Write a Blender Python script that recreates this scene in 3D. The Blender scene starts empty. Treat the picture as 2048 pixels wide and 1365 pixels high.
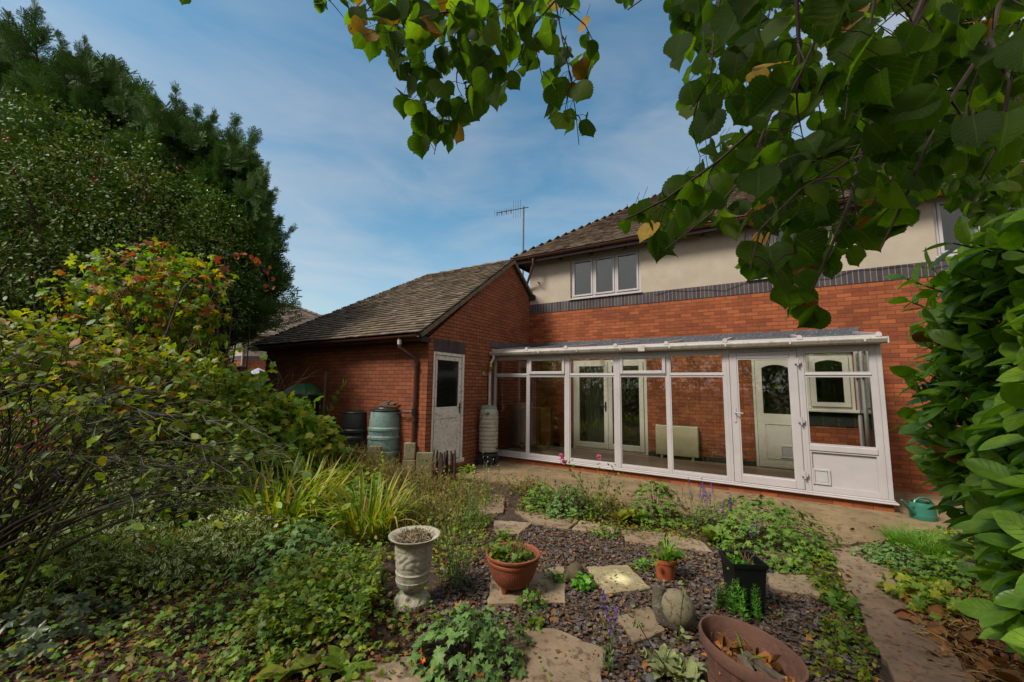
import bpy, math, random
import numpy as np
from mathutils import Vector, Matrix
R = math.radians
random.seed(7)
rng = np.random.default_rng(7)
sc = bpy.context.scene
col = sc.collection

# ------------------------------------------------------------------ camera
F = 800.0                      # focal length in pixels of a 2048 x 1365 picture
YAW, PIT, ROL = R(-32.06), R(6.33), R(-0.77)
def cam_axes():
    f = np.array([math.sin(YAW)*math.cos(PIT), math.cos(YAW)*math.cos(PIT), math.sin(PIT)])
    r = np.array([math.cos(YAW), -math.sin(YAW), 0.0]); d = -np.cross(r, f)
    c, s = math.cos(ROL), math.sin(ROL)
    return c*r + s*d, -s*r + c*d, f
CR, CD, CF = cam_axes()
CAM = np.array([0.0, 0.0, 1.68])
cd = bpy.data.cameras.new('camera'); cd.sensor_width = 36.0; cd.lens = 36.0*F/2048.0
cd.clip_start = 0.02; cd.clip_end = 2000
cam = bpy.data.objects.new('camera', cd); col.objects.link(cam)
cam.matrix_world = Matrix(((CR[0], -CD[0], -CF[0], CAM[0]), (CR[1], -CD[1], -CF[1], CAM[1]), (CR[2], -CD[2], -CF[2], CAM[2]), (0, 0, 0, 1)))
sc.camera = cam
def ray(x, y): return CR*((x-1024)/F) + CD*((y-682.5)/F) + CF
def at(x, y, depth): return CAM + ray(x, y)*depth
def hit(x, y, ax, v):
    d = ray(x, y); return CAM + d*((v-CAM[ax])/d[ax])
def gr(x, y, z=0.0): return hit(x, y, 2, z)
def depth(p): return float(np.dot(np.asarray(p)-CAM, CF))

# ------------------------------------------------------------------ world, sun, exposure
SUN_EL, SUN_AZ = R(48), R(207)     # azimuth clockwise from +Y: behind the camera and to its left
w = bpy.data.worlds.new('World'); sc.world = w; w.use_nodes = True
nt = w.node_tree; nt.nodes.clear()
def N(t, k, **kw):
    n = t.nodes.new(k)
    for a, b in kw.items(): setattr(n, a, b)
    return n
out = N(nt, 'ShaderNodeOutputWorld'); bg = N(nt, 'ShaderNodeBackground'); bg.inputs['Strength'].default_value = 0.1
sky = N(nt, 'ShaderNodeTexSky', sky_type='NISHITA'); sky.sun_disc = False
sky.sun_elevation = SUN_EL; sky.sun_rotation = SUN_AZ; sky.air_density = 1.0; sky.dust_density = 1.2; sky.ozone_density = 2.2
tc = N(nt, 'ShaderNodeTexCoord'); mp = N(nt, 'ShaderNodeMapping'); mp.inputs['Scale'].default_value = (1.0, 1.0, 3.2)
mp.inputs['Rotation'].default_value = (0.15, 0.1, 0.5)
n1 = N(nt, 'ShaderNodeTexNoise'); n1.inputs['Scale'].default_value = 2.3; n1.inputs['Detail'].default_value = 8; n1.inputs['Roughness'].default_value = 0.55; n1.inputs['Distortion'].default_value = 0.5
r1 = N(nt, 'ShaderNodeValToRGB'); r1.color_ramp.elements[0].position = 0.40; r1.color_ramp.elements[1].position = 0.80
sx = N(nt, 'ShaderNodeSeparateXYZ'); r2 = N(nt, 'ShaderNodeMapRange'); r2.inputs[1].default_value = 0.0; r2.inputs[2].default_value = 0.75; r2.inputs[3].default_value = 1.0; r2.inputs[4].default_value = 0.35
mul = N(nt, 'ShaderNodeMath', operation='MULTIPLY'); mul2 = N(nt, 'ShaderNodeMath', operation='MULTIPLY'); mul2.inputs[1].default_value = 0.70
mx = N(nt, 'ShaderNodeMix', data_type='RGBA'); mx.inputs['B'].default_value = (4.4, 4.2, 4.15, 1)
dt = N(nt, 'ShaderNodeVectorMath', operation='DOT_PRODUCT'); dt.inputs[1].default_value = nb_dir = tuple(float(q) for q in (np.array([-0.62, 0.62, 0.48])/np.linalg.norm([-0.62, 0.62, 0.48])))
r3 = N(nt, 'ShaderNodeMapRange', interpolation_type='SMOOTHSTEP'); r3.inputs[1].default_value = 0.35; r3.inputs[2].default_value = 0.84; r3.inputs[3].default_value = 0.85; r3.inputs[4].default_value = 0.0
mmx = N(nt, 'ShaderNodeMath', operation='ADD', use_clamp=True)
sat = N(nt, 'ShaderNodeHueSaturation'); sat.inputs['Saturation'].default_value = 1.02; sat.inputs['Value'].default_value = 1.0
L = nt.links.new
L(tc.outputs['Generated'], mp.inputs['Vector']); L(mp.outputs[0], n1.inputs['Vector']); L(n1.outputs['Fac'], r1.inputs[0])
L(tc.outputs['Generated'], sx.inputs[0]); L(sx.outputs['Z'], r2.inputs[0]); L(r1.outputs[0], mul.inputs[0]); L(r2.outputs[0], mul.inputs[1]); L(mul.outputs[0], mul2.inputs[0])
tn = N(nt, 'ShaderNodeMix', data_type='RGBA', blend_type='MULTIPLY'); tn.inputs['Factor'].default_value = 1; tn.inputs['B'].default_value = (0.72, 1.04, 0.96, 1)
L(sky.outputs[0], sat.inputs['Color']); L(sat.outputs[0], tn.inputs['A']); L(tn.outputs['Result'], mx.inputs['A']); L(tc.outputs['Generated'], dt.inputs[0]); L(dt.outputs['Value'], r3.inputs[0]); L(mul2.outputs[0], mmx.inputs[0]); L(r3.outputs[0], mmx.inputs[1]); r4_ = N(nt, 'ShaderNodeMapRange', interpolation_type='SMOOTHSTEP'); r4_.inputs[1].default_value = -0.05; r4_.inputs[2].default_value = 0.42; r4_.inputs[3].default_value = 0.62; r4_.inputs[4].default_value = 0.0
L(sx.outputs['Z'], r4_.inputs[0]); mmy = N(nt, 'ShaderNodeMath', operation='ADD', use_clamp=True); L(mmx.outputs[0], mmy.inputs[0]); L(r4_.outputs[0], mmy.inputs[1]); L(mmy.outputs[0], mx.inputs['Factor']); L(mx.outputs['Result'], bg.inputs['Color']); L(bg.outputs[0], out.inputs[0])
sl = bpy.data.lights.new('sun', 'SUN'); sl.energy = 3.0; sl.angle = R(16); sl.color = (1.0, 0.93, 0.82)
so = bpy.data.objects.new('sun', sl); col.objects.link(so)
sd = Vector((math.sin(SUN_AZ)*math.cos(SUN_EL), math.cos(SUN_AZ)*math.cos(SUN_EL), math.sin(SUN_EL)))
so.rotation_euler = sd.to_track_quat('Z', 'Y').to_euler(); so.location = sd*30
sc.view_settings.view_transform = 'Standard'; sc.view_settings.look = 'None'; sc.view_settings.gamma = 1
sc.view_settings.exposure = 0.74
sc.cycles.max_bounces = 6; sc.cycles.transparent_max_bounces = 16; sc.cycles.diffuse_bounces = 3; sc.cycles.glossy_bounces = 3
sc.cycles.caustics_reflective = False; sc.cycles.caustics_refractive = False
sc.cycles.use_adaptive_sampling = True; sc.cycles.adaptive_threshold = 0.02
try: sc.cycles.use_denoising = True
except Exception: pass

# ------------------------------------------------------------------ materials
def hexc(h):
    v = [int(h[i:i+2], 16)/255 for i in (0, 2, 4)]
    return tuple(((c+0.055)/1.055)**2.4 if c > 0.04045 else c/12.92 for c in v) + (1,)
def base(name):
    m = bpy.data.materials.new(name); m.use_nodes = True; t = m.node_tree
    return m, t, t.nodes['Principled BSDF'], t.nodes['Material Output']
def mat(name, c1, c2=None, rough=0.7, ns=6.0, bump=0.0, bs=40.0, metal=0.0, spec=0.5, c3=None, bands=None, coat=0):
    """colour c1 mottled with c2 (and flecks of c3) by noise in world space, and a bump"""
    m, t, b, o = base(name); c2 = c2 or tuple(x*0.75 for x in c1[:3])+(1,)
    g = N(t, 'ShaderNodeNewGeometry'); n = N(t, 'ShaderNodeTexNoise'); n.inputs['Scale'].default_value = ns; n.inputs['Detail'].default_value = 8; n.inputs['Roughness'].default_value = 0.62
    t.links.new(g.outputs['Position'], n.inputs['Vector'])
    r = N(t, 'ShaderNodeValToRGB'); r.color_ramp.elements[0].position = 0.33; r.color_ramp.elements[1].position = 0.67
    r.color_ramp.elements[0].color = c1; r.color_ramp.elements[1].color = c2
    t.links.new(n.outputs['Fac'], r.inputs[0]); src = r.outputs[0]
    if c3:
        n3 = N(t, 'ShaderNodeTexNoise'); n3.inputs['Scale'].default_value = ns*3.7; n3.inputs['Detail'].default_value = 5
        t.links.new(g.outputs['Position'], n3.inputs['Vector'])
        r3 = N(t, 'ShaderNodeValToRGB'); r3.color_ramp.elements[0].position = 0.55; r3.color_ramp.elements[1].position = 0.66
        t.links.new(n3.outputs['Fac'], r3.inputs[0])
        x = N(t, 'ShaderNodeMix', data_type='RGBA'); x.inputs['B'].default_value = c3
        t.links.new(r3.outputs[0], x.inputs['Factor']); t.links.new(src, x.inputs['A']); src = x.outputs['Result']
    t.links.new(src, b.inputs['Base Color'])
    b.inputs['Roughness'].default_value = rough; b.inputs['Metallic'].default_value = metal; b.inputs['Specular IOR Level'].default_value = spec
    if coat: b.inputs['Coat Weight'].default_value = coat
    if bump:
        n2 = N(t, 'ShaderNodeTexNoise'); n2.inputs['Scale'].default_value = bs; n2.inputs['Detail'].default_value = 6
        t.links.new(g.outputs['Position'], n2.inputs['Vector'])
        bp = N(t, 'ShaderNodeBump'); bp.inputs['Strength'].default_value = bump; bp.inputs['Distance'].default_value = 0.01
        t.links.new(n2.outputs['Fac'], bp.inputs['Height']); t.links.new(bp.outputs[0], b.inputs['Normal'])
    return m
def brickmat(name, c1, c2, mortar, bw=0.225, bh=0.075, ms=0.006, off=0.5, zoff=0.0, rough=0.85, bump=0.5, stain=None):
    m, t, b, o = base(name)
    g = N(t, 'ShaderNodeNewGeometry'); s = N(t, 'ShaderNodeSeparateXYZ'); t.links.new(g.outputs['Position'], s.inputs[0])
    a = N(t, 'ShaderNodeMath', operation='ADD'); t.links.new(s.outputs['X'], a.inputs[0]); t.links.new(s.outputs['Y'], a.inputs[1])
    z = N(t, 'ShaderNodeMath', operation='ADD'); z.inputs[1].default_value = zoff; t.links.new(s.outputs['Z'], z.inputs[0])
    # courses wander by a few millimetres like laid brick
    nw = N(t, 'ShaderNodeTexNoise'); nw.inputs['Scale'].default_value = 5.0; nw.inputs['Detail'].default_value = 3; t.links.new(g.outputs['Position'], nw.inputs['Vector'])
    w1 = N(t, 'ShaderNodeMath', operation='MULTIPLY_ADD'); w1.inputs[1].default_value = 0.012; t.links.new(nw.outputs['Fac'], w1.inputs[0]); t.links.new(z.outputs[0], w1.inputs[2])
    c = N(t, 'ShaderNodeCombineXYZ'); t.links.new(a.outputs[0], c.inputs['X']); t.links.new(w1.outputs[0], c.inputs['Y'])
    k = N(t, 'ShaderNodeTexBrick', offset=off, offset_frequency=2); k.inputs['Scale'].default_value = 1.0
    k.inputs['Brick Width'].default_value = bw; k.inputs['Row Height'].default_value = bh; k.inputs['Mortar Size'].default_value = ms; k.inputs['Mortar Smooth'].default_value = 0.25; k.inputs['Bias'].default_value = 0.0
    k.inputs['Color1'].default_value = c1; k.inputs['Color2'].default_value = c2; k.inputs['Mortar'].default_value = mortar
    t.links.new(c.outputs[0], k.inputs['Vector'])
    n = N(t, 'ShaderNodeTexNoise'); n.inputs['Scale'].default_value = 1.3; n.inputs['Detail'].default_value = 9; n.inputs['Roughness'].default_value = 0.7; t.links.new(g.outputs['Position'], n.inputs['Vector'])
    r = N(t, 'ShaderNodeValToRGB'); r.color_ramp.elements[0].position = 0.3; r.color_ramp.elements[1].position = 0.75
    r.color_ramp.elements[0].color = stain or (0.62, 0.62, 0.62, 1); r.color_ramp.elements[1].color = (1.12, 1.08, 1.05, 1); t.links.new(n.outputs['Fac'], r.inputs[0])
    x = N(t, 'ShaderNodeMix', data_type='RGBA', blend_type='MULTIPLY'); x.inputs['Factor'].default_value = 0.9
    t.links.new(k.outputs['Color'], x.inputs['A']); t.links.new(r.outputs[0], x.inputs['B'])
    n4 = N(t, 'ShaderNodeTexNoise'); n4.inputs['Scale'].default_value = 60; n4.inputs['Detail'].default_value = 6; t.links.new(g.outputs['Position'], n4.inputs['Vector'])
    r4 = N(t, 'ShaderNodeMapRange'); r4.inputs[3].default_value = 0.6; r4.inputs[4].default_value = 1.4; t.links.new(n4.outputs['Fac'], r4.inputs[0])
    x2 = N(t, 'ShaderNodeMix', data_type='RGBA', blend_type='MULTIPLY'); x2.inputs['Factor'].default_value = 1.0
    t.links.new(x.outputs['Result'], x2.inputs['A']); t.links.new(r4.outputs[0], x2.inputs['B'])
    t.links.new(x2.outputs['Result'], b.inputs['Base Color']); b.inputs['Roughness'].default_value = rough; b.inputs['Specular IOR Level'].default_value = 0.25
    inv = N(t, 'ShaderNodeMath', operation='MULTIPLY_ADD'); inv.inputs[1].default_value = -1.0; inv.inputs[2].default_value = 1.0; t.links.new(k.outputs['Fac'], inv.inputs[0])
    ad = N(t, 'ShaderNodeMath', operation='MULTIPLY_ADD'); ad.inputs[1].default_value = 0.35; t.links.new(n4.outputs['Fac'], ad.inputs[0]); t.links.new(inv.outputs[0], ad.inputs[2])
    bp = N(t, 'ShaderNodeBump'); bp.inputs['Strength'].default_value = bump; bp.inputs['Distance'].default_value = 0.012
    t.links.new(ad.outputs[0], bp.inputs['Height']); t.links.new(bp.outputs[0], b.inputs['Normal'])
    return m
def glassmat(name, tint=(0.9, 0.93, 0.92, 1), ior=1.7, rough=0.02):
    m, t, b, o = base(name); t.nodes.remove(b)
    tr = N(t, 'ShaderNodeBsdfTransparent'); tr.inputs[0].default_value = tint
    gl = N(t, 'ShaderNodeBsdfGlossy'); gl.inputs['Roughness'].default_value = rough
    fr = N(t, 'ShaderNodeFresnel'); fr.inputs['IOR'].default_value = ior
    mxs = N(t, 'ShaderNodeMixShader'); t.links.new(fr.outputs[0], mxs.inputs[0]); t.links.new(tr.outputs[0], mxs.inputs[1]); t.links.new(gl.outputs[0], mxs.inputs[2]); t.links.new(mxs.outputs[0], o.inputs[0])
    return m
def leafmat(name, cols, trans=0.35, rough=0.45, spec=0.4, veins=0, vein_col=None, tcol=None, edge=None, vb=0.25, spots=0, warm=(1.42, 1.22, 0.78)):
    """leaf colour picked per leaf from cols; light comes through the blade; veins and pale edges from the leaf's own UV"""
    m, t, b, o = base(name)
    g = N(t, 'ShaderNodeNewGeometry'); r = N(t, 'ShaderNodeValToRGB'); cr = r.color_ramp
    while len(cr.elements) < len(cols): cr.elements.new(0.5)
    for i, cc in enumerate(cols): cr.elements[i].position = i/(len(cols)-1) if len(cols) > 1 else 0; cr.elements[i].color = (cc[0]*warm[0], cc[1]*warm[1], cc[2]*warm[2], 1) if cc[1] > cc[0] and cc[1] > cc[2] else cc
    t.links.new(g.outputs['Random Per Island'], r.inputs[0]); src = r.outputs[0]
    n = N(t, 'ShaderNodeTexNoise'); n.inputs['Scale'].default_value = 25; n.inputs['Detail'].default_value = 4; t.links.new(g.outputs['Position'], n.inputs['Vector'])
    mr = N(t, 'ShaderNodeMapRange'); mr.inputs[1].default_value = 0.25; mr.inputs[2].default_value = 0.75; mr.inputs[3].default_value = 0.72; mr.inputs[4].default_value = 1.25; t.links.new(n.outputs['Fac'], mr.inputs[0])
    x = N(t, 'ShaderNodeMix', data_type='RGBA', blend_type='MULTIPLY'); x.inputs['Factor'].default_value = 1; t.links.new(src, x.inputs['A']); t.links.new(mr.outputs[0], x.inputs['B']); src = x.outputs['Result']
    if veins or edge:
        uv = N(t, 'ShaderNodeUVMap'); s = N(t, 'ShaderNodeSeparateXYZ'); t.links.new(uv.outputs[0], s.inputs[0])
        au = N(t, 'ShaderNodeMath', operation='ABSOLUTE'); sb = N(t, 'ShaderNodeMath', operation='SUBTRACT'); sb.inputs[1].default_value = 0.5
        t.links.new(s.outputs['X'], sb.inputs[0]); t.links.new(sb.outputs[0], au.inputs[0])
    if veins:
        # side veins: bands of (v - 0.6*|u|), plus the midrib at u = 0
        ml = N(t, 'ShaderNodeMath', operation='MULTIPLY_ADD'); ml.inputs[1].default_value = -0.42; t.links.new(au.outputs[0], ml.inputs[0]); t.links.new(s.outputs['Y'], ml.inputs[2])
        m2 = N(t, 'ShaderNodeMath', operation='MULTIPLY'); m2.inputs[1].default_value = veins; t.links.new(ml.outputs[0], m2.inputs[0])
        pp = N(t, 'ShaderNodeMath', operation='PINGPONG'); pp.inputs[1].default_value = 0.5; t.links.new(m2.outputs[0], pp.inputs[0])
        q = N(t, 'ShaderNodeMapRange'); q.inputs[1].default_value = 0.0; q.inputs[2].default_value = 0.10; q.inputs[3].default_value = 1; q.inputs[4].default_value = 0; t.links.new(pp.outputs[0], q.inputs[0])
        q2 = N(t, 'ShaderNodeMapRange'); q2.inputs[1].default_value = 0.012; q2.inputs[2].default_value = 0.04; q2.inputs[3].default_value = 1; q2.inputs[4].default_value = 0; t.links.new(au.outputs[0], q2.inputs[0])
        mxm = N(t, 'ShaderNodeMath', operation='MAXIMUM'); t.links.new(q.outputs[0], mxm.inputs[0]); t.links.new(q2.outputs[0], mxm.inputs[1])
        sc_ = N(t, 'ShaderNodeMath', operation='MULTIPLY'); sc_.inputs[1].default_value = 0.45; t.links.new(mxm.outputs[0], sc_.inputs[0])
        y = N(t, 'ShaderNodeMix', data_type='RGBA'); y.inputs['B'].default_value = vein_col or tuple(c*1.7 for c in cols[0][:3])+(1,)
        t.links.new(sc_.outputs[0], y.inputs['Factor']); t.links.new(src, y.inputs['A']); src = y.outputs['Result']
        bp = N(t, 'ShaderNodeBump'); bp.inputs['Strength'].default_value = vb; bp.inputs['Distance'].default_value = 0.004; bp.invert = True
        t.links.new(mxm.outputs[0], bp.inputs['Height']); t.links.new(bp.outputs[0], b.inputs['Normal'])
    if edge:
        q = N(t, 'ShaderNodeMapRange'); q.inputs[1].default_value = 0.30; q.inputs[2].default_value = 0.42; t.links.new(au.outputs[0], q.inputs[0])
        y = N(t, 'ShaderNodeMix', data_type='RGBA'); y.inputs['B'].default_value = edge
        t.links.new(q.outputs[0], y.inputs['Factor']); t.links.new(src, y.inputs['A']); src = y.outputs['Result']
    if spots:
        n5 = N(t, 'ShaderNodeTexNoise'); n5.inputs['Scale'].default_value = 90; n5.inputs['Detail'].default_value = 2; t.links.new(g.outputs['Position'], n5.inputs['Vector'])
        q = N(t, 'ShaderNodeMapRange'); q.inputs[1].default_value = 0.66; q.inputs[2].default_value = 0.72; q.inputs[4].default_value = spots; t.links.new(n5.outputs['Fac'], q.inputs[0])
        y = N(t, 'ShaderNodeMix', data_type='RGBA'); y.inputs['B'].default_value = hexc('6b4a20')
        t.links.new(q.outputs[0], y.inputs['Factor']); t.links.new(src, y.inputs['A']); src = y.outputs['Result']
    t.links.new(src, b.inputs['Base Color']); b.inputs['Roughness'].default_value = rough; b.inputs['Specular IOR Level'].default_value = spec
    if trans > 0:
        tl = N(t, 'ShaderNodeBsdfTranslucent'); z = N(t, 'ShaderNodeMix', data_type='RGBA', blend_type='MULTIPLY'); z.inputs['Factor'].default_value = 1.0
        z.inputs['B'].default_value = tcol or (1.6, 1.5, 0.5, 1); t.links.new(src, z.inputs['A']); t.links.new(z.outputs['Result'], tl.inputs['Color'])
        ms = N(t, 'ShaderNodeMixShader'); ms.inputs[0].default_value = trans
        t.links.new(b.outputs[0], ms.inputs[1]); t.links.new(tl.outputs[0], ms.inputs[2]); t.links.new(ms.outputs[0], o.inputs[0])
    return m
def tilemat(name, cols, moss, ns=0.9, mpos=(0.52, 0.68)):
    m, t, b, o = base(name)
    g = N(t, 'ShaderNodeNewGeometry'); r = N(t, 'ShaderNodeValToRGB'); cr = r.color_ramp
    while len(cr.elements) < len(cols): cr.elements.new(0.5)
    for i, cc in enumerate(cols): cr.elements[i].position = i/(len(cols)-1); cr.elements[i].color = cc
    t.links.new(g.outputs['Random Per Island'], r.inputs[0])
    def noise(s, d=8):
        n = N(t, 'ShaderNodeTexNoise'); n.inputs['Scale'].default_value = s; n.inputs['Detail'].default_value = d; n.inputs['Roughness'].default_value = 0.7; t.links.new(g.outputs['Position'], n.inputs['Vector']); return n
    a = noise(ns); bb = noise(14)
    ad = N(t, 'ShaderNodeMath', operation='MULTIPLY_ADD'); ad.inputs[1].default_value = 0.5; hf = N(t, 'ShaderNodeMath', operation='MULTIPLY'); hf.inputs[1].default_value = 0.5
    t.links.new(a.outputs['Fac'], hf.inputs[0]); t.links.new(bb.outputs['Fac'], ad.inputs[0]); t.links.new(hf.outputs[0], ad.inputs[2])
    q = N(t, 'ShaderNodeMapRange'); q.inputs[1].default_value = mpos[0]; q.inputs[2].default_value = mpos[1]; t.links.new(ad.outputs[0], q.inputs[0])
    x = N(t, 'ShaderNodeMix', data_type='RGBA'); x.inputs['B'].default_value = moss; t.links.new(q.outputs[0], x.inputs['Factor']); t.links.new(r.outputs[0], x.inputs['A'])
    c = noise(45); q2 = N(t, 'ShaderNodeMapRange'); q2.inputs[3].default_value = 0.6; q2.inputs[4].default_value = 1.4; t.links.new(c.outputs['Fac'], q2.inputs[0])
    y = N(t, 'ShaderNodeMix', data_type='RGBA', blend_type='MULTIPLY'); y.inputs['Factor'].default_value = 1; t.links.new(x.outputs['Result'], y.inputs['A']); t.links.new(q2.outputs[0], y.inputs['B'])
    t.links.new(y.outputs['Result'], b.inputs['Base Color']); b.inputs['Roughness'].default_value = 0.9; b.inputs['Specular IOR Level'].default_value = 0.2
    bp = N(t, 'ShaderNodeBump'); bp.inputs['Strength'].default_value = 0.5; bp.inputs['Distance'].default_value = 0.01; t.links.new(c.outputs['Fac'], bp.inputs['Height']); t.links.new(bp.outputs[0], b.inputs['Normal'])
    return m
M = {}
H = hexc
M['brick'] = brickmat('red brick', H('a35c36'), H('7c4028'), H('5e4333'), stain=(0.55, 0.52, 0.5, 1))  # mortar darkened to paint in the shadow lines between courses
M['brick_side'] = brickmat('weathered red brick', H('8f5137'), H('75422d'), H('523626'), bump=0.8)
M['brick_gable'] = brickmat('gable brick', H('9a5f42'), H('834e36'), H('37231a'), bump=0.9)  # shade of the recessed joints is put into the dark mortar colour
M['brick_dark'] = brickmat('blue engineering brick', H('4c4a50'), H('3a393f'), H('8f7564'), bw=0.082, bh=0.4, ms=0.006, off=0.0, bump=0.4)
M['brick_dark_door'] = brickmat('blue lintel brick', H('4f474b'), H('3f393d'), H('58493f'), bw=0.082, bh=0.4, ms=0.004, off=0.0, bump=0.4)
M['plinth'] = brickmat('dark plinth brick', H('2e3530'), H('252a27'), H('4a4038'), bh=0.5, ms=0.008)
M['render'] = mat('cream render', H('aa9f8f'), H('9c9080'), rough=0.9, ns=1.6, bump=0.35, bs=120)
M['tile'] = tilemat('concrete roof tile', [H('4a4035'), H('5e5347'), H('6e6355'), H('564a3e'), H('7a6f61')], H('5c4f26'))
M['tile_house'] = tilemat('house roof tile', [H('4a3c31'), H('5f5043'), H('70614f'), H('54463b'), H('3f352c')], H('564a26'), mpos=(0.55, 0.72))
M['tile_far'] = tilemat('far roof tile', [H('5a4f48'), H('6a5f58'), H('786d65')], H('554c36'), mpos=(0.58, 0.75))
M['verge'] = mat('lichened mortar verge', H('6e6250'), H('4b4234'), rough=0.95, ns=14, bump=0.8, bs=60, c3=H('8c826a'))
M['moss'] = mat('roof moss', H('4d4a1c'), H('3a3214'), rough=1, ns=12, bump=1, bs=70)
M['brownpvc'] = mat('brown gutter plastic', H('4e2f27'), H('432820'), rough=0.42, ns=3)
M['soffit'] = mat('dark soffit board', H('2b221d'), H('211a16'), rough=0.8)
M['upvc'] = mat('white plastic frame', H('b0aaab'), H('a5a0a0'), rough=0.32, ns=2.5, bump=0.03, bs=30)
M['upvc_in'] = mat('cream painted frame', H('c6c1b4'), H('b9b4a6'), rough=0.5, ns=2.5)
M['gutterw'] = mat('grimy white gutter', H('bdb8b0'), H('a9a298'), rough=0.45, ns=5, c3=H('99917f'))
M['lead'] = mat('lead flashing', H('4e5159'), H('3f424a'), rough=0.5, ns=8, bump=0.3, bs=12, c3=H('6a6d73'))
M['doorwood'] = mat('flaking white painted wood', H('d8d3cc'), H('c9c3b9'), rough=0.6, ns=5, bump=0.25, bs=50, c3=H('a79d8e'))
M['glass'] = glassmat('window glass')
M['glass_con'] = glassmat('conservatory glass', tint=(0.97, 0.98, 0.95, 1), ior=1.7, rough=0.01)
M['glass_dark'] = glassmat('dusty door glass', tint=(0.55, 0.58, 0.56, 1), ior=1.6, rough=0.15)
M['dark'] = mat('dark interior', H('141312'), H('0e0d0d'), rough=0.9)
M['blind'] = mat('pale window blind', H('b9bdc0'), H('aeb2b5'), rough=0.9, ns=1)
M['curtain'] = mat('net curtain', H('a8a9a8'), H('9a9b9a'), rough=0.9, ns=2)
M['blackm'] = mat('black metal', H('1b1b1c'), H('121213'), rough=0.45)
M['steel'] = mat('grey aluminium', H('6b6862'), H('55514b'), rough=0.45, metal=0.6, ns=20)
M['polycarb'] = mat('grimy roof sheet', H('8c857d'), H('6e665c'), rough=0.5, ns=6, c3=H('4c4136'))
M['tilefloor'] = mat('brown floor tile', H('b8a084'), H('a8927a'), rough=0.4, ns=3)
M['pine'] = mat('varnished pine', H('8c5a26'), H('744719'), rough=0.45, ns=3)
M['heater'] = mat('cream enamel', H('bdb592'), H('b4ac89'), rough=0.4)
M['brass'] = mat('brass', H('a08a3e'), H('7c6a2e'), rough=0.35, metal=0.7)
M['amber'] = glassmat('lamp glass', tint=(0.8, 0.7, 0.25, 1), ior=1.5, rough=0.1)
M['bark'] = mat('bark', H('3a2f26'), H('2a221b'), rough=0.95, ns=12, bump=0.8, bs=30)
M['twig'] = mat('young twig', H('3b2a1c'), H('2c2117'), rough=0.8, ns=20)
M['greentwig'] = mat('green stem', H('4a5a2a'), H('39481f'), rough=0.6, ns=20)
M['drystem'] = mat('dry stem', H('8a7048'), H('6b5434'), rough=0.9, ns=20)
M['redstem'] = mat('reddish cane', H('2e2616'), H('242012'), rough=0.7, ns=20)

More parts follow.
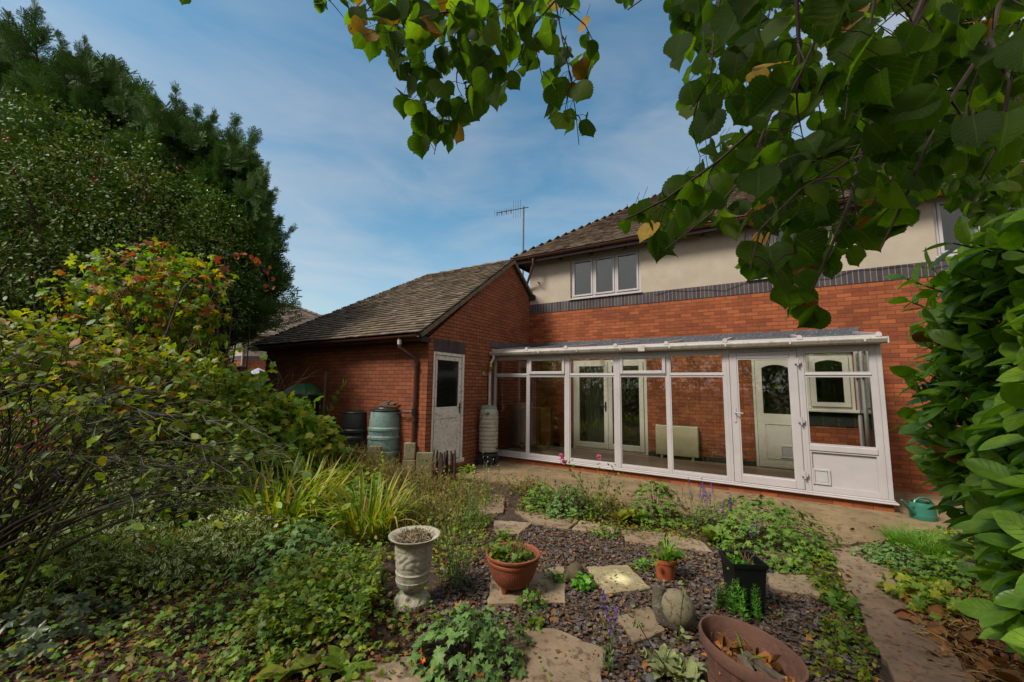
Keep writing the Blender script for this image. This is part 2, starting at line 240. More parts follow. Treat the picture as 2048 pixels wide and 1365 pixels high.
# ------------------------------------------------------------------ mesh helpers
def tag(o, label=None, cat=None, group=None, kind=None):
    if label: o['label'] = label
    if cat: o['category'] = cat
    if group: o['group'] = group
    if kind: o['kind'] = kind
    return o
def nrm(v): v = np.asarray(v, float); return v/(np.linalg.norm(v)+1e-12)
class MB:
    def __init__(s): s.V = []; s.Fc = []; s.mi = []
    def add(s, vs, fs, mi=0):
        k = len(s.V); s.V += [tuple(float(c) for c in v) for v in vs]; s.Fc += [tuple(i+k for i in f) for f in fs]; s.mi += [mi]*len(fs); return s
    def box(s, x0, y0, z0, x1, y1, z1, mi=0):
        v = [(x0,y0,z0),(x1,y0,z0),(x1,y1,z0),(x0,y1,z0),(x0,y0,z1),(x1,y0,z1),(x1,y1,z1),(x0,y1,z1)]
        return s.add(v, [(0,3,2,1),(4,5,6,7),(0,1,5,4),(1,2,6,5),(2,3,7,6),(3,0,4,7)], mi)
    def obox(s, c, ex, ey, ez, mi=0):
        c, ex, ey, ez = map(np.asarray, (c, ex, ey, ez)); v = []
        for k in (-1, 1):
            for a, b in ((-1,-1),(1,-1),(1,1),(-1,1)): v.append(c+a*ex+b*ey+k*ez)
        return s.add(v, [(0,3,2,1),(4,5,6,7),(0,1,5,4),(1,2,6,5),(2,3,7,6),(3,0,4,7)], mi)
    def bar(s, a, b, w, h, up=(0,0,1), mi=0):
        a, b = np.asarray(a, float), np.asarray(b, float); d = nrm(b-a); u = np.asarray(up, float); x = nrm(np.cross(d, u)); u = np.cross(x, d)
        return s.obox((a+b)/2, (b-a)/2, x*w/2, u*h/2, mi)
    def tube(s, pts, rad, n=8, mi=0, cap=True):
        pts = [np.asarray(p, float) for p in pts]
        if not hasattr(rad, '__len__'): rad = [rad]*len(pts)
        vs = []; prev = None
        for i, p in enumerate(pts):
            d = nrm(pts[min(i+1, len(pts)-1)]-pts[max(i-1, 0)])
            if prev is None:
                u = np.array([0,0,1.0]) if abs(d[2]) < 0.9 else np.array([1.0,0,0])
                x = nrm(np.cross(u, d))
            else: x = nrm(prev-d*np.dot(prev, d))
            prev = x; y = np.cross(d, x)
            for k in range(n):
                a = 2*math.pi*k/n; vs.append(p+rad[i]*(math.cos(a)*x+math.sin(a)*y))
        fs = []
        for i in range(len(pts)-1):
            for k in range(n): fs.append((i*n+k, i*n+(k+1)%n, (i+1)*n+(k+1)%n, (i+1)*n+k))
        if cap: fs.append(tuple(reversed(range(n)))); fs.append(tuple(range((len(pts)-1)*n, len(pts)*n)))
        return s.add(vs, fs, mi)
    def lathe(s, prof, c=(0,0,0), n=32, mi=0, sx=1.0, sy=1.0, rfun=None, rot=0):
        vs = []; m = len(prof)
        for i, (r, z) in enumerate(prof):
            for k in range(n):
                a = 2*math.pi*k/n; rr = r*(rfun(a, z, i) if rfun else 1)
                x, y = rr*sx*math.cos(a), rr*sy*math.sin(a)
                vs.append((c[0]+x*math.cos(rot)-y*math.sin(rot), c[1]+x*math.sin(rot)+y*math.cos(rot), c[2]+z))
        fs = [(i*n+k, i*n+(k+1)%n, (i+1)*n+(k+1)%n, (i+1)*n+k) for i in range(m-1) for k in range(n)]
        return s.add(vs, fs, mi)
    def disc(s, r, c, n=32, mi=0, sx=1.0, sy=1.0, rot=0):
        vs = [(c[0], c[1], c[2])]
        for k in range(n):
            a = 2*math.pi*k/n; x, y = r*sx*math.cos(a), r*sy*math.sin(a)
            vs.append((c[0]+x*math.cos(rot)-y*math.sin(rot), c[1]+x*math.sin(rot)+y*math.cos(rot), c[2]))
        return s.add(vs, [(0, 1+k, 1+(k+1)%n) for k in range(n)], mi)
    def prism(s, poly, z0, z1, mi=0):
        n = len(poly); v = [(p[0], p[1], z0) for p in poly]+[(p[0], p[1], z1) for p in poly]
        return s.add(v, [tuple(reversed(range(n))), tuple(range(n, 2*n))]+[(i, (i+1)%n, n+(i+1)%n, n+i) for i in range(n)], mi)
    def extr(s, prof, a, b, mi=0, cap=True):
        """profile points given as 3-D offsets, swept from a to b"""
        n = len(prof); a = np.asarray(a, float); b = np.asarray(b, float); v = [a+np.asarray(p) for p in prof]+[b+np.asarray(p) for p in prof]
        f = [(i, (i+1)%n, n+(i+1)%n, n+i) for i in range(n)]
        if cap: f += [tuple(reversed(range(n))), tuple(range(n, 2*n))]
        return s.add(v, f, mi)
    def build(s, name, mats, parent=None, org=(0,0,0), smooth=False, bevel=0):
        me = bpy.data.meshes.new(name); o3 = np.asarray(org, float)
        me.from_pydata([tuple(np.asarray(v)-o3) for v in s.V], [], s.Fc); me.update()
        if not isinstance(mats, (list, tuple)): mats = [mats]
        for m in mats: me.materials.append(m)
        if len(mats) > 1: me.polygons.foreach_set('material_index', s.mi)
        import bmesh
        bm = bmesh.new(); bm.from_mesh(me); bmesh.ops.recalc_face_normals(bm, faces=bm.faces)
        if bevel: bmesh.ops.bevel(bm, geom=[e for e in bm.edges if e.is_manifold and e.calc_face_angle(0) > 0.6], offset=bevel, segments=1, affect='EDGES', clamp_overlap=True)
        bm.to_mesh(me); bm.free()
        if smooth:
            me.polygons.foreach_set('use_smooth', [True]*len(me.polygons))
            try: me.set_sharp_from_angle(angle=R(38))
            except Exception: pass
        o = bpy.data.objects.new(name, me); col.objects.link(o)
        if parent: o.parent = parent
        return o
class Thing:
    def __init__(s, name, label, cat, loc, group=None):
        s.o = np.asarray(loc, float); s.e = bpy.data.objects.new(name, None); s.e.location = loc; s.e.empty_display_size = 0.1
        col.objects.link(s.e); tag(s.e, label, cat, group)
    def part(s, name, mb, m, parent=None, smooth=False, bevel=0, label=None):
        o = mb.build(name, m, parent or s.e, s.o, smooth, bevel)
        if label: o['label'] = label
        return o
    def parts(s, name, mb, m, parent=None, smooth=False, bevel=0, label=None):
        par = list(range(len(mb.V)))
        def fnd(i):
            while par[i] != i: par[i] = par[par[i]]; i = par[i]
            return i
        for f in mb.Fc:
            for q in f[1:]: par[fnd(q)] = fnd(f[0])
        grp = {}
        for k, f in enumerate(mb.Fc): grp.setdefault(fnd(f[0]), []).append(k)
        os_ = []
        for fl in grp.values():
            n = MB(); idx = {}
            for k in fl:
                f = []
                for q in mb.Fc[k]:
                    if q not in idx: idx[q] = len(n.V); n.V.append(mb.V[q])
                    f.append(idx[q])
                n.Fc.append(tuple(f)); n.mi.append(mb.mi[k])
            os_.append(s.part(name, n, m, parent, smooth, bevel, label))
        return os_
    def leaves(s, name, lv, mats, parent=None, label=None, kind=None):
        o = lv.build(name, mats, parent or s.e, s.o)
        if label: o['label'] = label
        if kind: o['kind'] = kind
        return o
def copy_tree(o, loc, rz=0.0, sc_=1.0, label=None, parent=None):
    c = o.copy(); col.objects.link(c)
    if parent is None: c.location = loc; c.rotation_euler = (0, 0, rz); c.scale = (sc_,)*3 if not hasattr(sc_, '__len__') else sc_
    else: c.parent = parent
    if label: c['label'] = label
    for ch in list(o.children): copy_tree(ch, None, parent=c)
    return c
# leaves: one template stamped many times into one mesh
class Leaves:
    def __init__(s): s.V = []; s.T = []; s.U = []; s.MI = []; s.n = 0
    def stamp(s, tpl, P, D, Nn, S, mi=0):
        """tpl=(verts nx3, tris mx3, uv nx2); P positions, D tip directions, Nn normals, S sizes"""
        tv, tt, tu = tpl; P = np.atleast_2d(P); k = len(P)
        if k == 0: return s
        D = np.atleast_2d(D)*np.ones((k, 1)); Nn = np.atleast_2d(Nn)*np.ones((k, 1)); S = np.ones(k)*S
        D = D/(np.linalg.norm(D, axis=1, keepdims=True)+1e-9); X = np.cross(D, Nn); X /= (np.linalg.norm(X, axis=1, keepdims=True)+1e-9); Nn = np.cross(X, D)
        B = np.stack([X, D, Nn], axis=1)                       # k,3(axis),3
        V = np.einsum('na,kac->knc', tv, B)*S[:, None, None]+P[:, None, :]
        nv = len(tv); off = (np.arange(k)*nv)[:, None, None]+s.n
        s.V.append(V.reshape(-1, 3)); s.T.append((tt[None]+off).reshape(-1, 3)); s.U.append(np.tile(tu, (k, 1))); s.MI.append(np.full(k*len(tt), mi) if np.isscalar(mi) else np.repeat(mi, len(tt)))
        s.n += k*nv; return s
    def build(s, name, mats, parent=None, org=(0,0,0), smooth=True):
        V = np.concatenate(s.V)-np.asarray(org, float); T = np.concatenate(s.T).astype(np.int32); U = np.concatenate(s.U); MI = np.concatenate(s.MI).astype(np.int32)
        me = bpy.data.meshes.new(name); me.vertices.add(len(V)); me.vertices.foreach_set('co', V.astype(np.float32).ravel())
        me.loops.add(T.size); me.loops.foreach_set('vertex_index', T.ravel()); me.polygons.add(len(T))
        me.polygons.foreach_set('loop_start', np.arange(0, T.size, 3, dtype=np.int32)); me.polygons.foreach_set('loop_total', np.full(len(T), 3, dtype=np.int32))
        me.polygons.foreach_set('use_smooth', np.full(len(T), smooth, dtype=bool))
        if not isinstance(mats, (list, tuple)): mats = [mats]
        for m in mats: me.materials.append(m)
        me.polygons.foreach_set('material_index', MI)
        uv = me.uv_layers.new(name='UVMap'); uv.data.foreach_set('uv', U[T.ravel()].astype(np.float32).ravel())
        me.update(calc_edges=True)
        o = bpy.data.objects.new(name, me); col.objects.link(o)
        if parent: o.parent = parent
        return o
def rv(k, s=1.0): return rng.normal(size=(k, 3))*s
def unit(k): v = rng.normal(size=(k, 3)); return v/np.linalg.norm(v, axis=1, keepdims=True)
# ---- leaf templates
def blade_tpl(w, fold=0.25, curl=-0.25, serr=0.0, twist=0.0):
    """w: half-widths along the blade, tip last"""
    K = len(w); V = []; U = []; T = []
    for i, hw in enumerate(w):
        y = i/(K-1); zc = curl*y*y; j = 1+(serr if i % 2 else -serr)
        hx = hw*j
        V += [(-hx, y-0.25*serr*(i % 2), zc+fold*hw+twist*hx*y), (0, y, zc), (hx, y-0.25*serr*(i % 2), zc+fold*hw-twist*hx*y)]
        ue = 0.5 if hw > 0.004 else 0.0; U += [(0.5-ue, y), (0.5, y), (0.5+ue, y)]
    for i in range(K-1):
        a = i*3; b = a+3
        T += [(a, a+1, b+1), (a, b+1, b), (a+1, a+2, b+2), (a+1, b+2, b+1)]
    return np.array(V, float), np.array(T), np.array(U, float)
_lw = [0.52*math.sqrt(max(0, 1-((q/19-0.43)/0.5)**2)) if q < 17 else 0 for q in range(20)]; _lw[0] = 0.22; _lw[15] = 0.245; _lw[16] = 0.15; _lw[17] = 0.075; _lw[18] = 0.03; _lw[14] = 0.325
LIME = [blade_tpl(_lw, fold=f, curl=c, serr=0.035, twist=t)
        for f, c, t in ((0.15, -0.12, 0), (0.55, -0.30, 0.2), (-0.35, -0.25, -0.3), (0.3, -0.5, 0.4), (0.9, -0.1, 0.1), (-0.1, 0.2, 0.2))]
LIME += [tuple([LIME[0][0]*[0.82, 1, 1], LIME[0][1], LIME[0][2]]), tuple([LIME[1][0]*[0.9, 1, 1], LIME[1][1], LIME[1][2]])]
LAUREL = [blade_tpl([0.02, 0.08, 0.14, 0.185, 0.21, 0.225, 0.225, 0.21, 0.17, 0.10, 0.0], fold=f, curl=c, twist=t) for f, c, t in ((0.25, -0.10, 0), (0.6, -0.25, 0.2), (0.1, -0.2, -0.3), (0.35, 0.08, 0.15))]
OVAL = [blade_tpl([0.03, 0.22, 0.30, 0.22, 0.0], fold=f, curl=c) for f, c in ((0.3, -0.2), (0.1, 0.1))]
NARROW = [blade_tpl([0.02, 0.09, 0.10, 0.06, 0.0], fold=f, curl=c) for f, c in ((0.3, -0.2), (0.1, 0.15))]
NEEDLE = [blade_tpl([0.03, 0.06, 0.0], fold=0.2, curl=-0.1)]
STRAP = [blade_tpl([0.012, 0.020, 0.022, 0.021, 0.019, 0.017, 0.013, 0.008, 0.0], fold=1.0, curl=c) for c in (-0.15, -0.35)]
def strap_arch(bend, w=0.018, K=10):
    V = []; U = []; T = []
    for i in range(K):
        t = i/(K-1); a = bend*t*t; y = 0; 
        V += [0]; 
    V = []; x = z = 0.0; p = np.array([0.0, 0.0])
    for i in range(K):
        t = i/(K-1); a = bend*t**1.6; hw = w*(1-t**3)*(0.7+0.6*t*(1-t)*2)
        V += [(-hw, p[0], p[1]+hw*0.6), (0, p[0], p[1]), (hw, p[0], p[1]+hw*0.6)]; U += [(0.4, t), (0.5, t), (0.6, t)]
        p = p+np.array([math.cos(a), -math.sin(a)])/(K-1)
    for i in range(K-1):
        a = i*3; b = a+3; T += [(a, a+1, b+1), (a, b+1, b), (a+1, a+2, b+2), (a+1, b+2, b+1)]
    return np.array(V), np.array(T), np.array(U)
ARCH = [strap_arch(b) for b in (0.25, 0.9, 1.6, 2.3)]
def palm_tpl(lobes, teeth, deep, droop=-0.25, base_gap=0.5, wave=0.0):
    """palmate blade as a fan round the leaf stalk; tip towards +y"""
    pts = []; L_ = lobes*teeth*2; span = math.pi*2-base_gap
    for i in range(L_+1):
        a = -span/2+span*i/L_; lob = math.cos((i/L_)*lobes*2*math.pi-math.pi)  # -1 at the sinuses
        cen = 0.78+0.22*math.cos(a)
        r = cen*(1-deep*(0.5-0.5*lob))*(1+0.10*((i % 2)*2-1)); pts.append((r*math.sin(a), r*math.cos(a)))
    V = [(0, 0, 0)]; U = [(0.5, 0.0)]
    for x, y in pts:
        r2 = x*x+y*y; V.append((x*0.62, y*0.62, droop*r2+wave*math.sin(5*math.atan2(x, y))*r2)); U.append((0.5+x*0.5, 0.5+y*0.5))
    return np.array(V, float), np.array([(0, i+1, i) for i in range(1, len(V)-1)]), np.array(U, float)
GERAN = [palm_tpl(5, 3, 0.46, d, 0.5, wv) for d, wv in ((-0.28, 0.05), (-0.12, 0.10), (0.08, 0.12))]
MAPLE = [palm_tpl(5, 2, 0.55, d, 0.6, wv) for d, wv in ((-0.30, 0.05), (-0.12, 0.12))]
VINE = [palm_tpl(5, 3, 0.30, d, 0.5, wv) for d, wv in ((-0.28, 0.08), (-0.10, 0.10))]
ROUND = [palm_tpl(7, 1, 0.15, d, 0.35, 0.08) for d in (-0.15, 0.15)]
def spray_tpl(seed, n=11, flat=0.15):
    r = np.random.default_rng(seed); V = []; T = []; U = []
    def tri(a, b, w_):
        a, b = np.array(a), np.array(b); d = nrm(b-a); s_ = nrm(np.cross(d, [0, 0, 1.0]) if abs(d[2]) < .95 else np.cross(d, [1.0, 0, 0]))*w_
        k = len(V); V.extend([a-s_, a+s_, b]); U.extend([(0, 0), (1, 0), (0.5, 1)]); T.append((k, k+1, k+2))
    tri((0, 0, 0), (0, 1, 0), 0.03)
    for i in range(n):
        y = 0.05+0.85*i/n; ln = (0.52*(1-y)+0.10)*(0.75+0.5*r.random())
        for sgn in (-1, 1):
            a = (0, y, 0); d = np.array([sgn*0.75, 0.85, r.normal()*flat]); b = np.array(a)+nrm(d)*ln; tri(a, b, 0.022)
            for q in (0.3, 0.5, 0.7, 0.85):
                p = np.array(a)+nrm(d)*ln*q
                for s2 in (-1, 1): tri(p, p+nrm(nrm(d)+np.array([s2*0.55*sgn, -0.25*s2, r.normal()*flat]))*ln*0.34*(1.15-q*0.4), 0.018)
    return np.array(V, float), np.array(T), np.array(U, float)
SPRAY = [spray_tpl(k) for k in range(4)]
# ------------------------------------------------------------------ setting: ground, patio, path
def poly_px(pts, z=0.0): return [tuple(gr(x, y, z)[:2]) for x, y in pts]
def inpoly(P, poly):
    x, y = P[:, 0], P[:, 1]; ins = np.zeros(len(P), bool); n = len(poly)
    for i in range(n):
        x1, y1 = poly[i]; x2, y2 = poly[(i+1) % n]
        c = ((y1 > y) != (y2 > y)) & (x < (x2-x1)*(y-y1)/((y2-y1)+1e-12)+x1); ins ^= c
    return ins
def sample_poly(poly, n):
    a = np.array(poly); lo, hi = a.min(0), a.max(0); out = np.zeros((0, 2))
    while len(out) < n:
        P = lo+(hi-lo)*rng.random((n*2, 2)); out = np.concatenate([out, P[inpoly(P, poly)]])
    return out[:n]
def roughen(poly, amp, seg=0.12):
    o = []; r = random.Random(3)
    for i, p in enumerate(poly):
        q = poly[(i+1) % len(poly)]; d = math.dist(p, q); k = max(1, int(d/seg))
        for j in range(k):
            t = j/k; o.append((p[0]+(q[0]-p[0])*t+r.uniform(-amp, amp), p[1]+(q[1]-p[1])*t+r.uniform(-amp, amp)))
    return o
M['soil'] = mat('leafy soil', H('3b2a1f'), H('271b14'), rough=0.95, ns=7, bump=1.0, bs=28, c3=H('5b4028'))
M['concrete'] = mat('worn patio concrete', H('84704f'), H('64533a'), rough=0.9, ns=2.2, bump=0.7, bs=90, c3=H('5a4534'))
M['stoneflag'] = mat('weathered sandstone', H('8f7d66'), H('77664f'), rough=0.9, ns=3.5, bump=0.5, bs=50, c3=H('5e4e3e'))
M['stonewarm'] = mat('warm sandstone', H('82705a'), H('6b5945'), rough=0.9, ns=4, bump=0.5, bs=45, c3=H('523f2f'))
M['path'] = mat('reddish stone path', H('7d654f'), H('665240'), rough=0.9, ns=6, bump=0.8, bs=40, c3=H('594636'))
g = MB(); n = 60
g.add([(-300, -300, -0.01), (300, -300, -0.01), (300, 300, -0.01), (-300, 300, -0.01)], [(0, 1, 2, 3)])
tag(g.build('ground', M['soil']), kind='structure')
pat = poly_px([(905, 952), (1010, 968), (1130, 985), (1250, 1010), (1380, 1035), (1480, 1055), (1600, 1078), (1660, 1092), (1760, 1087), (1850, 1060)])+[(2.6, 7.2), (2.6, 9.4), (1.45, 9.4), (1.45, 7.75), (-5.29, 7.75)]
pm = MB(); pm.prism(roughen(pat, 0.02), -0.03, 0.012); tag(pm.build('patio', M['concrete']), kind='structure')
pth = poly_px([(1655, 1098), (1757, 1092), (1775, 1150), (1800, 1190), (1850, 1255), (1895, 1310), (1960, 1400), (1830, 1420), (1770, 1365), (1745, 1290), (1712, 1230), (1700, 1190), (1668, 1140)])
cut = 5
def slab(poly, z, am=0.012): m = MB(); m.prism(roughen(poly, am, 0.07), -0.04, z); return m
def lerp2(a, b, t): return (a[0]+(b[0]-a[0])*t, a[1]+(b[1]-a[1])*t)
prow = [((1655, 1098), (1757, 1092)), ((1700, 1192), (1800, 1190)), ((1742, 1290), (1893, 1306)), ((1830, 1440), (2010, 1430))]
for i in range(3):
    a, b = prow[i]; c, d = prow[i+1]
    a2, b2 = lerp2(a, c, 0.02), lerp2(b, d, 0.02)
    q = poly_px([a2, b2, lerp2(b, d, 0.5), d, c, lerp2(a, c, 0.5)])
    o = slab(q, 0.022+0.004*i, 0.025).build('path', M['path'] if i else M['stonewarm'], None, (0, 0, 0), bevel=0.004); tag(o, kind='structure')

# ------------------------------------------------------------------ house
GX, HY, CY, SY = -5.30, 9.35, 7.66, 5.51      # gable wall x, house wall y, conservatory front y, garage side wall y
def wall_grid(mb, u0, u1, z0, z1, ops, fn, th, top=None):
    """wall in (u,z) with rectangular openings; fn(u, z, depth)->xyz; front and back skins and reveals"""
    us = sorted({u0, u1}|{o[0] for o in ops}|{o[1] for o in ops}); zs = sorted({z0, z1}|{o[2] for o in ops}|{o[3] for o in ops})
    for i in range(len(us)-1):
        for j in range(len(zs)-1):
            cu, cz = (us[i]+us[i+1])/2, (zs[j]+zs[j+1])/2
            if any(o[0] < cu < o[1] and o[2] < cz < o[3] for o in ops): continue
            for dp in (0, th): mb.add([fn(us[i], zs[j], dp), fn(us[i+1], zs[j], dp), fn(us[i+1], zs[j+1], dp), fn(us[i], zs[j+1], dp)], [(0, 1, 2, 3)])
    for a, b, c, d in ops:
        for p, q in (((a, c), (b, c)), ((b, c), (b, d)), ((b, d), (a, d)), ((a, d), (a, c))):
            mb.add([fn(*p, 0), fn(*q, 0), fn(*q, th), fn(*p, th)], [(0, 1, 2, 3)])
house = Thing('brick_house', 'two storey house of red brick and cream render under a brown hipped roof', 'house', (0, HY, 0))
HX1 = 8.0
fx = lambda u, z, d: (u, HY+d, z)
FR = (-4.04, -2.24, 0.17, 2.34); BD = (-0.19, 0.59, 0.17, 2.30); IW = (0.68, 1.38, 1.32, 2.36)
lw = MB(); wall_grid(lw, GX, HX1, 0, 3.61, [FR, BD, IW], fx, 0.28)
lw.box(HX1-0.28, HY+0.29, 0, HX1, HY+7, 3.61); lw.box(GX+0.003, HY+0.29, 0, GX+0.28, HY+7, 3.61)
house.part('brick_wall', lw, M['brick'])
band = MB(); band.box(GX-0.0, HY-0.008, 3.61, HX1, HY+0.28, 3.865); house.part('soldier_course', band, M['brick_dark'])
W1 = (-4.10, -2.32, 3.90, 4.95); W2 = (-0.17, 0.75, 3.90, 4.95); W3 = (2.60, 4.30, 3.93, 4.95)
uw = MB(); wall_grid(uw, GX, HX1, 3.865, 5.14, [W1, W2, W3], fx, 0.28); uw.box(GX+0.003, HY+0.285, 3.61, GX+0.28, HY+7, 5.14); uw.box(HX1-0.28, HY+0.285, 3.61, HX1, HY+7, 5.14)
house.part('rendered_wall', uw, M['render'])
def casement(T_, name, x0, x1, z0, z1, y, nl, fm, inset=0.05, fr=0.055, sash=0.045, glass='glass', back=None, sill=True, label=None, wy=None):
    f = MB(); yy = y+inset
    f.box(x0, yy, z0, x0+fr, yy+0.07, z1); f.box(x1-fr, yy, z0, x1, yy+0.07, z1); f.box(x0+fr, yy, z0, x1-fr, yy+0.07, z0+fr); f.box(x0+fr, yy, z1-fr, x1-fr, yy+0.07, z1)
    wdt = (x1-x0-2*fr)/nl
    for i in range(1, nl): f.box(x0+fr+wdt*i-fr*0.4, yy, z0+fr, x0+fr+wdt*i+fr*0.4, yy+0.07, z1-fr)
    win = T_.part(name, f, M[fm], bevel=0.004, label=label)
    for i in range(nl):
        a = x0+fr+wdt*i+(fr*0.4 if i else 0)+0.003; b = x0+fr+wdt*(i+1)-(fr*0.4 if i < nl-1 else 0)-0.003; s = MB(); c, d = z0+fr+0.003, z1-fr-0.003; ys = yy-0.018
        s.box(a, ys, c, a+sash, ys+0.05, d); s.box(b-sash, ys, c, b, ys+0.05, d); s.box(a+sash, ys, c, b-sash, ys+0.05, c+sash); s.box(a+sash, ys, d-sash, b-sash, ys+0.05, d)
        T_.part('sash', s, M[fm], parent=win, bevel=0.005)
        p = MB(); p.box(a+sash-0.005, ys+0.02, c+sash-0.005, b-sash+0.005, ys+0.028, d-sash+0.005); T_.part('pane', p, M[glass], parent=win)
    if back:
        bb = MB()
        if back == 'blind': bb.box(x0+fr-0.01, yy+0.036, z0+fr-0.01, x1-fr+0.01, yy+0.042, z1-fr+0.01)
        else: bb.box(x0+0.01, yy+0.14, z0+0.02, x0+(x1-x0)*0.3, yy+0.17, z1-0.02)
        T_.part('blind' if back == 'blind' else 'curtain', bb, M['blind' if back == 'blind' else 'curtain'], parent=win)
    if sill:
        s = MB(); s.box(x0-0.03, y-0.05, z0-0.035, x1+0.03, y+inset+0.02, z0); T_.part('sill', s, M[fm], parent=win, bevel=0.006)
    return win
casement(house, 'window', *W1[:2], W1[2], W1[3], HY, 3, 'upvc', back='blind', label='three-light white window with pale blinds')
casement(house, 'window', *W2[:2], W2[2], W2[3], HY, 2, 'upvc', back='curtain', label='white window half hidden by the hanging leaves')
casement(house, 'window', *W3[:2], W3[2], W3[3], HY, 3, 'upvc', back=None, label='white window with dark panes above the laurel')
# french doors into the conservatory
fd = MB(); x0, x1, z0, z1 = FR; fd.box(x0, HY+0.02, z0, x0+0.07, HY+0.1, z1); fd.box(x1-0.07, HY+0.02, z0, x1, HY+0.1, z1); fd.box(x0+0.07, HY+0.02, z1-0.07, x1-0.07, HY+0.1, z1); fd.box(x0+0.07, HY+0.02, z0, x1-0.07, HY+0.1, z0+0.05)
FD = house.part('french_doors', fd, M['upvc_in'], bevel=0.004, label='glazed french doors behind the conservatory glass'); mid = (x0+x1)/2
for k, (a, b) in enumerate(((x0+0.074, mid-0.003), (mid+0.003, x1-0.074))):
    s = MB(); c, d = z0+0.054, z1-0.074; y = HY-0.005
    s.box(a, y, c, a+0.10, y+0.07, d); s.box(b-0.10, y, c, b, y+0.07, d); s.box(a+0.10, y, c, b-0.10, y+0.07, c+0.13); s.box(a+0.10, y, d-0.10, b-0.10, y+0.07, d)
    house.part('door_leaf', s, M['upvc_in'], parent=FD, bevel=0.006)
    p = MB(); p.box(a+0.09, y+0.03, c+0.12, b-0.09, y+0.04, d-0.09); house.part('pane', p, M['glass'], parent=FD)
hd = MB(); hd.box(mid-0.075, HY-0.02, 1.10, mid-0.045, HY-0.004, 1.32); hd.box(mid-0.16, HY-0.05, 1.235, mid-0.05, HY-0.03, 1.252); house.part('handle', hd, M['blackm'], parent=FD, bevel=0.003)
cu = MB()
for i in range(14): cu.box(x0+0.20+i*0.035, HY+0.33+0.02*(i % 2), 0.2, x0+0.235+i*0.035, HY+0.35+0.02*(i % 2), 2.2)
house.part('curtain', cu, M['curtain'], parent=FD)
# back door: panelled below, arched glazing above, cat flap
x0, x1, z0, z1 = BD
f = MB(); f.box(x0, HY+0.02, z0, x0+0.055, HY+0.1, z1); f.box(x1-0.055, HY+0.02, z0, x1, HY+0.1, z1); f.box(x0+0.055, HY+0.02, z1-0.055, x1-0.055, HY+0.1, z1)
BK = house.part('back_door', f, M['upvc_in'], bevel=0.004, label='cream kitchen door with arched glass and a cat flap')
def arch_frame(mb, a, b, c, d, y0, y1, st, botr, rise, xa, xb):
    """leaf a..b, c..d with a glazed opening whose head is a shallow arch; opening starts at botr"""
    mb.box(a, y0, c, xa, y1, d); mb.box(xb, y0, c, b, y1, d); mb.box(xa, y0, c, xb, y1, botr)
    n = 12; top = d-st
    for i in range(n):
        u, v = xa+(xb-xa)*i/n, xa+(xb-xa)*(i+1)/n; f_ = lambda x: top-rise*((2*(x-(xa+xb)/2)/(xb-xa))**2)
        vs = [(u, y0, f_(u)), (v, y0, f_(v)), (v, y0, d), (u, y0, d), (u, y1, f_(u)), (v, y1, f_(v)), (v, y1, d), (u, y1, d)]
        mb.add(vs, [(0, 1, 2, 3), (7, 6, 5, 4), (0, 4, 5, 1), (3, 2, 6, 7)])
a, b, c, d = x0+0.06, x1-0.06, z0+0.01, z1-0.06
s = MB(); arch_frame(s, a, b, c, d, HY-0.01, HY+0.04, 0.09, 1.20, 0.06, a+0.11, b-0.11)
house.part('door_leaf', s, M['upvc_in'], parent=BK)
p = MB(); p.box(a+0.10, HY+0.015, 1.19, b-0.10, HY+0.022, d-0.08); house.part('pane', p, M['glass'], parent=BK)
p = MB(); p.box(a+0.12, HY-0.02, 0.35, b-0.12, HY-0.0102, 0.36); p.box(a+0.12, HY-0.02, 1.0, b-0.12, HY-0.0102, 1.01); p.box(a+0.12, HY-0.02, 0.36, a+0.13, HY-0.0102, 1.0); p.box(b-0.13, HY-0.02, 0.36, b-0.12, HY-0.0102, 1.0)
house.part('panel_moulding', p, M['upvc_in'], parent=BK)
def cat_flap(T_, parent, cx, cz, w, h, y, fm='upvc', pane='glass_dark'):
    s = MB(); s.box(cx-w/2, y-0.02, cz-h/2, cx-w/2+0.03, y, cz+h/2); s.box(cx+w/2-0.03, y-0.02, cz-h/2, cx+w/2, y, cz+h/2); s.box(cx-w/2+0.03, y-0.02, cz-h/2, cx+w/2-0.03, y, cz-h/2+0.03); s.box(cx-w/2+0.03, y-0.02, cz+h/2-0.03, cx+w/2-0.03, y, cz+h/2)
    o = T_.part('cat_flap', s, M[fm], parent=parent, bevel=0.004)
    p = MB(); p.box(cx-w/2+0.035, y-0.012, cz-h/2+0.035, cx+w/2-0.035, y-0.006, cz+h/2-0.035); return o, p
o, p = cat_flap(house, BK, 0.33, 0.50, 0.22, 0.24, HY-0.011, 'upvc_in'); house.part('flap', p, M['curtain'], parent=BK)
ws = MB(); ws.box(b-0.03, HY-0.02, 0.20, a+0.02, HY-0.011, 0.28); house.part('weatherboard', ws, M['upvc_in'], parent=BK)
# kitchen window beside it with a dark brick sill
x0, x1, z0, z1 = IW
f = MB(); f.box(x0, HY+0.0, z0, x0+0.06, HY+0.1, z1); f.box(x1-0.06, HY+0.0, z0, x1, HY+0.1, z1); f.box(x0+0.06, HY+0.0, z1-0.06, x1-0.06, HY+0.1, z1); f.box(x0+0.06, HY+0.0, z0, x1-0.06, HY+0.1, z0+0.05)
f.box(x0-0.02, HY-0.05, z1, x1+0.02, HY, z1+0.03)
KW = house.part('window', f, M['upvc_in'], bevel=0.004, label='cream kitchen window seen through the end of the conservatory')
s = MB(); arch_frame(s, x0+0.063, x1-0.063, z0+0.053, z1-0.063, HY-0.03, HY+0.02, 0.075, z0+0.13, 0.05, x0+0.15, x1-0.15); house.part('sash', s, M['upvc_in'], parent=KW)
p = MB(); p.box(x0+0.14, HY, z0+0.12, x1-0.14, HY+0.008, z1-0.13); house.part('pane', p, M['glass'], parent=KW)
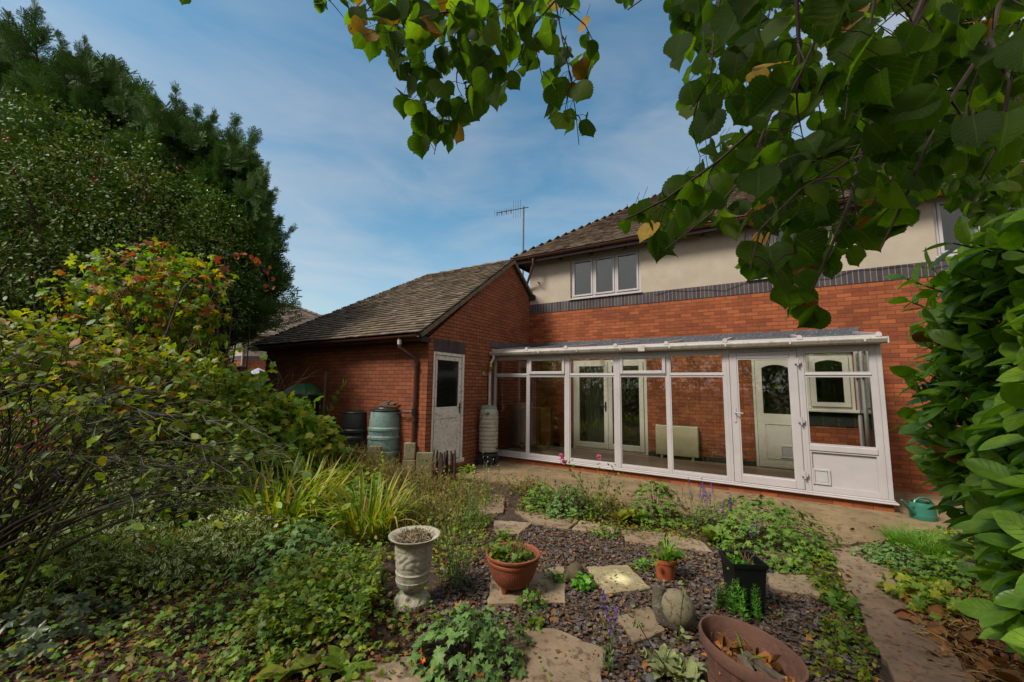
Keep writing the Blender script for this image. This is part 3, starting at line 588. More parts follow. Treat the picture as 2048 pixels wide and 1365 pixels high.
s = MB(); s.box(x0-0.04, HY-0.09, z0-0.05, x1+0.04, HY, z0); house.part('sill', s, M['upvc_in'], parent=KW, bevel=0.008)
p = MB(); p.box(x0-0.0, HY-0.012, z0-0.30, x1+0.0, HY-0.001, z0-0.051); house.part('brick_sill_course', p, M['plinth'], parent=KW)
p = MB(); 
for a, b in ((GX+0.02, FR[0]-0.005), (FR[1]+0.005, BD[0]-0.005), (BD[1]+0.005, 1.38)): p.box(a, HY-0.012, 0.175, b, HY-0.001, 0.265)
house.parts('plinth_course', p, M['plinth'])
# eaves, soffit, gutter
EY, EZ, EXL = 9.0, 5.10, -5.70; SLOPE = 0.737; EXR = 8.4
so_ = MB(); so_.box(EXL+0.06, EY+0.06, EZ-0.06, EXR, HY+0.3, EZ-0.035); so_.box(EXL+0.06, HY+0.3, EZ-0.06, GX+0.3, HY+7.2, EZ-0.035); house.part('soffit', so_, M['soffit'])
fa = MB(); fa.box(EXL+0.035, EY+0.035, EZ-0.15, EXR, EY+0.058, EZ+0.0); fa.box(EXL+0.035, EY+0.061, EZ-0.15, EXL+0.058, HY+7.2, EZ+0.0); house.part('fascia', fa, M['brownpvc'])
def gut_prof(ax, r=0.055, sgn=-1):
    o = []
    for i in range(9):
        a = math.pi*i/8; o.append((-r*math.cos(a), -r*math.sin(a)))
    for i in range(9):
        a = math.pi*(8-i)/8; o.append((-(r-0.006)*math.cos(a), -(r-0.006)*math.sin(a)))
    return [((0, u, v) if ax == 'x' else (u, 0, v)) for u, v in o]
gt = MB(); gt.extr(gut_prof('x'), (EXL-0.03, EY-0.025, EZ-0.02), (EXR, EY-0.025, EZ-0.02)); gt.extr(gut_prof('y'), (EXL-0.025, EY+0.03, EZ-0.02), (EXL-0.025, HY+7, EZ-0.02))
for i in range(14):
    x = EXL+0.6+i*0.95; gt.box(x-0.015, EY-0.083, EZ-0.08, x+0.015, EY+0.033, EZ-0.074)
house.part('gutter', gt, M['brownpvc'], smooth=True)
rf = MB()
for i in range(16): rf.box(EXL+0.45+i*0.85, EY+0.07, EZ-0.12, EXL+0.51+i*0.85, HY-0.002, EZ-0.062)
house.parts('rafter_foot', rf, M['soffit'])
dp = MB(); dp.tube([(-5.0, EY-0.02, EZ-0.08), (-5.0, EY-0.02, EZ-0.28), (-5.42, HY-0.05, EZ-0.80), (-5.42, HY-0.05, EZ-1.1)], 0.034, 10)
house.part('downpipe', dp, M['brownpvc'], smooth=True)
# roof tiles: every tile is a tilted slip
def tiles(mb, O, U, Vv, width, run, tw, gauge, lo, hi, th=0.018, jit=0.006, rnd=None):
    rnd = rnd or random.Random(5); O, U, Vv = map(lambda q: np.asarray(q, float), (O, U, Vv)); U = nrm(U); Vv = nrm(Vv); Nn = nrm(np.cross(U, Vv))
    rows = int(run/gauge)+1
    for r_ in range(rows):
        v0 = r_*gauge; v1 = v0+gauge*1.25; off = (tw/2 if r_ % 2 else 0)
        a, b = lo(v0), hi(v0); k0 = int(math.floor((a-off)/tw)); k1 = int(math.ceil((b-off)/tw))
        for k in range(k0, k1):
            u0, u1 = max(a, off+k*tw), min(b, off+(k+1)*tw)
            if u1-u0 < 0.02: continue
            j = rnd.uniform(-jit, jit); dz = rnd.uniform(0, jit); g_ = 0.002; sk = rnd.uniform(-jit, jit)
            def P(u, v, h): return O+U*u+Vv*v+Nn*h
            e = th*1.5+dz
            vs = [P(u0+g_, v0+j+sk, e-th), P(u1-g_, v0+j, e-th), P(u1-g_, v1, -0.004), P(u0+g_, v1, -0.004), P(u0+g_, v0+j+sk, e), P(u1-g_, v0+j, e+rnd.uniform(-.002, .002)), P(u1-g_, v1, th*0.35), P(u0+g_, v1, th*0.35)]
            mb.add(vs, [(4, 5, 6, 7), (0, 1, 5, 4), (1, 2, 6, 5), (3, 0, 4, 7)])
cs = math.sqrt(1+SLOPE**2); RUNY = 5.2; RL = RUNY*cs
rt = MB(); rt.add([(EXL, EY, EZ), (EXR, EY, EZ), (EXR, EY+RUNY, EZ+SLOPE*RUNY), (EXL+RUNY, EY+RUNY, EZ+SLOPE*RUNY)], [(0, 1, 2, 3)])
rt.add([(EXL, EY, EZ), (EXL, EY+2*RUNY, EZ), (EXL+RUNY, EY+RUNY, EZ+SLOPE*RUNY)], [(0, 2, 1)])
tiles(rt, (EXL, EY-0.04, EZ+0.0), (1, 0, 0), (0, 1, SLOPE), 14, RL, 0.165, 0.105, lambda v: v/cs, lambda v: EXR-EXL)
tiles(rt, (EXL-0.04, EY+2*RUNY, EZ+0.0), (0, -1, 0), (1, 0, SLOPE), 10, RL, 0.165, 0.21, lambda v: v/cs, lambda v: 2*RUNY-v/cs)
RF = house.part('roof', rt, M['tile_house'])
def hip(mb, A, B, w, gauge, rnd, th=0.022, lift=0.03):
    A, B = np.asarray(A, float), np.asarray(B, float); d = nrm(B-A); s = nrm(np.cross(d, [0, 0, 1])); u = np.cross(s, d); n = int(np.linalg.norm(B-A)/gauge)
    for i in range(n):
        p = A+d*gauge*i; q = p+d*gauge*1.2; j = rnd.uniform(-0.01, 0.01)
        for sg in (-1, 1):
            a0 = p+u*(lift+0.03); a1 = p+s*sg*w+u*(-w*0.55+lift+j); b0 = q+u*lift*0.6; b1 = q+s*sg*w*0.9+u*(-w*0.55+lift*0.6)
            mb.add([a0, a1, b1, b0, a0-u*th, a1-u*th], [(0, 1, 2, 3), (0, 1, 5, 4)])
hp = MB(); hip(hp, (EXL, EY, EZ+0.02), (EXL+RUNY, EY+RUNY, EZ+SLOPE*RUNY+0.02), 0.10, 0.21, random.Random(2)); house.part('hip_tiles', hp, M['tile_house'], parent=RF)
# lead flashing belongs to the house wall above the conservatory
ld = MB(); ld.box(GX+0.01, HY-0.02, 2.64, 1.51, HY-0.001, 2.80); ld.box(GX+0.01, HY-0.16, 2.60, 1.51, HY-0.02, 2.645)
house.part('lead_flashing', ld, M['lead'], bevel=0.004)
wire = MB(); pts = [(-2.0+i*0.35, HY-0.02, 3.78+0.05*math.sin(i*1.3)+0.03*math.sin(i*2.7)+0.03*i/12) for i in range(16)]; wire.tube(pts, 0.004, 5); house.part('cable', wire, M['blackm'])
# floor slab in the dark rooms so the panes look into depth
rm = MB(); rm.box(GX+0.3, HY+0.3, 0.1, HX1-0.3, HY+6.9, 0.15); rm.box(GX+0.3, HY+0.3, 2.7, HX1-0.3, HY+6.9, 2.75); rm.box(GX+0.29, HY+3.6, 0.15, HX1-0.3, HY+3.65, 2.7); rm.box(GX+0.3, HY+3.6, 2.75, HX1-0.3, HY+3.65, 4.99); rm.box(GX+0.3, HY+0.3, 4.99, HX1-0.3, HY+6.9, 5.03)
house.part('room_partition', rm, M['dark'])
ob = MB(); ob.tube([(-5.0, HY-0.002, 4.42), (-5.0, HY-0.12, 4.44), (-4.9, HY-0.14, 4.40)], 0.012, 6); house.part('hook', ob, M['blackm'])
# brackets of lead where the garage verge meets the render
bx = MB(); bx.box(-5.42, HY-0.06, 3.98, -5.12, HY-0.002, 4.12); house.part('verge_box', bx, M['soffit'], bevel=0.01)

# ------------------------------------------------------------------ aerial
ae = Thing('tv_aerial', 'thin television aerial on a tall mast behind the house roof', 'aerial', (-6.97, 11.8, 4.2))
m = MB(); m.tube([(-6.97, 11.8, 4.2), (-6.97, 11.8, 8.05)], 0.028, 8); ae.part('mast', m, M['steel'])
m = MB(); m.tube([(-6.97+0.2, 11.8, 7.98), (-7.75, 11.3, 7.80)], 0.014, 6); ae.part('boom', m, M['blackm'])
m = MB(); dr = nrm([-0.98, -0.5, -0.18]); per = nrm(np.cross(dr, [0, 0, 1])); b0 = np.array([-6.97, 11.8, 7.96])
for i in range(12):
    c = b0+dr*(0.12+i*0.085); hh = 0.36 if i < 4 else 0.15
    m.tube([c-np.array([0, 0, hh*.8]), c+np.array([0, 0, hh])], 0.006, 4)
    if i >= 4 and i % 2 == 0: m.obox(c, dr*0.012, per*0.05, np.array([0, 0, 0.06]))
ae.part('director_rods', m, M['blackm'])

# ------------------------------------------------------------------ garage
gar = Thing('brick_garage', 'single storey red brick garage with a mossy tiled roof and a gable towards the conservatory', 'garage', (-8, SY, 0))
GL = -11.11; GBY = 11.27
sw = MB(); sw.box(GL, SY, 0, GX-0.001, SY+0.22, 2.56); sw.box(GL, SY+0.221, 0, GL+0.22, GBY, 2.56); sw.box(GL, GBY+0.001, 0, GX, GBY+0.22, 2.56); gar.part('side_wall', sw, M['brick_side'])
DO = (5.66, 6.60, 0.20, 2.31)
gw = MB(); fy = lambda u, z, d: (GX-d, u, z); wall_grid(gw, SY+0.002, HY+0.0, 0, 2.56, [DO], fy, 0.22)
apz = 4.80; ay = 8.39
for dpt in (0, 0.22):
    x = GX-dpt; gw.add([(x, SY+0.002, 2.56), (x, GBY, 2.56), (x, ay, apz-0.02)], [(0, 1, 2)])
    gw.add([(x, HY, 0), (x, GBY, 0), (x, GBY, 2.56), (x, HY, 2.56)], [(0, 1, 2, 3)])
gar.part('gable_wall', gw, M['brick_gable'])
so2 = MB(); so2.box(GX+0.001, SY+0.15, 2.311, GX+0.006, DO[1], 2.555); gar.part('lintel', so2, M['brick_dark_door'])
st = MB(); st.box(GX-0.15, DO[0]-0.02, 0, GX+0.10, DO[1]+0.03, 0.13); gar.part('step', st, M['brick_gable'], bevel=0.01)
# door
a, b, c, d = DO
f = MB(); f.box(GX-0.09, a, c, GX-0.0, a+0.06, d); f.box(GX-0.09, b-0.06, c, GX, b, d); f.box(GX-0.09, a+0.06, d-0.06, GX, b-0.06, d); f.box(GX-0.10, a-0.01, c-0.07, GX+0.05, b+0.01, c)
DR = gar.part('door', f, M['doorwood'], bevel=0.005, label='flaking white half-glazed garage door')
s = MB(); y0, y1, z0, z1 = a+0.064, b-0.064, c+0.005, d-0.064; X0, X1 = GX-0.07, GX-0.025; st_ = 0.085
s.box(X0, y0, z0, X1, y0+st_, z1); s.box(X0, y1-st_, z0, X1, y1, z1); s.box(X0, y0+st_, z1-0.09, X1, y1-st_, z1)
s.box(X0, y0+st_, 1.02, X1, y1-st_, 1.24); s.box(X0, y0+st_, z0, X1, y1-st_, z0+0.20)
LF = gar.part('door_leaf', s, M['doorwood'], parent=DR, bevel=0.006)
p = MB(); p.box(X0+0.012, y0+st_, z0+0.20, X0+0.03, y1-st_, 1.02); gar.part('panel', p, M['doorwood'], parent=DR)
p = MB(); p.box(X0+0.015, y0+st_, 1.24, X0+0.022, y1-st_, z1-0.09); gar.part('pane', p, M['glass_dark'], parent=DR)
p = MB(); p.box(X0-0.05, y0+st_+0.02, 1.84, X0-0.02, y1-st_-0.05, 1.88); p.box(X0-0.05, y0+st_+0.02, 1.2, X0-0.02, y0+st_+0.09, 2.15); gar.part('glazing_bar', p, M['lead'], parent=DR)
hnd = MB(); hnd.box(X1, y1-0.05, 1.10, X1+0.008, y1-0.02, 1.30); hnd.tube([(X1+0.04, y1-0.035, 1.22), (X1+0.04, y1-0.14, 1.215)], 0.008, 6); hnd.tube([(X1, y1-0.035, 1.22), (X1+0.045, y1-0.035, 1.22)], 0.008, 6); gar.part('handle', hnd, M['blackm'], parent=DR)
# roof
gx0, gy0, gz0 = -11.30, 5.22, 2.60; gx1 = -5.235; ry = 8.39; GRUN = ry-gy0; GRL = GRUN*cs*1.0; gsl = (4.84-gz0)/GRUN; gcs = math.sqrt(1+gsl**2)
rr = MB(); rz = gz0+gsl*GRUN
rr.add([(gx0, gy0, gz0), (gx1, gy0, gz0), (gx1, ry, rz), (gx0+GRUN, ry, rz)], [(0, 1, 2, 3)]); rr.add([(gx0, gy0, gz0), (gx0+GRUN, ry, rz), (gx0, ry+GRUN, gz0)], [(0, 1, 2)])
rr.add([(gx0, ry+GRUN, gz0), (gx0+GRUN, ry, rz), (gx1, ry, rz), (gx1, ry+GRUN, gz0)], [(0, 1, 2, 3)])
tiles(rr, (gx0, gy0-0.05, gz0+0.0), (1, 0, 0), (0, 1, gsl), 0, GRUN*gcs, 0.20, 0.118, lambda v: v/gcs, lambda v: gx1-gx0+0.03, th=0.020, jit=0.010, rnd=random.Random(11))
tiles(rr, (gx0-0.05, ry+GRUN, gz0+0.0), (0, -1, 0), (1, 0, gsl), 0, GRUN*gcs, 0.20, 0.118, lambda v: v/gcs, lambda v: 2*GRUN-v/gcs, th=0.020, rnd=random.Random(12))
GR = gar.part('roof', rr, M['tile'])
hp = MB(); hip(hp, (gx0, gy0, gz0+0.02), (gx0+GRUN, ry, rz+0.02), 0.10, 0.24, random.Random(3), lift=0.035); hip(hp, (gx0+GRUN, ry, rz+0.01), (gx1+0.02, ry, rz+0.01), 0.11, 0.40, random.Random(4), lift=0.03); gar.part('ridge_tiles', hp, M['tile'], parent=GR)
# moss cushions along the hip, ridge and tile laps
ms = MB(); rn = random.Random(9)
def cushion(mb, p, s, k=7):
    n = 6; vs = [(p[0], p[1], p[2]+s*0.55)]
    for q in range(n): a = 2*math.pi*q/n; r_ = s*rn.uniform(.7, 1.25); vs.append((p[0]+r_*math.cos(a), p[1]+r_*math.sin(a), p[2]+s*rn.uniform(-.5, .05)))
    mb.add(vs, [(0, 1+q, 1+(q+1) % n) for q in range(n)])
for i in range(260):
    t = rn.random(); o_ = rn.gauss(0, 0.06); cushion(ms, (gx0+GRUN*t+o_, gy0+GRUN*t-o_*0.6, gz0+gsl*GRUN*t+0.055), rn.uniform(.015, .045))
for i in range(260):
    v = rn.random()**0.6; u = rn.random(); y = gy0+GRUN*(1-0.25*v*rn.random()); x = gx0+(y-gy0)+u*(gx1-gx0-(y-gy0)); cushion(ms, (x, y, gz0+gsl*(y-gy0)+0.045), rn.uniform(.012, .035))
for i in range(320):
    v = rn.random(); y = gy0+GRUN*v; u = rn.random()**1.5; x = gx0+(y-gy0)+u*(gx1-gx0-(y-gy0)); cushion(ms, (x, y, gz0+gsl*(y-gy0)+0.04), rn.uniform(.008, .024))
gar.part('moss', ms, M['moss'], parent=GR)
vg = MB()
vg.bar((gx1+0.015, gy0+0.0, gz0-0.035), (gx1+0.015, ry, rz-0.035), 0.045, 0.07); vg.bar((gx1+0.015, ry+0.0, rz-0.036), (gx1+0.015, ry+GRUN, gz0-0.036), 0.045, 0.07)
gar.part('verge', vg, M['verge'], parent=GR)
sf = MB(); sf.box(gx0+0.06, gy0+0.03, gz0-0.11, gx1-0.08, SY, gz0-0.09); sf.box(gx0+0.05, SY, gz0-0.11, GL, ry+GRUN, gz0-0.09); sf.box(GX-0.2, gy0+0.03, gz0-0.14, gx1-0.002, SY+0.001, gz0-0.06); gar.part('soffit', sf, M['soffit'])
gt = MB(); gt.extr(gut_prof('x', 0.05), (gx0-0.03, gy0-0.04, gz0-0.03), (gx1-0.02, gy0-0.04, gz0-0.03)); gt.box(gx0, gy0+0.012, gz0-0.12, gx1-0.04, gy0+0.028, gz0-0.0)
for i in range(7): x = gx0+0.5+i*0.85; gt.box(x-0.012, gy0-0.094, gz0-0.088, x+0.012, gy0+0.01, gz0-0.082)
gar.part('gutter', gt, M['brownpvc'], smooth=True)
dp = MB(); X = GX-0.42; dp.tube([(X, gy0-0.04, gz0-0.06), (X, gy0-0.04, gz0-0.24), (X+0.03, gy0, gz0-0.28), (X+0.17, SY-0.08, gz0-0.44), (X+0.17, SY-0.055, gz0-0.55), (X+0.17, SY-0.055, 0.2)], 0.034, 10)
DPX = X+0.17
for z in (2.02, 1.0): dp.box(DPX-0.045, SY-0.1, z-0.02, DPX+0.045, SY-0.001, z+0.02)
dw = gar.part('downpipe', dp, M['brownpvc'], smooth=True)
dp = MB(); dp.tube([(X, gy0-0.04, gz0-0.10), (X, gy0-0.04, gz0-0.19)], 0.040, 10); gar.part('pipe_socket', dp, M['gutterw'], parent=dw)
lg = MB(); V_ = [(GX+0.001, 7.53, 2.56), (GX+0.001, HY-0.02, 2.645), (GX+0.001, HY-0.02, 2.80), (GX+0.001, 7.53, 2.65)]; lg.add(V_+[(x+0.012, y, z) for x, y, z in V_], [(0, 1, 2, 3), (4, 7, 6, 5), (0, 4, 5, 1), (2, 6, 7, 3), (3, 7, 4, 0), (1, 5, 6, 2)]); gar.part('lead_flashing', lg, M['lead'])
gi = MB(); gi.box(GL+0.25, SY+0.25, 0.0, GX-0.25, GBY, 0.04); gar.part('floor', gi, M['dark'])

# ------------------------------------------------------------------ conservatory
con = Thing('conservatory', 'long white lean-to conservatory with a glazed door and big panes against the house', 'conservatory', (-2, CY, 0))
P0 = GX+0.015; PX = [(-5.285, -5.235), (-4.395, -4.345), (-3.485, -3.385), (-2.445, -2.335), (-1.485, -1.425), (-0.56, -0.47), (0.47, 0.55), (1.335, 1.46)]
D0, D1 = CY, CY+0.06
bw = MB(); bw.box(P0, CY-0.005, 0, 1.45, CY+0.20, 0.115); bw.box(1.25, CY+0.205, 0, 1.45, HY-0.001, 0.115); con.part('base_wall', bw, M['brick'])
s = MB(); s.box(P0, CY-0.06, 0.118, 1.50, CY+0.075, 0.142); s.box(P0, CY-0.025, 0.1425, 1.47, CY+0.075, 0.168); s.box(1.30, CY+0.08, 0.118, 1.49, HY-0.002, 0.168); con.part('sill', s, M['upvc'], bevel=0.006)
f = MB(); zb, zt = 0.170, 2.34
for i, (a, b) in enumerate(PX):
    f.box(a, D0-(0.008 if i in (2, 3, 5, 6) else 0), zb, b, D1, zt)
    if b-a > 0.08: f.box((a+b)/2-0.003, D0-0.011, zb+0.001, (a+b)/2+0.003, D0-0.0075, zt-0.001)
con.parts('post', f, M['upvc'], bevel=0.004)
hr = MB()
for i in range(7):
    a, b = PX[i][1]+0.0005, PX[i+1][0]-0.0005
    if i == 5: hr.box(a, D0+0.002, 2.275, b, D1, 2.34); continue
    hr.box(a, D0+0.002, 2.265, b, D1, 2.34); hr.box(a, D0+0.002, zb, b, D1, zb+0.055)
    if i != 5: hr.box(a, D0+0.003, 1.885, b, D1, 1.93); hr.box(a, D0-0.006, 1.895, b, D0+0.0028, 1.92)
con.parts('rail', hr, M['upvc'], bevel=0.004)
for i in range(7):
    a, b = PX[i][1], PX[i+1][0]
    if i in (5,): continue
    lo_ = 0.855 if i == 6 else 0.225
    # beading and panes
    for c, d, nm in ((lo_, 1.885, 'pane'), (1.93, 2.265, 'pane')):
        if i in (1, 3) and c > 1.9: continue
        bd = MB(); k = 0.018; y0, y1 = D0+0.006, D0+0.03
        bd.box(a, y0, c, a+k, y1, d); bd.box(b-k, y0, c, b, y1, d); bd.box(a+k, y0, c, b-k, y1, c+k); bd.box(a+k, y0, d-k, b-k, y1, d)
        bo = con.part('glazing_bead', bd, M['upvc'])
        p = MB(); p.box(a+0.006, D0+0.031, c+0.006, b-0.006, D0+0.037, d-0.006); con.part('pane', p, M['glass_con'], parent=bo)
for i in (1, 3):
    a, b, c, d = PX[i][1]+0.004, PX[i+1][0]-0.004, 1.925, 2.272; k = 0.062; y0 = D0-0.028; y1 = D0+0.02; fl = MB()
    fl.box(a, y0, c, a+k, y1, d); fl.box(b-k, y0, c, b, y1, d); fl.box(a+k, y0, c, b-k, y1, c+k); fl.box(a+k, y0, d-k, b-k, y1, d)
    fo = con.part('fanlight', fl, M['upvc'], bevel=0.008)
    p = MB(); p.box(a+k-0.004, D0-0.005, c+k-0.004, b-k+0.004, D0+0.001, d-k+0.004); con.part('pane', p, M['glass_con'], parent=fo)
# door
a, b, c, d = PX[5][1]+0.006, PX[6][0]-0.006, 0.172, 2.272; k = 0.105; y0, y1 = D0-0.022, D0+0.045
dl = MB(); dl.box(a, y0, c, a+k, y1, d); dl.box(b-k, y0, c, b, y1, d); dl.box(a+k, y0, c, b-k, y1, c+k+0.02); dl.box(a+k, y0, d-k, b-k, y1, d)
CDo = con.part('door', dl, M['upvc'], bevel=0.008, label='white full-glass garden door of the conservatory')
kk = 0.016; e0, e1, f0, f1 = a+k, b-k, c+k+0.02, d-k; bd = MB(); bd.box(e0, y0+0.008, f0, e0+kk, y0+0.03, f1); bd.box(e1-kk, y0+0.008, f0, e1, y0+0.03, f1); bd.box(e0+kk, y0+0.008, f0, e1-kk, y0+0.03, f0+kk); bd.box(e0+kk, y0+0.008, f1-kk, e1-kk, y0+0.03, f1)
con.part('glazing_bead', bd, M['upvc'], parent=CDo)
p = MB(); p.box(e0+0.005, y0+0.031, f0+0.005, e1-0.005, y0+0.037, f1-0.005); con.part('pane', p, M['glass_con'], parent=CDo)
h = MB(); h.box(a+0.035, y0-0.012, 1.13, a+0.065, y0-0.0005, 1.36); h.tube([(a+0.05, y0-0.012, 1.285), (a+0.05, y0-0.055, 1.285), (a+0.165, y0-0.055, 1.278)], 0.010, 8); con.part('handle', h, M['upvc'], parent=CDo, smooth=True)
for z in (0.42, 1.22, 2.12):
    h = MB(); h.box(b-0.035, y0-0.03, z-0.045, b+0.045, y0-0.0005, z+0.01); h.tube([(b+0.008, y0-0.03, z-0.075), (b+0.008, y0-0.03, z+0.04)], 0.014, 8); con.part('hinge', h, M['upvc'], parent=CDo)
# solid lower panel of the last bay
a, b = PX[6][1], PX[7][0]
mr = MB(); mr.box(a+0.0005, D0-0.010, 0.765, b-0.0005, D1, 0.853); con.part('mid_rail', mr, M['upvc'], bevel=0.008)
bd = MB(); k = 0.022; bd.box(a, D0+0.004, 0.226, a+k, D0+0.03, 0.764); bd.box(b-k, D0+0.004, 0.226, b, D0+0.03, 0.764); bd.box(a+k, D0+0.004, 0.226, b-k, D0+0.03, 0.226+k); bd.box(a+k, D0+0.004, 0.764-k, b-k, D0+0.03, 0.764)
lp = MB(); lp.box(a+0.01, D0+0.031, 0.23, b-0.01, D0+0.05, 0.76); LPN = con.part('lower_panel', lp, M['upvc'], label='plain white plastic panel with a cat flap'); con.part('panel_bead', bd, M['upvc'], parent=LPN)
o, p = cat_flap(con, LPN, 0.675, 0.385, 0.215, 0.225, D0+0.030); con.part('flap', p, M['curtain'], parent=LPN)
# right end wall
f = MB(); EX0, EX1 = 1.395, 1.455
for y in (CY+0.07, 8.22, 8.78, HY-0.06): f.box(EX0, y, zb, EX1, y+0.055, 2.32+0.14*(y-CY))
f.box(EX0+0.002, CY+0.125, 0.17, EX1-0.002, HY-0.06, 0.215); f.box(EX0+0.002, CY+0.125, 0.66, EX1-0.002, HY-0.06, 0.72); f.box(EX0+0.002, CY+0.125, 1.885, EX1-0.002, HY-0.06, 1.93)
f.bar((EX0+0.03, CY+0.07, 2.34), (EX0+0.03, HY-0.005, 2.58), 0.06, 0.07)
EWL = con.part('end_frame', f, M['upvc'], bevel=0.004)
p = MB(); p.box(EX0+0.02, CY+0.12, 0.2, EX0+0.04, HY-0.06, 0.68); con.part('end_panel', p, M['upvc'], parent=EWL)
p = MB(); p.box(EX0+0.026, CY+0.12, 0.72, EX0+0.032, HY-0.05, 2.32); con.part('pane', p, M['glass_con'], parent=EWL)
# roof
ry0, rz0, ry1, rz1 = CY-0.05, 2.43, HY-0.06, 2.655
rs = MB(); rs.add([(P0, ry0, rz0), (1.47, ry0, rz0), (1.47, ry1, rz1), (P0, ry1, rz1), (P0, ry0, rz0+0.022), (1.47, ry0, rz0+0.022), (1.47, ry1, rz1+0.022), (P0, ry1, rz1+0.022)], [(0, 3, 2, 1), (4, 5, 6, 7), (0, 1, 5, 4), (1, 2, 6, 5), (2, 3, 7, 6), (3, 0, 4, 7)])
M['sheet'] = mat('cloudy roof sheet', H('a8a59f'), H('8b867d'), rough=0.45, ns=5, c3=H('4e443a'))
_t = M['sheet'].node_tree; _b = _t.nodes['Principled BSDF']; _b.inputs['Transmission Weight'].default_value = 0.0
_tl = N(_t, 'ShaderNodeBsdfTransparent'); _tl.inputs[0].default_value = (0.95, 0.95, 0.95, 1); _m = N(_t, 'ShaderNodeMixShader'); _m.inputs[0].default_value = 0.88; _o = _t.nodes['Material Output']
_t.links.new(_b.outputs[0], _m.inputs[1]); _t.links.new(_tl.outputs[0], _m.inputs[2]); _t.links.new(_m.outputs[0], _o.inputs[0])
RSH = con.part('roof_sheets', rs, M['sheet'])
rb = MB(); cap = MB()
for i, (a, b) in enumerate(PX):
    x = (a+b)/2 if i < 7 else 1.43
    rb.bar((x, ry0-0.01, rz0+0.045), (x, ry1, rz1+0.045), 0.055, 0.045)
    for q in range(9): pass
    pr = [(0.035*math.cos(t), 0, 0.035*math.sin(t)) for t in [math.pi*j/8 for j in range(9)]]+[(-0.035, 0, -0.03), (0.035, 0, -0.03)]
    cap.extr(pr, (x, ry0-0.045, rz0+0.05), (x, ry0-0.01, rz0+0.05))
con.parts('glazing_bar', rb, M['upvc'], parent=RSH); con.parts('bar_cap', cap, M['upvc'], parent=RSH, smooth=True)
ev = MB(); ev.box(P0, ry0-0.03, rz0-0.005, 1.46, ry0-0.001, rz0+0.045); ev.box(P0, ry0-0.028, rz0-0.09, 1.462, CY+0.06, rz0-0.006); con.part('eaves_beam', ev, M['upvc'], bevel=0.004)
gtp = [(0, -0.0, 0.02), (0, -0.11, 0.02), (0, -0.112, -0.005), (0, -0.085, -0.05), (0, -0.06, -0.068), (0, -0.02, -0.068), (0, 0.0, -0.06)]
g_ = MB(); g_.extr(gtp, (P0+0.0, ry0-0.035, rz0-0.02), (1.50, ry0-0.035, rz0-0.02)); GT = con.part('gutter', g_, M['gutterw'], bevel=0.004)
g2 = MB(); g2.box(-1.93, ry0-0.155, rz0-0.094, -1.81, ry0-0.03, rz0+0.008); g2.box(1.50, ry0-0.150, rz0-0.09, 1.515, ry0-0.03, rz0+0.006)
for i in range(8): x = -4.9+i*0.88; g2.box(x-0.012, ry0-0.152, rz0-0.06, x+0.012, ry0-0.146, rz0+0.006)
con.parts('gutter_clip', g2, M['gutterw'], parent=GT)
dp = MB(); dp.tube([(-5.20, ry0-0.09, rz0-0.07), (-5.20, ry0-0.09, rz0-0.15), (-5.23, ry0-0.14, rz0-0.24), (-5.245, ry0-0.16, rz0-0.30), (-5.245, ry0-0.16, 1.15)], 0.033, 10); dp.box(-5.29, ry0-0.21, 1.08, -5.20, ry0-0.11, 1.24)
DPC = con.part('downpipe', dp, M['gutterw'], smooth=True)
fl = MB(); fl.box(P0, CY+0.21, 0.10, 1.25, HY-0.002, 0.165); con.part('floor', fl, M['tilefloor'])

# things inside the conservatory
ht = Thing('storage_heater', 'cream panel heater on the brick wall inside the conservatory', 'heater', (-1.62, HY-0.1, 0.165))
m = MB(); m.box(-2.045, HY-0.13, 0.24, -1.195, HY-0.03, 0.87); ht.part('casing', m, M['heater'], bevel=0.012)
m = MB()
for x in (-1.93, -1.31): m.box(x-0.02, HY-0.13, 0.165, x+0.02, HY-0.04, 0.238)
ht.parts('foot', m, M['heater']); m = MB(); m.box(-1.98, HY-0.12, 0.872, -1.26, HY-0.05, 0.882); ht.part('top_grille', m, M['lead'])
cb = Thing('pine_cabinet', 'slatted pine cupboard standing in the left end of the conservatory', 'cupboard', (-4.72, 8.7, 0.165))
m = MB(); x0, x1, y0, y1 = -5.1, -4.45, 8.45, 8.95
m.box(x0, y0, 0.28, x0+0.03, y1, 1.15); m.box(x1-0.03, y0, 0.28, x1, y1, 1.15); m.box(x0+0.03, y0, 1.12, x1-0.03, y1, 1.15); m.box(x0+0.03, y0, 0.28, x1-0.03, y1, 0.31); m.box(x0+0.03, y1-0.02, 0.31, x1-0.03, y1, 1.12); cb.part('carcass', m, M['pine'], bevel=0.005)
for k in range(2):
    m = MB(); a = x0+0.035+k*0.29
    for q in range(4): m.box(a+q*0.07, y0-0.02, 0.32, a+q*0.07+0.064, y0-0.002, 1.11)
    cb.part('door', m, M['pine'], bevel=0.004)
for dx in (x0+0.03, x1-0.06):
    for dy in (y0+0.02, y1-0.05): m = MB(); m.box(dx, dy, 0.165, dx+0.04, dy+0.04, 0.279); cb.part('leg', m, M['pine'])
wl = Thing('wall_lamp', 'small fluted wall lamp on the inside brick wall by the door', 'lamp', (-0.62, HY-0.1, 2.1))
m = MB(); m.lathe([(0.03, 0.08), (0.035, 0.06), (0.06, 0.03), (0.10, 0.0), (0.098, -0.004)], (-0.62, HY-0.13, 2.13), 16); wl.part('lamp_shade', m, M['curtain'], smooth=True)
m = MB(); m.tube([(-0.62, HY-0.001, 1.93), (-0.62, HY-0.1, 1.92), (-0.62, HY-0.13, 2.0), (-0.62, HY-0.13, 2.15)], 0.014, 8); m.lathe([(0.001, 0.0), (0.05, 0.0), (0.05, 0.02), (0.001, 0.02)], (-0.62, HY-0.02, 1.93), 12); wl.part('bracket', m, M['brass'], smooth=True)
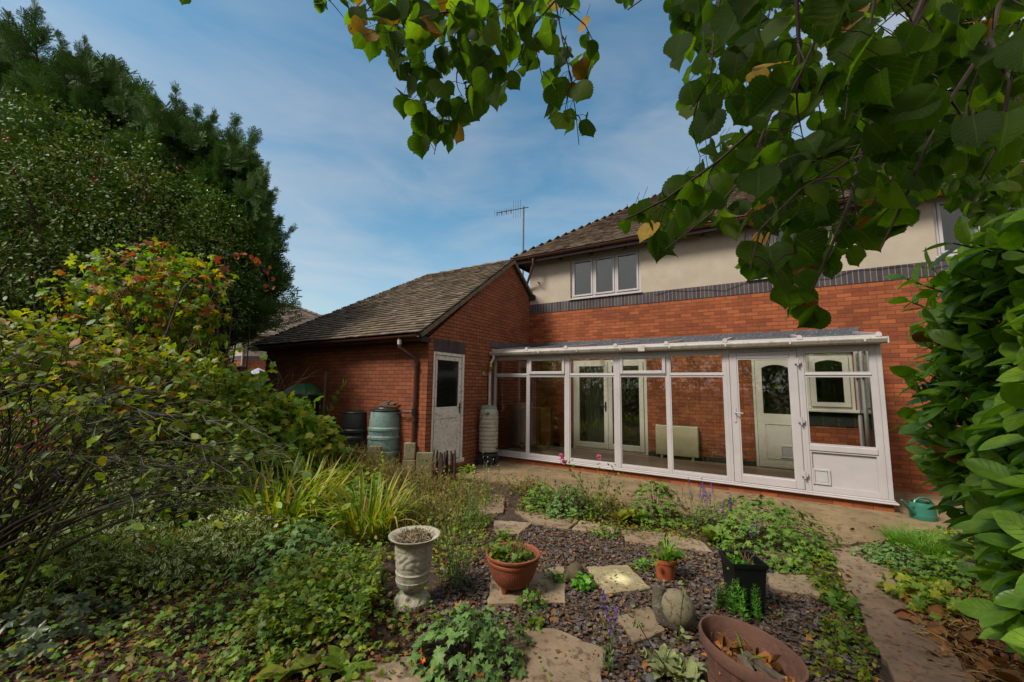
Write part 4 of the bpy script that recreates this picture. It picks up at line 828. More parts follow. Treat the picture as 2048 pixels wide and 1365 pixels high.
# ------------------------------------------------------------------ water butts and the like
M['butt_green'] = mat('grey green plastic', H('7c938d'), H('6c847d'), rough=0.5, ns=3, c3=H('5c736c'))
M['butt_black'] = mat('black plastic', H('202423'), H('191c1b'), rough=0.45, ns=4)
M['butt_beige'] = mat('beige plastic', H('a9a493'), H('989282'), rough=0.5, ns=4, c3=H('86806f'))
M['stand'] = mat('dark grey plastic', H('2a2d30'), H('222427'), rough=0.55)
M['binlid'] = mat('green plastic lid', H('2c5a3a'), H('234c31'), rough=0.42)
M['binbody'] = mat('green plastic bin', H('1f4530'), H('1a3a29'), rough=0.5)
M['log'] = mat('grey weathered wood', H('6b5f50'), H('4a4035'), rough=0.95, ns=18, bump=0.8, bs=40)
M['rotwood'] = mat('dark rotten wood', H('3a241a'), H('26170f'), rough=0.95, ns=15, bump=0.8, bs=50, c3=H('5a4024'))
M['concpost'] = mat('lichened concrete', H('8b8062'), H('6e6548'), rough=0.95, ns=9, bump=0.9, bs=70, c3=H('57502f'))
M['slabm'] = mat('mossy stone slab', H('77714f'), H('5d593f'), rough=0.95, ns=6, bump=0.5, bs=50)
M['terra'] = mat('terracotta', H('87462c'), H('74391f'), rough=0.75, ns=5, bump=0.25, bs=60, c3=H('6a3826'))
M['terra_s'] = mat('orange terracotta', H('a1522c'), H('8d4524'), rough=0.75, ns=6, bump=0.15, bs=60)
M['terra_p'] = mat('faded mauve terracotta', H('6c4b3c'), H('573a2e'), rough=0.8, ns=5, bump=0.35, bs=55, c3=H('6a453c'))
M['stone'] = mat('cast stone', H('a39c8c'), H('918a79'), rough=0.9, ns=7, bump=0.5, bs=110, c3=H('7d7563'))
M['blackpot'] = mat('black plastic planter', H('15191a'), H('101314'), rough=0.35)
M['snail_shell'] = mat('lichened stone shell', H('7d745c'), H('665d48'), rough=0.95, ns=9, bump=0.6, bs=60, c3=H('46402f'))
M['snail_body'] = mat('dark mossy stone', H('57503f'), H('39332a'), rough=0.95, ns=14, bump=0.9, bs=60, c3=H('6c6450'))
M['can'] = mat('green enamel', H('2d6a55'), H('276050'), rough=0.35)
M['potsoil'] = mat('potting soil', H('33241a'), H('20160f'), rough=1, ns=30, bump=1, bs=70)
M['rock'] = mat('mossy rock', H('5a4c38'), H('3f3626'), rough=0.95, ns=14, bump=1.0, bs=45, c3=H('4c4a22'))

def barrel(T_, c, rads, m, n=40, lid=None, lidm=None):
    mb = MB(); mb.lathe(rads, c, n); mb.disc(rads[0][0], (c[0], c[1], c[2]+rads[0][1]), n); T_.part('barrel', mb, M[m], smooth=True)
    if lid: l = MB(); l.lathe(lid, c, n); l.disc(lid[-1][0], (c[0], c[1], c[2]+lid[-1][1]), n); return T_.part('lid', l, M[lidm], smooth=True)
def butt_prof(R_, Hh, rings, bul=0.05):
    p = []; ks = 26
    for i in range(ks+1):
        t = i/ks; r = R_*(0.86+0.14*math.sin(math.pi*min(1, max(0, (t*0.9+0.08))))**0.6); z = Hh*t
        p.append((r, z))
    o = []
    for r, z in p:
        o.append((r, z))
    for zc in rings:
        o += [(R_*1.0, zc-0.028), (R_*1.045, zc-0.02), (R_*1.045, zc+0.02), (R_*1.0, zc+0.028), (R_*0.965, zc+0.045), (R_*0.965, zc+0.052)]
    o = [q for q in o if q in o and not any(abs(q[1]-zc) < 0.055 and q in p for zc in rings)]
    return sorted(o, key=lambda q: q[1])
# green-grey butt beside the downpipe
gb = at(770, 860, 8.15); gbx, gby = gb[0], gb[1]
def top_z(px, py, x, y): q = ray(px, py); k = np.dot([x, y, 1.68], CF)*0; d = math.hypot(x, y)/math.hypot(q[0], q[1]); return 1.68+q[2]*d
def place(px, py, dist): q = ray(px, py); k = dist/np.dot(q, CF); return CAM+q*k
g1 = place(770, 860, 7.75)
zt_ = place(770, 822, 7.75)[2]
bt = Thing('water_butt', 'grey-green ribbed water butt beside the brown downpipe, dry sticks on its black lid', 'water butt', (g1[0], g1[1], 0), 'barrels by the garage wall')
Hh = zt_
barrel(bt, (g1[0], g1[1], 0), butt_prof(0.305, Hh, [Hh-0.34, Hh-0.50, Hh-0.78]), 'butt_green', lid=[(0.275, Hh-0.01), (0.285, Hh+0.01), (0.28, Hh+0.025), (0.19, Hh+0.05), (0.18, Hh+0.065), (0.05, Hh+0.075)], lidm='butt_black')
lg_ = Thing('kindling', 'few weathered sticks lying on the lid of the grey-green butt', 'sticks', (g1[0], g1[1], Hh+0.06))
m = MB(); rn = random.Random(4)
for i in range(6):
    a = rn.uniform(-0.3, 0.5); x, y = g1[0]+rn.uniform(-0.02, .1), g1[1]+rn.uniform(-0.1, 0.05); l_ = rn.uniform(0.12, 0.2)
    m.tube([(x-l_*math.cos(a), y-l_*math.sin(a), Hh+0.085+rn.uniform(0, .03)), (x+l_*math.cos(a), y+l_*math.sin(a), Hh+0.10+rn.uniform(0, .1))], rn.uniform(.012, .022), 6)
lg_.parts('stick', m, M['log'])
cn = MB(); cn.tube([(g1[0]+0.27, g1[1]+0.05, Hh-0.05), (g1[0]+0.45, SY-0.12, Hh-0.02), (DPX, SY-0.06, Hh+0.01)], 0.018, 6); cn.tube([(DPX, SY-0.06, Hh-0.05), (DPX, SY-0.06, Hh+0.07)], 0.045, 10)
bt.part('filler_hose', cn, M['blackm'], smooth=True)
g2_ = place(713, 860, 8.35); zt2 = place(713, 826, 8.35)[2]
bb = Thing('water_butt', 'black water butt behind the grey-green one against the garage wall', 'water butt', (g2_[0], g2_[1], 0), 'barrels by the garage wall')
barrel(bb, (g2_[0], g2_[1], 0), butt_prof(0.31, zt2, [zt2-0.36, zt2-0.50, zt2-0.75]), 'butt_black', lid=[(0.28, zt2-0.01), (0.285, zt2+0.012), (0.28, zt2+0.022), (0.17, zt2+0.05), (0.16, zt2+0.06)], lidm='butt_black')
# slim beige butt on its stand
c = place(963, 860, 7.95); cx, cy = GX+0.24, 7.18
zt3 = top_z(963, 812, cx, cy); zs3 = top_z(963, 905, cx, cy)
sb = Thing('slim_water_butt', 'slim beige ribbed water butt on a dark stand between the door and the conservatory', 'water butt', (cx, cy, 0))
p = []; Hb = zt3-zs3; R3 = 0.205
p += [(0.03, zs3), (R3*0.7, zs3), (R3*0.95, zs3+0.03), (R3, zs3+0.08)]
z = zs3+0.12
for i in range(9):
    gap = 0.075 if i not in (3, 6) else 0.10
    p += [(R3*0.96, z), (R3*1.01, z+0.018), (R3*1.01, z+gap-0.022), (R3*0.96, z+gap-0.004)]; z += gap
ztop = zt3-0.05
p = [q for q in p if q[1] < ztop-0.16]+[(R3*0.99, ztop-0.14), (R3*0.95, ztop-0.06), (R3*0.80, ztop), (R3*0.76, ztop+0.002)]
m = MB(); m.lathe(p, (cx, cy, 0), 36); sb.part('barrel', m, M['butt_beige'], smooth=True)
m = MB(); m.lathe([(R3*0.80, ztop-0.01), (R3*0.86, ztop), (R3*0.84, ztop+0.03), (R3*0.6, ztop+0.055), (R3*0.1, ztop+0.06)], (cx, cy, 0), 36); m.disc(R3*0.1, (cx, cy, ztop+0.06), 36); sb.part('lid', m, M['butt_green'], smooth=True)
m = MB(); n = 4
prof = []
for i in range(16):
    a = 2*math.pi*i/16; k = 1.0 if i % 4 in (0,) else 1.02
    prof.append((cx+0.21*math.cos(a), cy+0.21*math.sin(a)))
for k in range(4):
    a = math.pi/4+k*math.pi/2; x, y = cx+0.15*math.cos(a), cy+0.15*math.sin(a); m.box(x-0.075, y-0.075, 0.0, x+0.075, y+0.075, zs3-0.07)
m.prism(prof, zs3-0.071, zs3-0.012); m.prism([(cx+(x-cx)*0.6, cy+(y-cy)*0.6) for x, y in prof], 0.0, zs3-0.072); sb.part('stand', m, M['stand'], bevel=0.012)
dv = nrm([0-cx, 0-cy, 0]); sd_ = np.array([-dv[1], dv[0], 0]); fc = np.array([cx, cy, 0])+dv*R3*0.97-sd_*0.02
m = MB(); m.tube([fc+[0, 0, ztop-0.10], fc+dv*0.02+[0, 0, ztop-0.10]], 0.028, 14); sb.part('overflow_cap', m, M['lead'], smooth=True)
q = np.array([cx, cy, 0])+nrm([1, 0.1, 0])*R3; m = MB(); m.tube([q+[0, 0, zs3+0.10], q+[0.09, 0, zs3+0.10], q+[0.09, 0, zs3+0.05]], 0.014, 8); sb.part('tap', m, M['blackm'])
# wall lantern
lx = GX; ly = hit(967, 745, 0, GX)[1]; lz = 1.68+0*ly
l0 = hit(967, 748, 0, GX)
la = Thing('wall_lantern', 'small brass carriage lantern on a scrolled bracket by the conservatory corner', 'lantern', (GX, l0[1], l0[2]))
m = MB(); m.tube([(GX+0.001, l0[1], l0[2]), (GX+0.02, l0[1], l0[2])], 0.045, 16)
sp = [(GX+0.02+0.02*k, l0[1]+0.00, l0[2]-0.035*math.sin(k*math.pi/5)) for k in range(9)]; m.tube(sp, 0.009, 6); ex = sp[-1][0]
m.tube([(ex, l0[1], l0[2]), (ex, l0[1], l0[2]+0.05)], 0.012, 8); la.part('bracket', m, M['stone'], smooth=True)
m = MB(); m.lathe([(0.018, 0.05), (0.03, 0.055), (0.045, 0.15), (0.043, 0.152)], (ex, l0[1], l0[2]), 6); la.part('glass', m, M['amber'])
m = MB(); m.lathe([(0.06, 0.15), (0.062, 0.157), (0.035, 0.195), (0.018, 0.215), (0.012, 0.225), (0.016, 0.235), (0.004, 0.26)], (ex, l0[1], l0[2]), 6); m.lathe([(0.002, 0.045), (0.024, 0.045), (0.024, 0.055)], (ex, l0[1], l0[2]), 6)
for k in range(6): a = 2*math.pi*k/6; m.tube([(ex+0.019*math.cos(a), l0[1]+0.019*math.sin(a), l0[2]+0.05), (ex+0.046*math.cos(a), l0[1]+0.046*math.sin(a), l0[2]+0.155)], 0.003, 4)
la.part('lantern_cap', m, M['brass'])
# compost bin and stake
cb_ = place(606, 800, 8.9); zc = place(606, 767, 8.9)[2]
cbn = Thing('compost_bin', 'dark green compost bin with a faceted domed lid half hidden by vine leaves', 'compost bin', (cb_[0], cb_[1], 0))
m = MB(); m.lathe([(0.42, 0), (0.40, 0.1), (0.30, zc-0.28), (0.31, zc-0.26)], (cb_[0], cb_[1], 0), 24); cbn.part('bin_body', m, M['binbody'], smooth=True)
m = MB(); m.lathe([(0.41, zc-0.27), (0.42, zc-0.23), (0.33, zc-0.12), (0.17, zc-0.01), (0.10, zc), (0.001, zc)], (cb_[0], cb_[1], 0), 8, rot=0.3); cbn.part('lid', m, M['binlid'], bevel=0.006)
s0 = place(644, 880, 8.6); s1 = place(652, 743, 8.75)
sk = Thing('wooden_stake', 'tall grey stake leaning in front of the garage wall beside the compost bin', 'stake', (s0[0], s0[1], 0))
m = MB(); m.tube([(s0[0]-0.02, s0[1], 0), s0, s1], [0.03, 0.028, 0.026], 8); sk.part('pole', m, M['log'])
# low bench-like brick ledge left of the black butt
q = place(672, 865, 8.7); lb = Thing('clay_trough', 'small reddish clay trough against the garage wall left of the black butt', 'trough', (q[0], q[1], 0))
m = MB(); m.box(q[0]-0.22, q[1]-0.1, 0, q[0]+0.22, q[1]+0.1, q[2]-0.04); m.box(q[0]-0.25, q[1]-0.13, q[2]-0.04, q[0]+0.25, q[1]+0.13, q[2]); lb.part('trough', m, M['terra'], bevel=0.01)
m = MB(); m.box(q[0]-0.14, q[1]-0.05, q[2], q[0]+0.1, q[1]+0.08, q[2]+0.11); lb.part('brick', m, M['rotwood'], bevel=0.012)
# concrete posts, slab, log roll
def blockpost(name, label, px0, px1, py0, dist, cat='post', m='concpost', seg=1, dp=0.12):
    a = place(px0, py0, dist); b = place(px1, py0, dist); zt = (a[2]+b[2])/2; t = Thing(name, label, cat, ((a[0]+b[0])/2, (a[1]+b[1])/2, 0))
    u = nrm((b-a)*[1, 1, 0]); v = np.array([-u[1], u[0], 0]); wd = np.linalg.norm((b-a)[:2])/2; mid_ = (a+b)/2
    hs = zt/seg
    for i in range(seg):
        mb = MB(); k = 1.0+0.10*((i+1) % 2)*(1 if seg > 1 else 0)
        # slightly uneven block
        mb.obox((mid_[0]+v[0]*dp/2, mid_[1]+v[1]*dp/2, hs*(i+0.5)), u*wd*k, v*dp/2*k, np.array([0, 0, hs/2-0.002])); t.part('block', mb, M[m], bevel=0.014)
    return t
blockpost('concrete_post', 'squat lichened concrete post in front of the downpipe', 808, 831, 886, 7.35, seg=2)
blockpost('concrete_post', 'low yellow-lichened block in front of the grey-green butt', 737, 762, 893, 7.3, seg=1, dp=0.10)
slb = blockpost('stone_slab', 'mossy stone slab standing on edge beside the log roll', 833, 868, 905, 7.15, 'slab', 'slabm', dp=0.05)
a = place(868, 905, 6.95); b = place(908, 900, 7.0)
lr = Thing('log_roll_edging', 'dark rotting roll of upright log edging in front of the white garage door', 'log roll', (a[0], a[1], 0)); m = MB(); rn = random.Random(8)
for i in range(11):
    t = i/10; x, y = a[0]+(b[0]-a[0])*t+rn.uniform(-.012, .012), a[1]+(b[1]-a[1])*t+0.10*math.sin(t*9)*.5; zt = a[2]+rn.uniform(-.04, .035)
    m.tube([(x, y, 0), (x+rn.uniform(-.015, .015), y, zt*0.6), (x+rn.uniform(-.02, .02), y, zt)], [0.024, 0.024, rn.uniform(.012, .022)], 7)
lr.parts('stake', m, M['rotwood'])
# ------------------------------------------------------------------ pots
def heap(c, r, h, m, n=18, k=5, name='soil', T_=None, sx=1, sy=1, rot=0):
    mb = MB(); rn = random.Random(int(c[0]*100)); pr = [(r*(1-i/k), h*(1-(1-i/k)**2)) for i in range(k)]
    mb.lathe(pr, c, n, sx=sx, sy=sy, rot=rot, rfun=lambda a, z, i: 1+0.05*math.sin(a*3+i)*(i > 0)); mb.add([(c[0], c[1], c[2]+h)], []); K = len(mb.V)-1
    mb.Fc += [((k-1)*n+i, (k-1)*n+(i+1) % n, K) for i in range(n)]; mb.mi += [0]*n
    return T_.part(name, mb, m, smooth=True)
# urn
ub = gr(824, 1207); UX, UY = ub[0], ub[1]; UH = 0.615
ur = Thing('garden_urn', 'tall pale cast-stone urn with scroll relief and a flared lip full of dried stems', 'urn', (UX, UY, 0))
pf = [(0.118, 0.0), (0.134, 0.004), (0.137, 0.045), (0.130, 0.055), (0.122, 0.066), (0.092, 0.088), (0.068, 0.106), (0.062, 0.122), (0.078, 0.137), (0.104, 0.150), (0.121, 0.180), (0.129, 0.215), (0.131, 0.222), (0.127, 0.228), (0.130, 0.255), (0.131, 0.282), (0.135, 0.288), (0.131, 0.296)]
for i in range(26): t = i/25; pf.append((0.128+0.016*t, 0.300+t*0.225))
pf += [(0.148, 0.535), (0.158, 0.555), (0.186, 0.582), (0.198, 0.592), (0.199, 0.599), (0.190, 0.600), (0.172, 0.590), (0.150, 0.575), (0.138, 0.560), (0.134, 0.540)]
def relief(a, z, i):
    if 0.31 < z < 0.52:
        u = a*0.14; v = z
        s1 = math.sin(u*46+2.2*math.sin(v*38)); s2 = math.sin(v*52+2.6*math.sin(u*30+1)); e = min(1, (z-0.31)/0.02, (0.52-z)/0.02)
        return 1+0.045*e*max(0, s1*s2+0.12)**0.5 if s1*s2 > -0.12 else 1
    if 0.20 < z < 0.222: return 1+0.012*math.sin(a*22)
    if 0.01 < z < 0.05: return 1+0.010*math.sin(a*30)
    return 1
ZU = 0.85; m = MB(); m.lathe(pf, (UX, UY, 0), 200, rfun=relief); m.V = [(x, y, z*ZU) for x, y, z in m.V]; ur.part('urn_body', m, M['stone'], smooth=True)
heap((UX, UY, 0.545*ZU), 0.15, 0.03, M['potsoil'], T_=ur)
# terracotta bowl on three feet
bb_ = gr(1025, 1183); BX, BY = bb_[0], bb_[1]
bw_ = Thing('terracotta_bowl', 'wide ribbed terracotta bowl on small feet with green weeds growing in it', 'bowl planter', (BX, BY, 0))
rib = lambda a, z, i: 1+(0.006*math.sin(a*64) if 2 <= i <= 9 else 0)
pf = [(0.10, 0.065), (0.125, 0.068), (0.150, 0.095), (0.172, 0.13), (0.186, 0.165), (0.196, 0.20), (0.203, 0.235), (0.205, 0.24), (0.212, 0.245), (0.215, 0.262), (0.205, 0.268), (0.207, 0.285), (0.225, 0.290), (0.227, 0.305), (0.215, 0.309), (0.203, 0.298), (0.195, 0.24), (0.18, 0.20)]
m = MB(); m.lathe(pf, (BX, BY, 0), 256, rfun=rib); bw_.part('bowl', m, M['terra'], smooth=True)
for k in range(3):
    a = -0.5+2*math.pi*k/3-math.pi/2+0.4; m = MB(); x, y = BX+0.105*math.cos(a), BY+0.105*math.sin(a)
    m.lathe([(0.001, 0.0), (0.018, 0.0), (0.02, 0.01), (0.03, 0.06), (0.04, 0.085)], (x, y, 0), 8); bw_.part('foot', m, M['terra'])
heap((BX, BY, 0.235), 0.197, 0.03, M['potsoil'], T_=bw_)
# small terracotta pot
sp_ = gr(1331, 1158); PXX, PYY = sp_[0], sp_[1]
tp = Thing('flower_pot', 'small orange plastic flower pot with grassy weeds behind the stone snail', 'flower pot', (PXX, PYY, 0))
m = MB(); m.lathe([(0.001, 0), (0.072, 0.0), (0.093, 0.15), (0.099, 0.152), (0.101, 0.18), (0.096, 0.181), (0.092, 0.16), (0.088, 0.13)], (PXX, PYY, 0), 40); tp.part('pot', m, M['terra_s'], smooth=True)
heap((PXX, PYY, 0.145), 0.092, 0.02, M['potsoil'], T_=tp)
# square black planter
K0 = gr(1486, 1222); KX, KY = K0[0]+0.01, K0[1]+0.06
kp = Thing('square_planter', 'tall tapered square black planter with weeds at the back of the mauve pot', 'planter', (KX, KY, 0))
def sqring(h, z, rot): return [(KX+h*math.sqrt(2)*math.cos(rot+math.pi/4+k*math.pi/2), KY+h*math.sqrt(2)*math.sin(rot+math.pi/4+k*math.pi/2), z) for k in range(4)]
rot = R(28); lv = [(q*0.80, z*0.93) for q, z in ((0.118, 0), (0.148, 0.355), (0.160, 0.358), (0.163, 0.395), (0.155, 0.397), (0.146, 0.388), (0.140, 0.30))]
m = MB(); vs = []
for h_, z in lv: vs += sqring(h_, z, rot)
m.add(vs, [(i*4+k, i*4+(k+1) % 4, (i+1)*4+(k+1) % 4, (i+1)*4+k) for i in range(len(lv)-1) for k in range(4)]+[(0, 1, 2, 3)]); kp.part('tub', m, M['blackpot'], bevel=0.006)
m = MB(); m.add(sqring(0.113, 0.30, rot), [(0, 1, 2, 3)]); kp.part('soil', m, M['potsoil'])
# large oval mauve pot in the foreground
bc = place(1498, 1290, 1.93); OX, OY, OZ = bc; rot_o = R(-32)+R(-8)
op = Thing('oval_pot', 'large oval mauve terracotta pot with a fluted wall holding dead leaves and rotten wood', 'pot', (OX, OY, 0))
SXo, SYo = 0.262, 0.178
flute = lambda a, z, i: 1-(0.022*max(0, math.cos(a*14))**4 if i in (1, 2, 3, 4) else 0)
pf = [(0.70, 0.0), (0.74, 0.01), (0.80, 0.10), (0.86, OZ*0.55), (0.90, OZ-0.075), (0.925, OZ-0.066), (0.975, OZ-0.060), (1.0, OZ-0.045), (1.005, OZ-0.012), (0.985, OZ), (0.945, OZ), (0.925, OZ-0.012), (0.90, OZ-0.06), (0.86, OZ-0.16), (0.80, OZ-0.26)]
m = MB(); m.lathe(pf, (OX, OY, 0), 168, sx=SXo, sy=SYo, rot=rot_o, rfun=flute); op.part('pot_wall', m, M['terra_p'], smooth=True)
heap((OX, OY, OZ-0.17), 0.88, 0.05, M['potsoil'], T_=op, sx=SXo, sy=SYo, rot=rot_o, n=40)
m = MB(); rn = random.Random(5)
for i in range(4):
    a = rn.uniform(-0.5, 0.2)+rot_o; x, y = OX+rn.uniform(-.02, .08), OY+rn.uniform(-.06, .05)-0.02; l_ = rn.uniform(.06, .11)
    m.bar((x-l_*math.cos(a), y-l_*math.sin(a), OZ-0.095+rn.uniform(-.02, .02)), (x+l_*math.cos(a), y+l_*math.sin(a), OZ-0.09+rn.uniform(-.02, .02)), rn.uniform(.03, .05), rn.uniform(.012, .025))
rw = Thing('rotten_wood', 'pale splintered pieces of rotten wood lying inside the oval mauve pot', 'wood', (OX, OY, OZ-0.1)); rw.parts('splinter', m, M['log'], bevel=0.004)
# stone snail
s0 = gr(1352, 1262); NX, NY = s0[0], s0[1]+0.05
sn = Thing('stone_snail', 'weathered stone snail ornament with a big round shell and a raised head', 'ornament', (NX, NY, 0))
rightv = CR*[1, 1, 0]; rightv = nrm(rightv); fwdv = nrm(CF*[1, 1, 0])
def loc(r_, f_, z): return np.array([NX, NY, 0])+rightv*r_+fwdv*f_+np.array([0, 0, z])
sh = MB(); prof = []
for i in range(25): t = math.pi*i/24; prof.append((0.122*math.sin(t)+0.0005, 0.125-0.122*math.cos(t)))
c = loc(0.0, 0.0, 0); sh.lathe(prof, (c[0], c[1], 0), 40, rfun=lambda a, z, i: 1+0.015*math.sin(a*2+z*14), sy=0.9); sn.part('shell', sh, M['snail_shell'], smooth=True)
pts = [loc(0.17, 0.01, 0.012), loc(0.08, -0.02, 0.03), loc(-0.03, -0.02, 0.04), loc(-0.10, 0.0, 0.06), loc(-0.118, 0.03, 0.13), loc(-0.108, 0.05, 0.20), loc(-0.096, 0.05, 0.248), loc(-0.092, 0.045, 0.262)]
bd = MB(); bd.tube(pts, [0.012, 0.045, 0.06, 0.058, 0.048, 0.043, 0.038, 0.02], 16); sn.part('body', bd, M['snail_body'], smooth=True)
for dx in (-0.02, 0.022):
    hn = MB(); hn.tube([loc(-0.095+dx, 0.045, 0.25), loc(-0.095+dx*1.2, 0.04, 0.285)], [0.010, 0.008], 8); hn.lathe([(0.001, -0.010), (0.010, -0.004), (0.011, 0.003), (0.006, 0.010), (0.001, 0.012)], loc(-0.095+dx*1.2, 0.04, 0.288), 8); sn.part('horn', hn, M['snail_shell'], smooth=True)
# watering can
WX, WY = 1.70, 7.52
wc = Thing('watering_can', 'green watering can on the patio at the foot of the laurel', 'watering can', (WX, WY, 0.012))
m = MB(); m.lathe([(0.001, 0.012), (0.128, 0.012), (0.134, 0.03), (0.132, 0.05), (0.136, 0.055), (0.135, 0.06), (0.128, 0.16), (0.122, 0.20), (0.115, 0.222), (0.112, 0.223), (0.118, 0.20)], (WX, WY, 0), 32); wc.part('can_body', m, M['can'], smooth=True)
L3 = lambda r_, f_, z: np.array([WX, WY, 0])+rightv*r_+fwdv*f_+np.array([0, 0, z])
m = MB(); m.tube([L3(-0.10, -0.01, 0.06), L3(-0.20, -0.03, 0.15), L3(-0.31, -0.05, 0.26)], [0.032, 0.022, 0.014], 10); wc.part('spout', m, M['can'], smooth=True)
m = MB(); m.tube([L3(-0.115, -0.02, 0.17), L3(-0.215, -0.035, 0.172)], 0.008, 6); wc.part('brace', m, M['can'])
m = MB(); m.tube([L3(-0.11, 0, 0.19), L3(-0.09, 0, 0.24), L3(-0.03, 0, 0.275), L3(0.05, 0, 0.275), L3(0.11, 0, 0.25), L3(0.15, 0, 0.19), L3(0.16, 0, 0.12), L3(0.125, 0, 0.07)], 0.013, 8); wc.part('handle', m, M['can'], smooth=True)
# mossy rock
def rockmesh(c, r, seed, sq=0.75, n=18):
    rn = random.Random(seed); ph = [rn.uniform(0, 6) for _ in range(6)]; mb = MB(); prof = [(math.sin(math.pi*i/12)*r+1e-4, r*sq*(0.75-math.cos(math.pi*i/12))) for i in range(13)]
    mb.lathe(prof, c, n, rfun=lambda a, z, i: 1+0.14*math.sin(a*2+ph[0]+i*.4)+0.10*math.sin(a*5+ph[1]+i)+0.06*math.sin(a*9+ph[2]+i*2)); return mb
q = gr(1146, 1165); rk = Thing('mossy_rock', 'brown mossy rock beside the terracotta bowl with a bright green seedling', 'rock', (q[0], q[1], 0)); rk.part('rock', rockmesh((q[0], q[1]+0.05, -0.01), 0.085, 3, 1.0), M['rock'], smooth=True)
q = gr(1300, 1372); q[0] -= .0; rk = Thing('grey_rock', 'small bluish grey stone at the left of the woolly lambs ear', 'rock', (q[0], q[1], 0)); M['greyrock'] = mat('grey rock', H('4c524e'), H('3e4440'), rough=0.9, ns=10, bump=.4); rk.part('rock', rockmesh((q[0], q[1]+.03, -0.01), 0.035, 7, 0.8), M['greyrock'], smooth=True)
# flagstones
FL = [
 ([(1012, 1262), (1112, 1256), (1212, 1300), (1196, 1400), (1000, 1425), (1028, 1318)], 'stonewarm', 'big pale brown flagstone in the foreground right of the leafy geranium'),
 ([(716, 1330), (838, 1308), (872, 1400), (640, 1425)], 'stoneflag', 'grey flagstone at the bottom edge left of the foreground geranium'),
 ([(982, 1152), (1128, 1132), (1130, 1203), (973, 1208)], 'stoneflag', 'grey flagstone under the terracotta bowl'),
 ([(1174, 1134), (1254, 1130), (1300, 1175), (1211, 1188)], 'palespot', 'flagstone with a bleached pale patch between the rock and the flower pot'),
 ([(990, 1041), (1064, 1046), (1036, 1068), (984, 1062)], 'stoneflag', 'small flagstone at the far left end of the ring of stones'),
 ([(1030, 1022), (1110, 1028), (1158, 1040), (1136, 1058), (1066, 1046)], 'stonewarm', 'curved warm flagstone below the two small geraniums'),
 ([(1162, 1041), (1238, 1056), (1226, 1068), (1142, 1059)], 'stoneflag', 'narrow flagstone next right of the curved warm one'),
 ([(1244, 1061), (1330, 1066), (1326, 1091), (1250, 1082)], 'stonewarm', 'oblong flagstone directly behind the small flower pot'),
 ([(1336, 1070), (1402, 1082), (1424, 1104), (1338, 1093)], 'stoneflag', 'flagstone left of the black planter rim'),
 ([(1532, 1102), (1598, 1110), (1626, 1136), (1548, 1128)], 'stonewarm', 'small flagstone right of the black planter, nearer the patio'),
 ([(1534, 1148), (1618, 1150), (1642, 1192), (1540, 1178)], 'stoneflag', 'flagstone right of the black planter, nearer the mauve pot'),
 ([(1233, 1236), (1300, 1214), (1330, 1262), (1268, 1285)], 'stonewarm', 'flagstone under the left side of the stone snail'),
 ([(955, 985), (1010, 992), (1006, 1026), (948, 1030)], 'stonewarm', 'flagstone by the patio edge left of the geraniums'),
]
M['palespot'] = mat('bleached sandstone', H('8d8163'), H('7d7155'), rough=0.9, ns=4.5, bump=0.5, bs=50, c3=H('a39468'))
_t = M['palespot'].node_tree; _b = _t.nodes['Principled BSDF']; _src = _b.inputs['Base Color'].links[0].from_socket; _c = gr(1237, 1163)
_g = N(_t, 'ShaderNodeNewGeometry'); _v = N(_t, 'ShaderNodeVectorMath', operation='DISTANCE'); _v.inputs[1].default_value = (_c[0], _c[1], 0.02); _t.links.new(_g.outputs['Position'], _v.inputs[0])
_n = N(_t, 'ShaderNodeTexNoise'); _n.inputs['Scale'].default_value = 14; _t.links.new(_g.outputs['Position'], _n.inputs['Vector']); _a = N(_t, 'ShaderNodeMath', operation='MULTIPLY_ADD'); _a.inputs[1].default_value = 0.10; _t.links.new(_n.outputs['Fac'], _a.inputs[0]); _t.links.new(_v.outputs['Value'], _a.inputs[2])
_q = N(_t, 'ShaderNodeMapRange'); _q.inputs[1].default_value = 0.07; _q.inputs[2].default_value = 0.17; _q.inputs[3].default_value = 1; _q.inputs[4].default_value = 0; _t.links.new(_a.outputs[0], _q.inputs[0])
_x = N(_t, 'ShaderNodeMix', data_type='RGBA'); _x.inputs['B'].default_value = H('d8cc9c'); _t.links.new(_q.outputs[0], _x.inputs['Factor']); _t.links.new(_src, _x.inputs['A']); _t.links.new(_x.outputs['Result'], _b.inputs['Base Color'])
FPOLY = []
for i, (px, mm, lab) in enumerate(FL):
    pw = poly_px(px, 0.02); FPOLY.append(pw); o = slab(pw, 0.020+0.0005*i); cc = np.mean(np.array(pw), 0)
    ob_ = o.build('flagstone', M[mm], None, (cc[0], cc[1], 0), bevel=0.005); ob_.location = (cc[0], cc[1], 0); tag(ob_, lab, 'flagstone', 'flagstones set in the slate chippings')

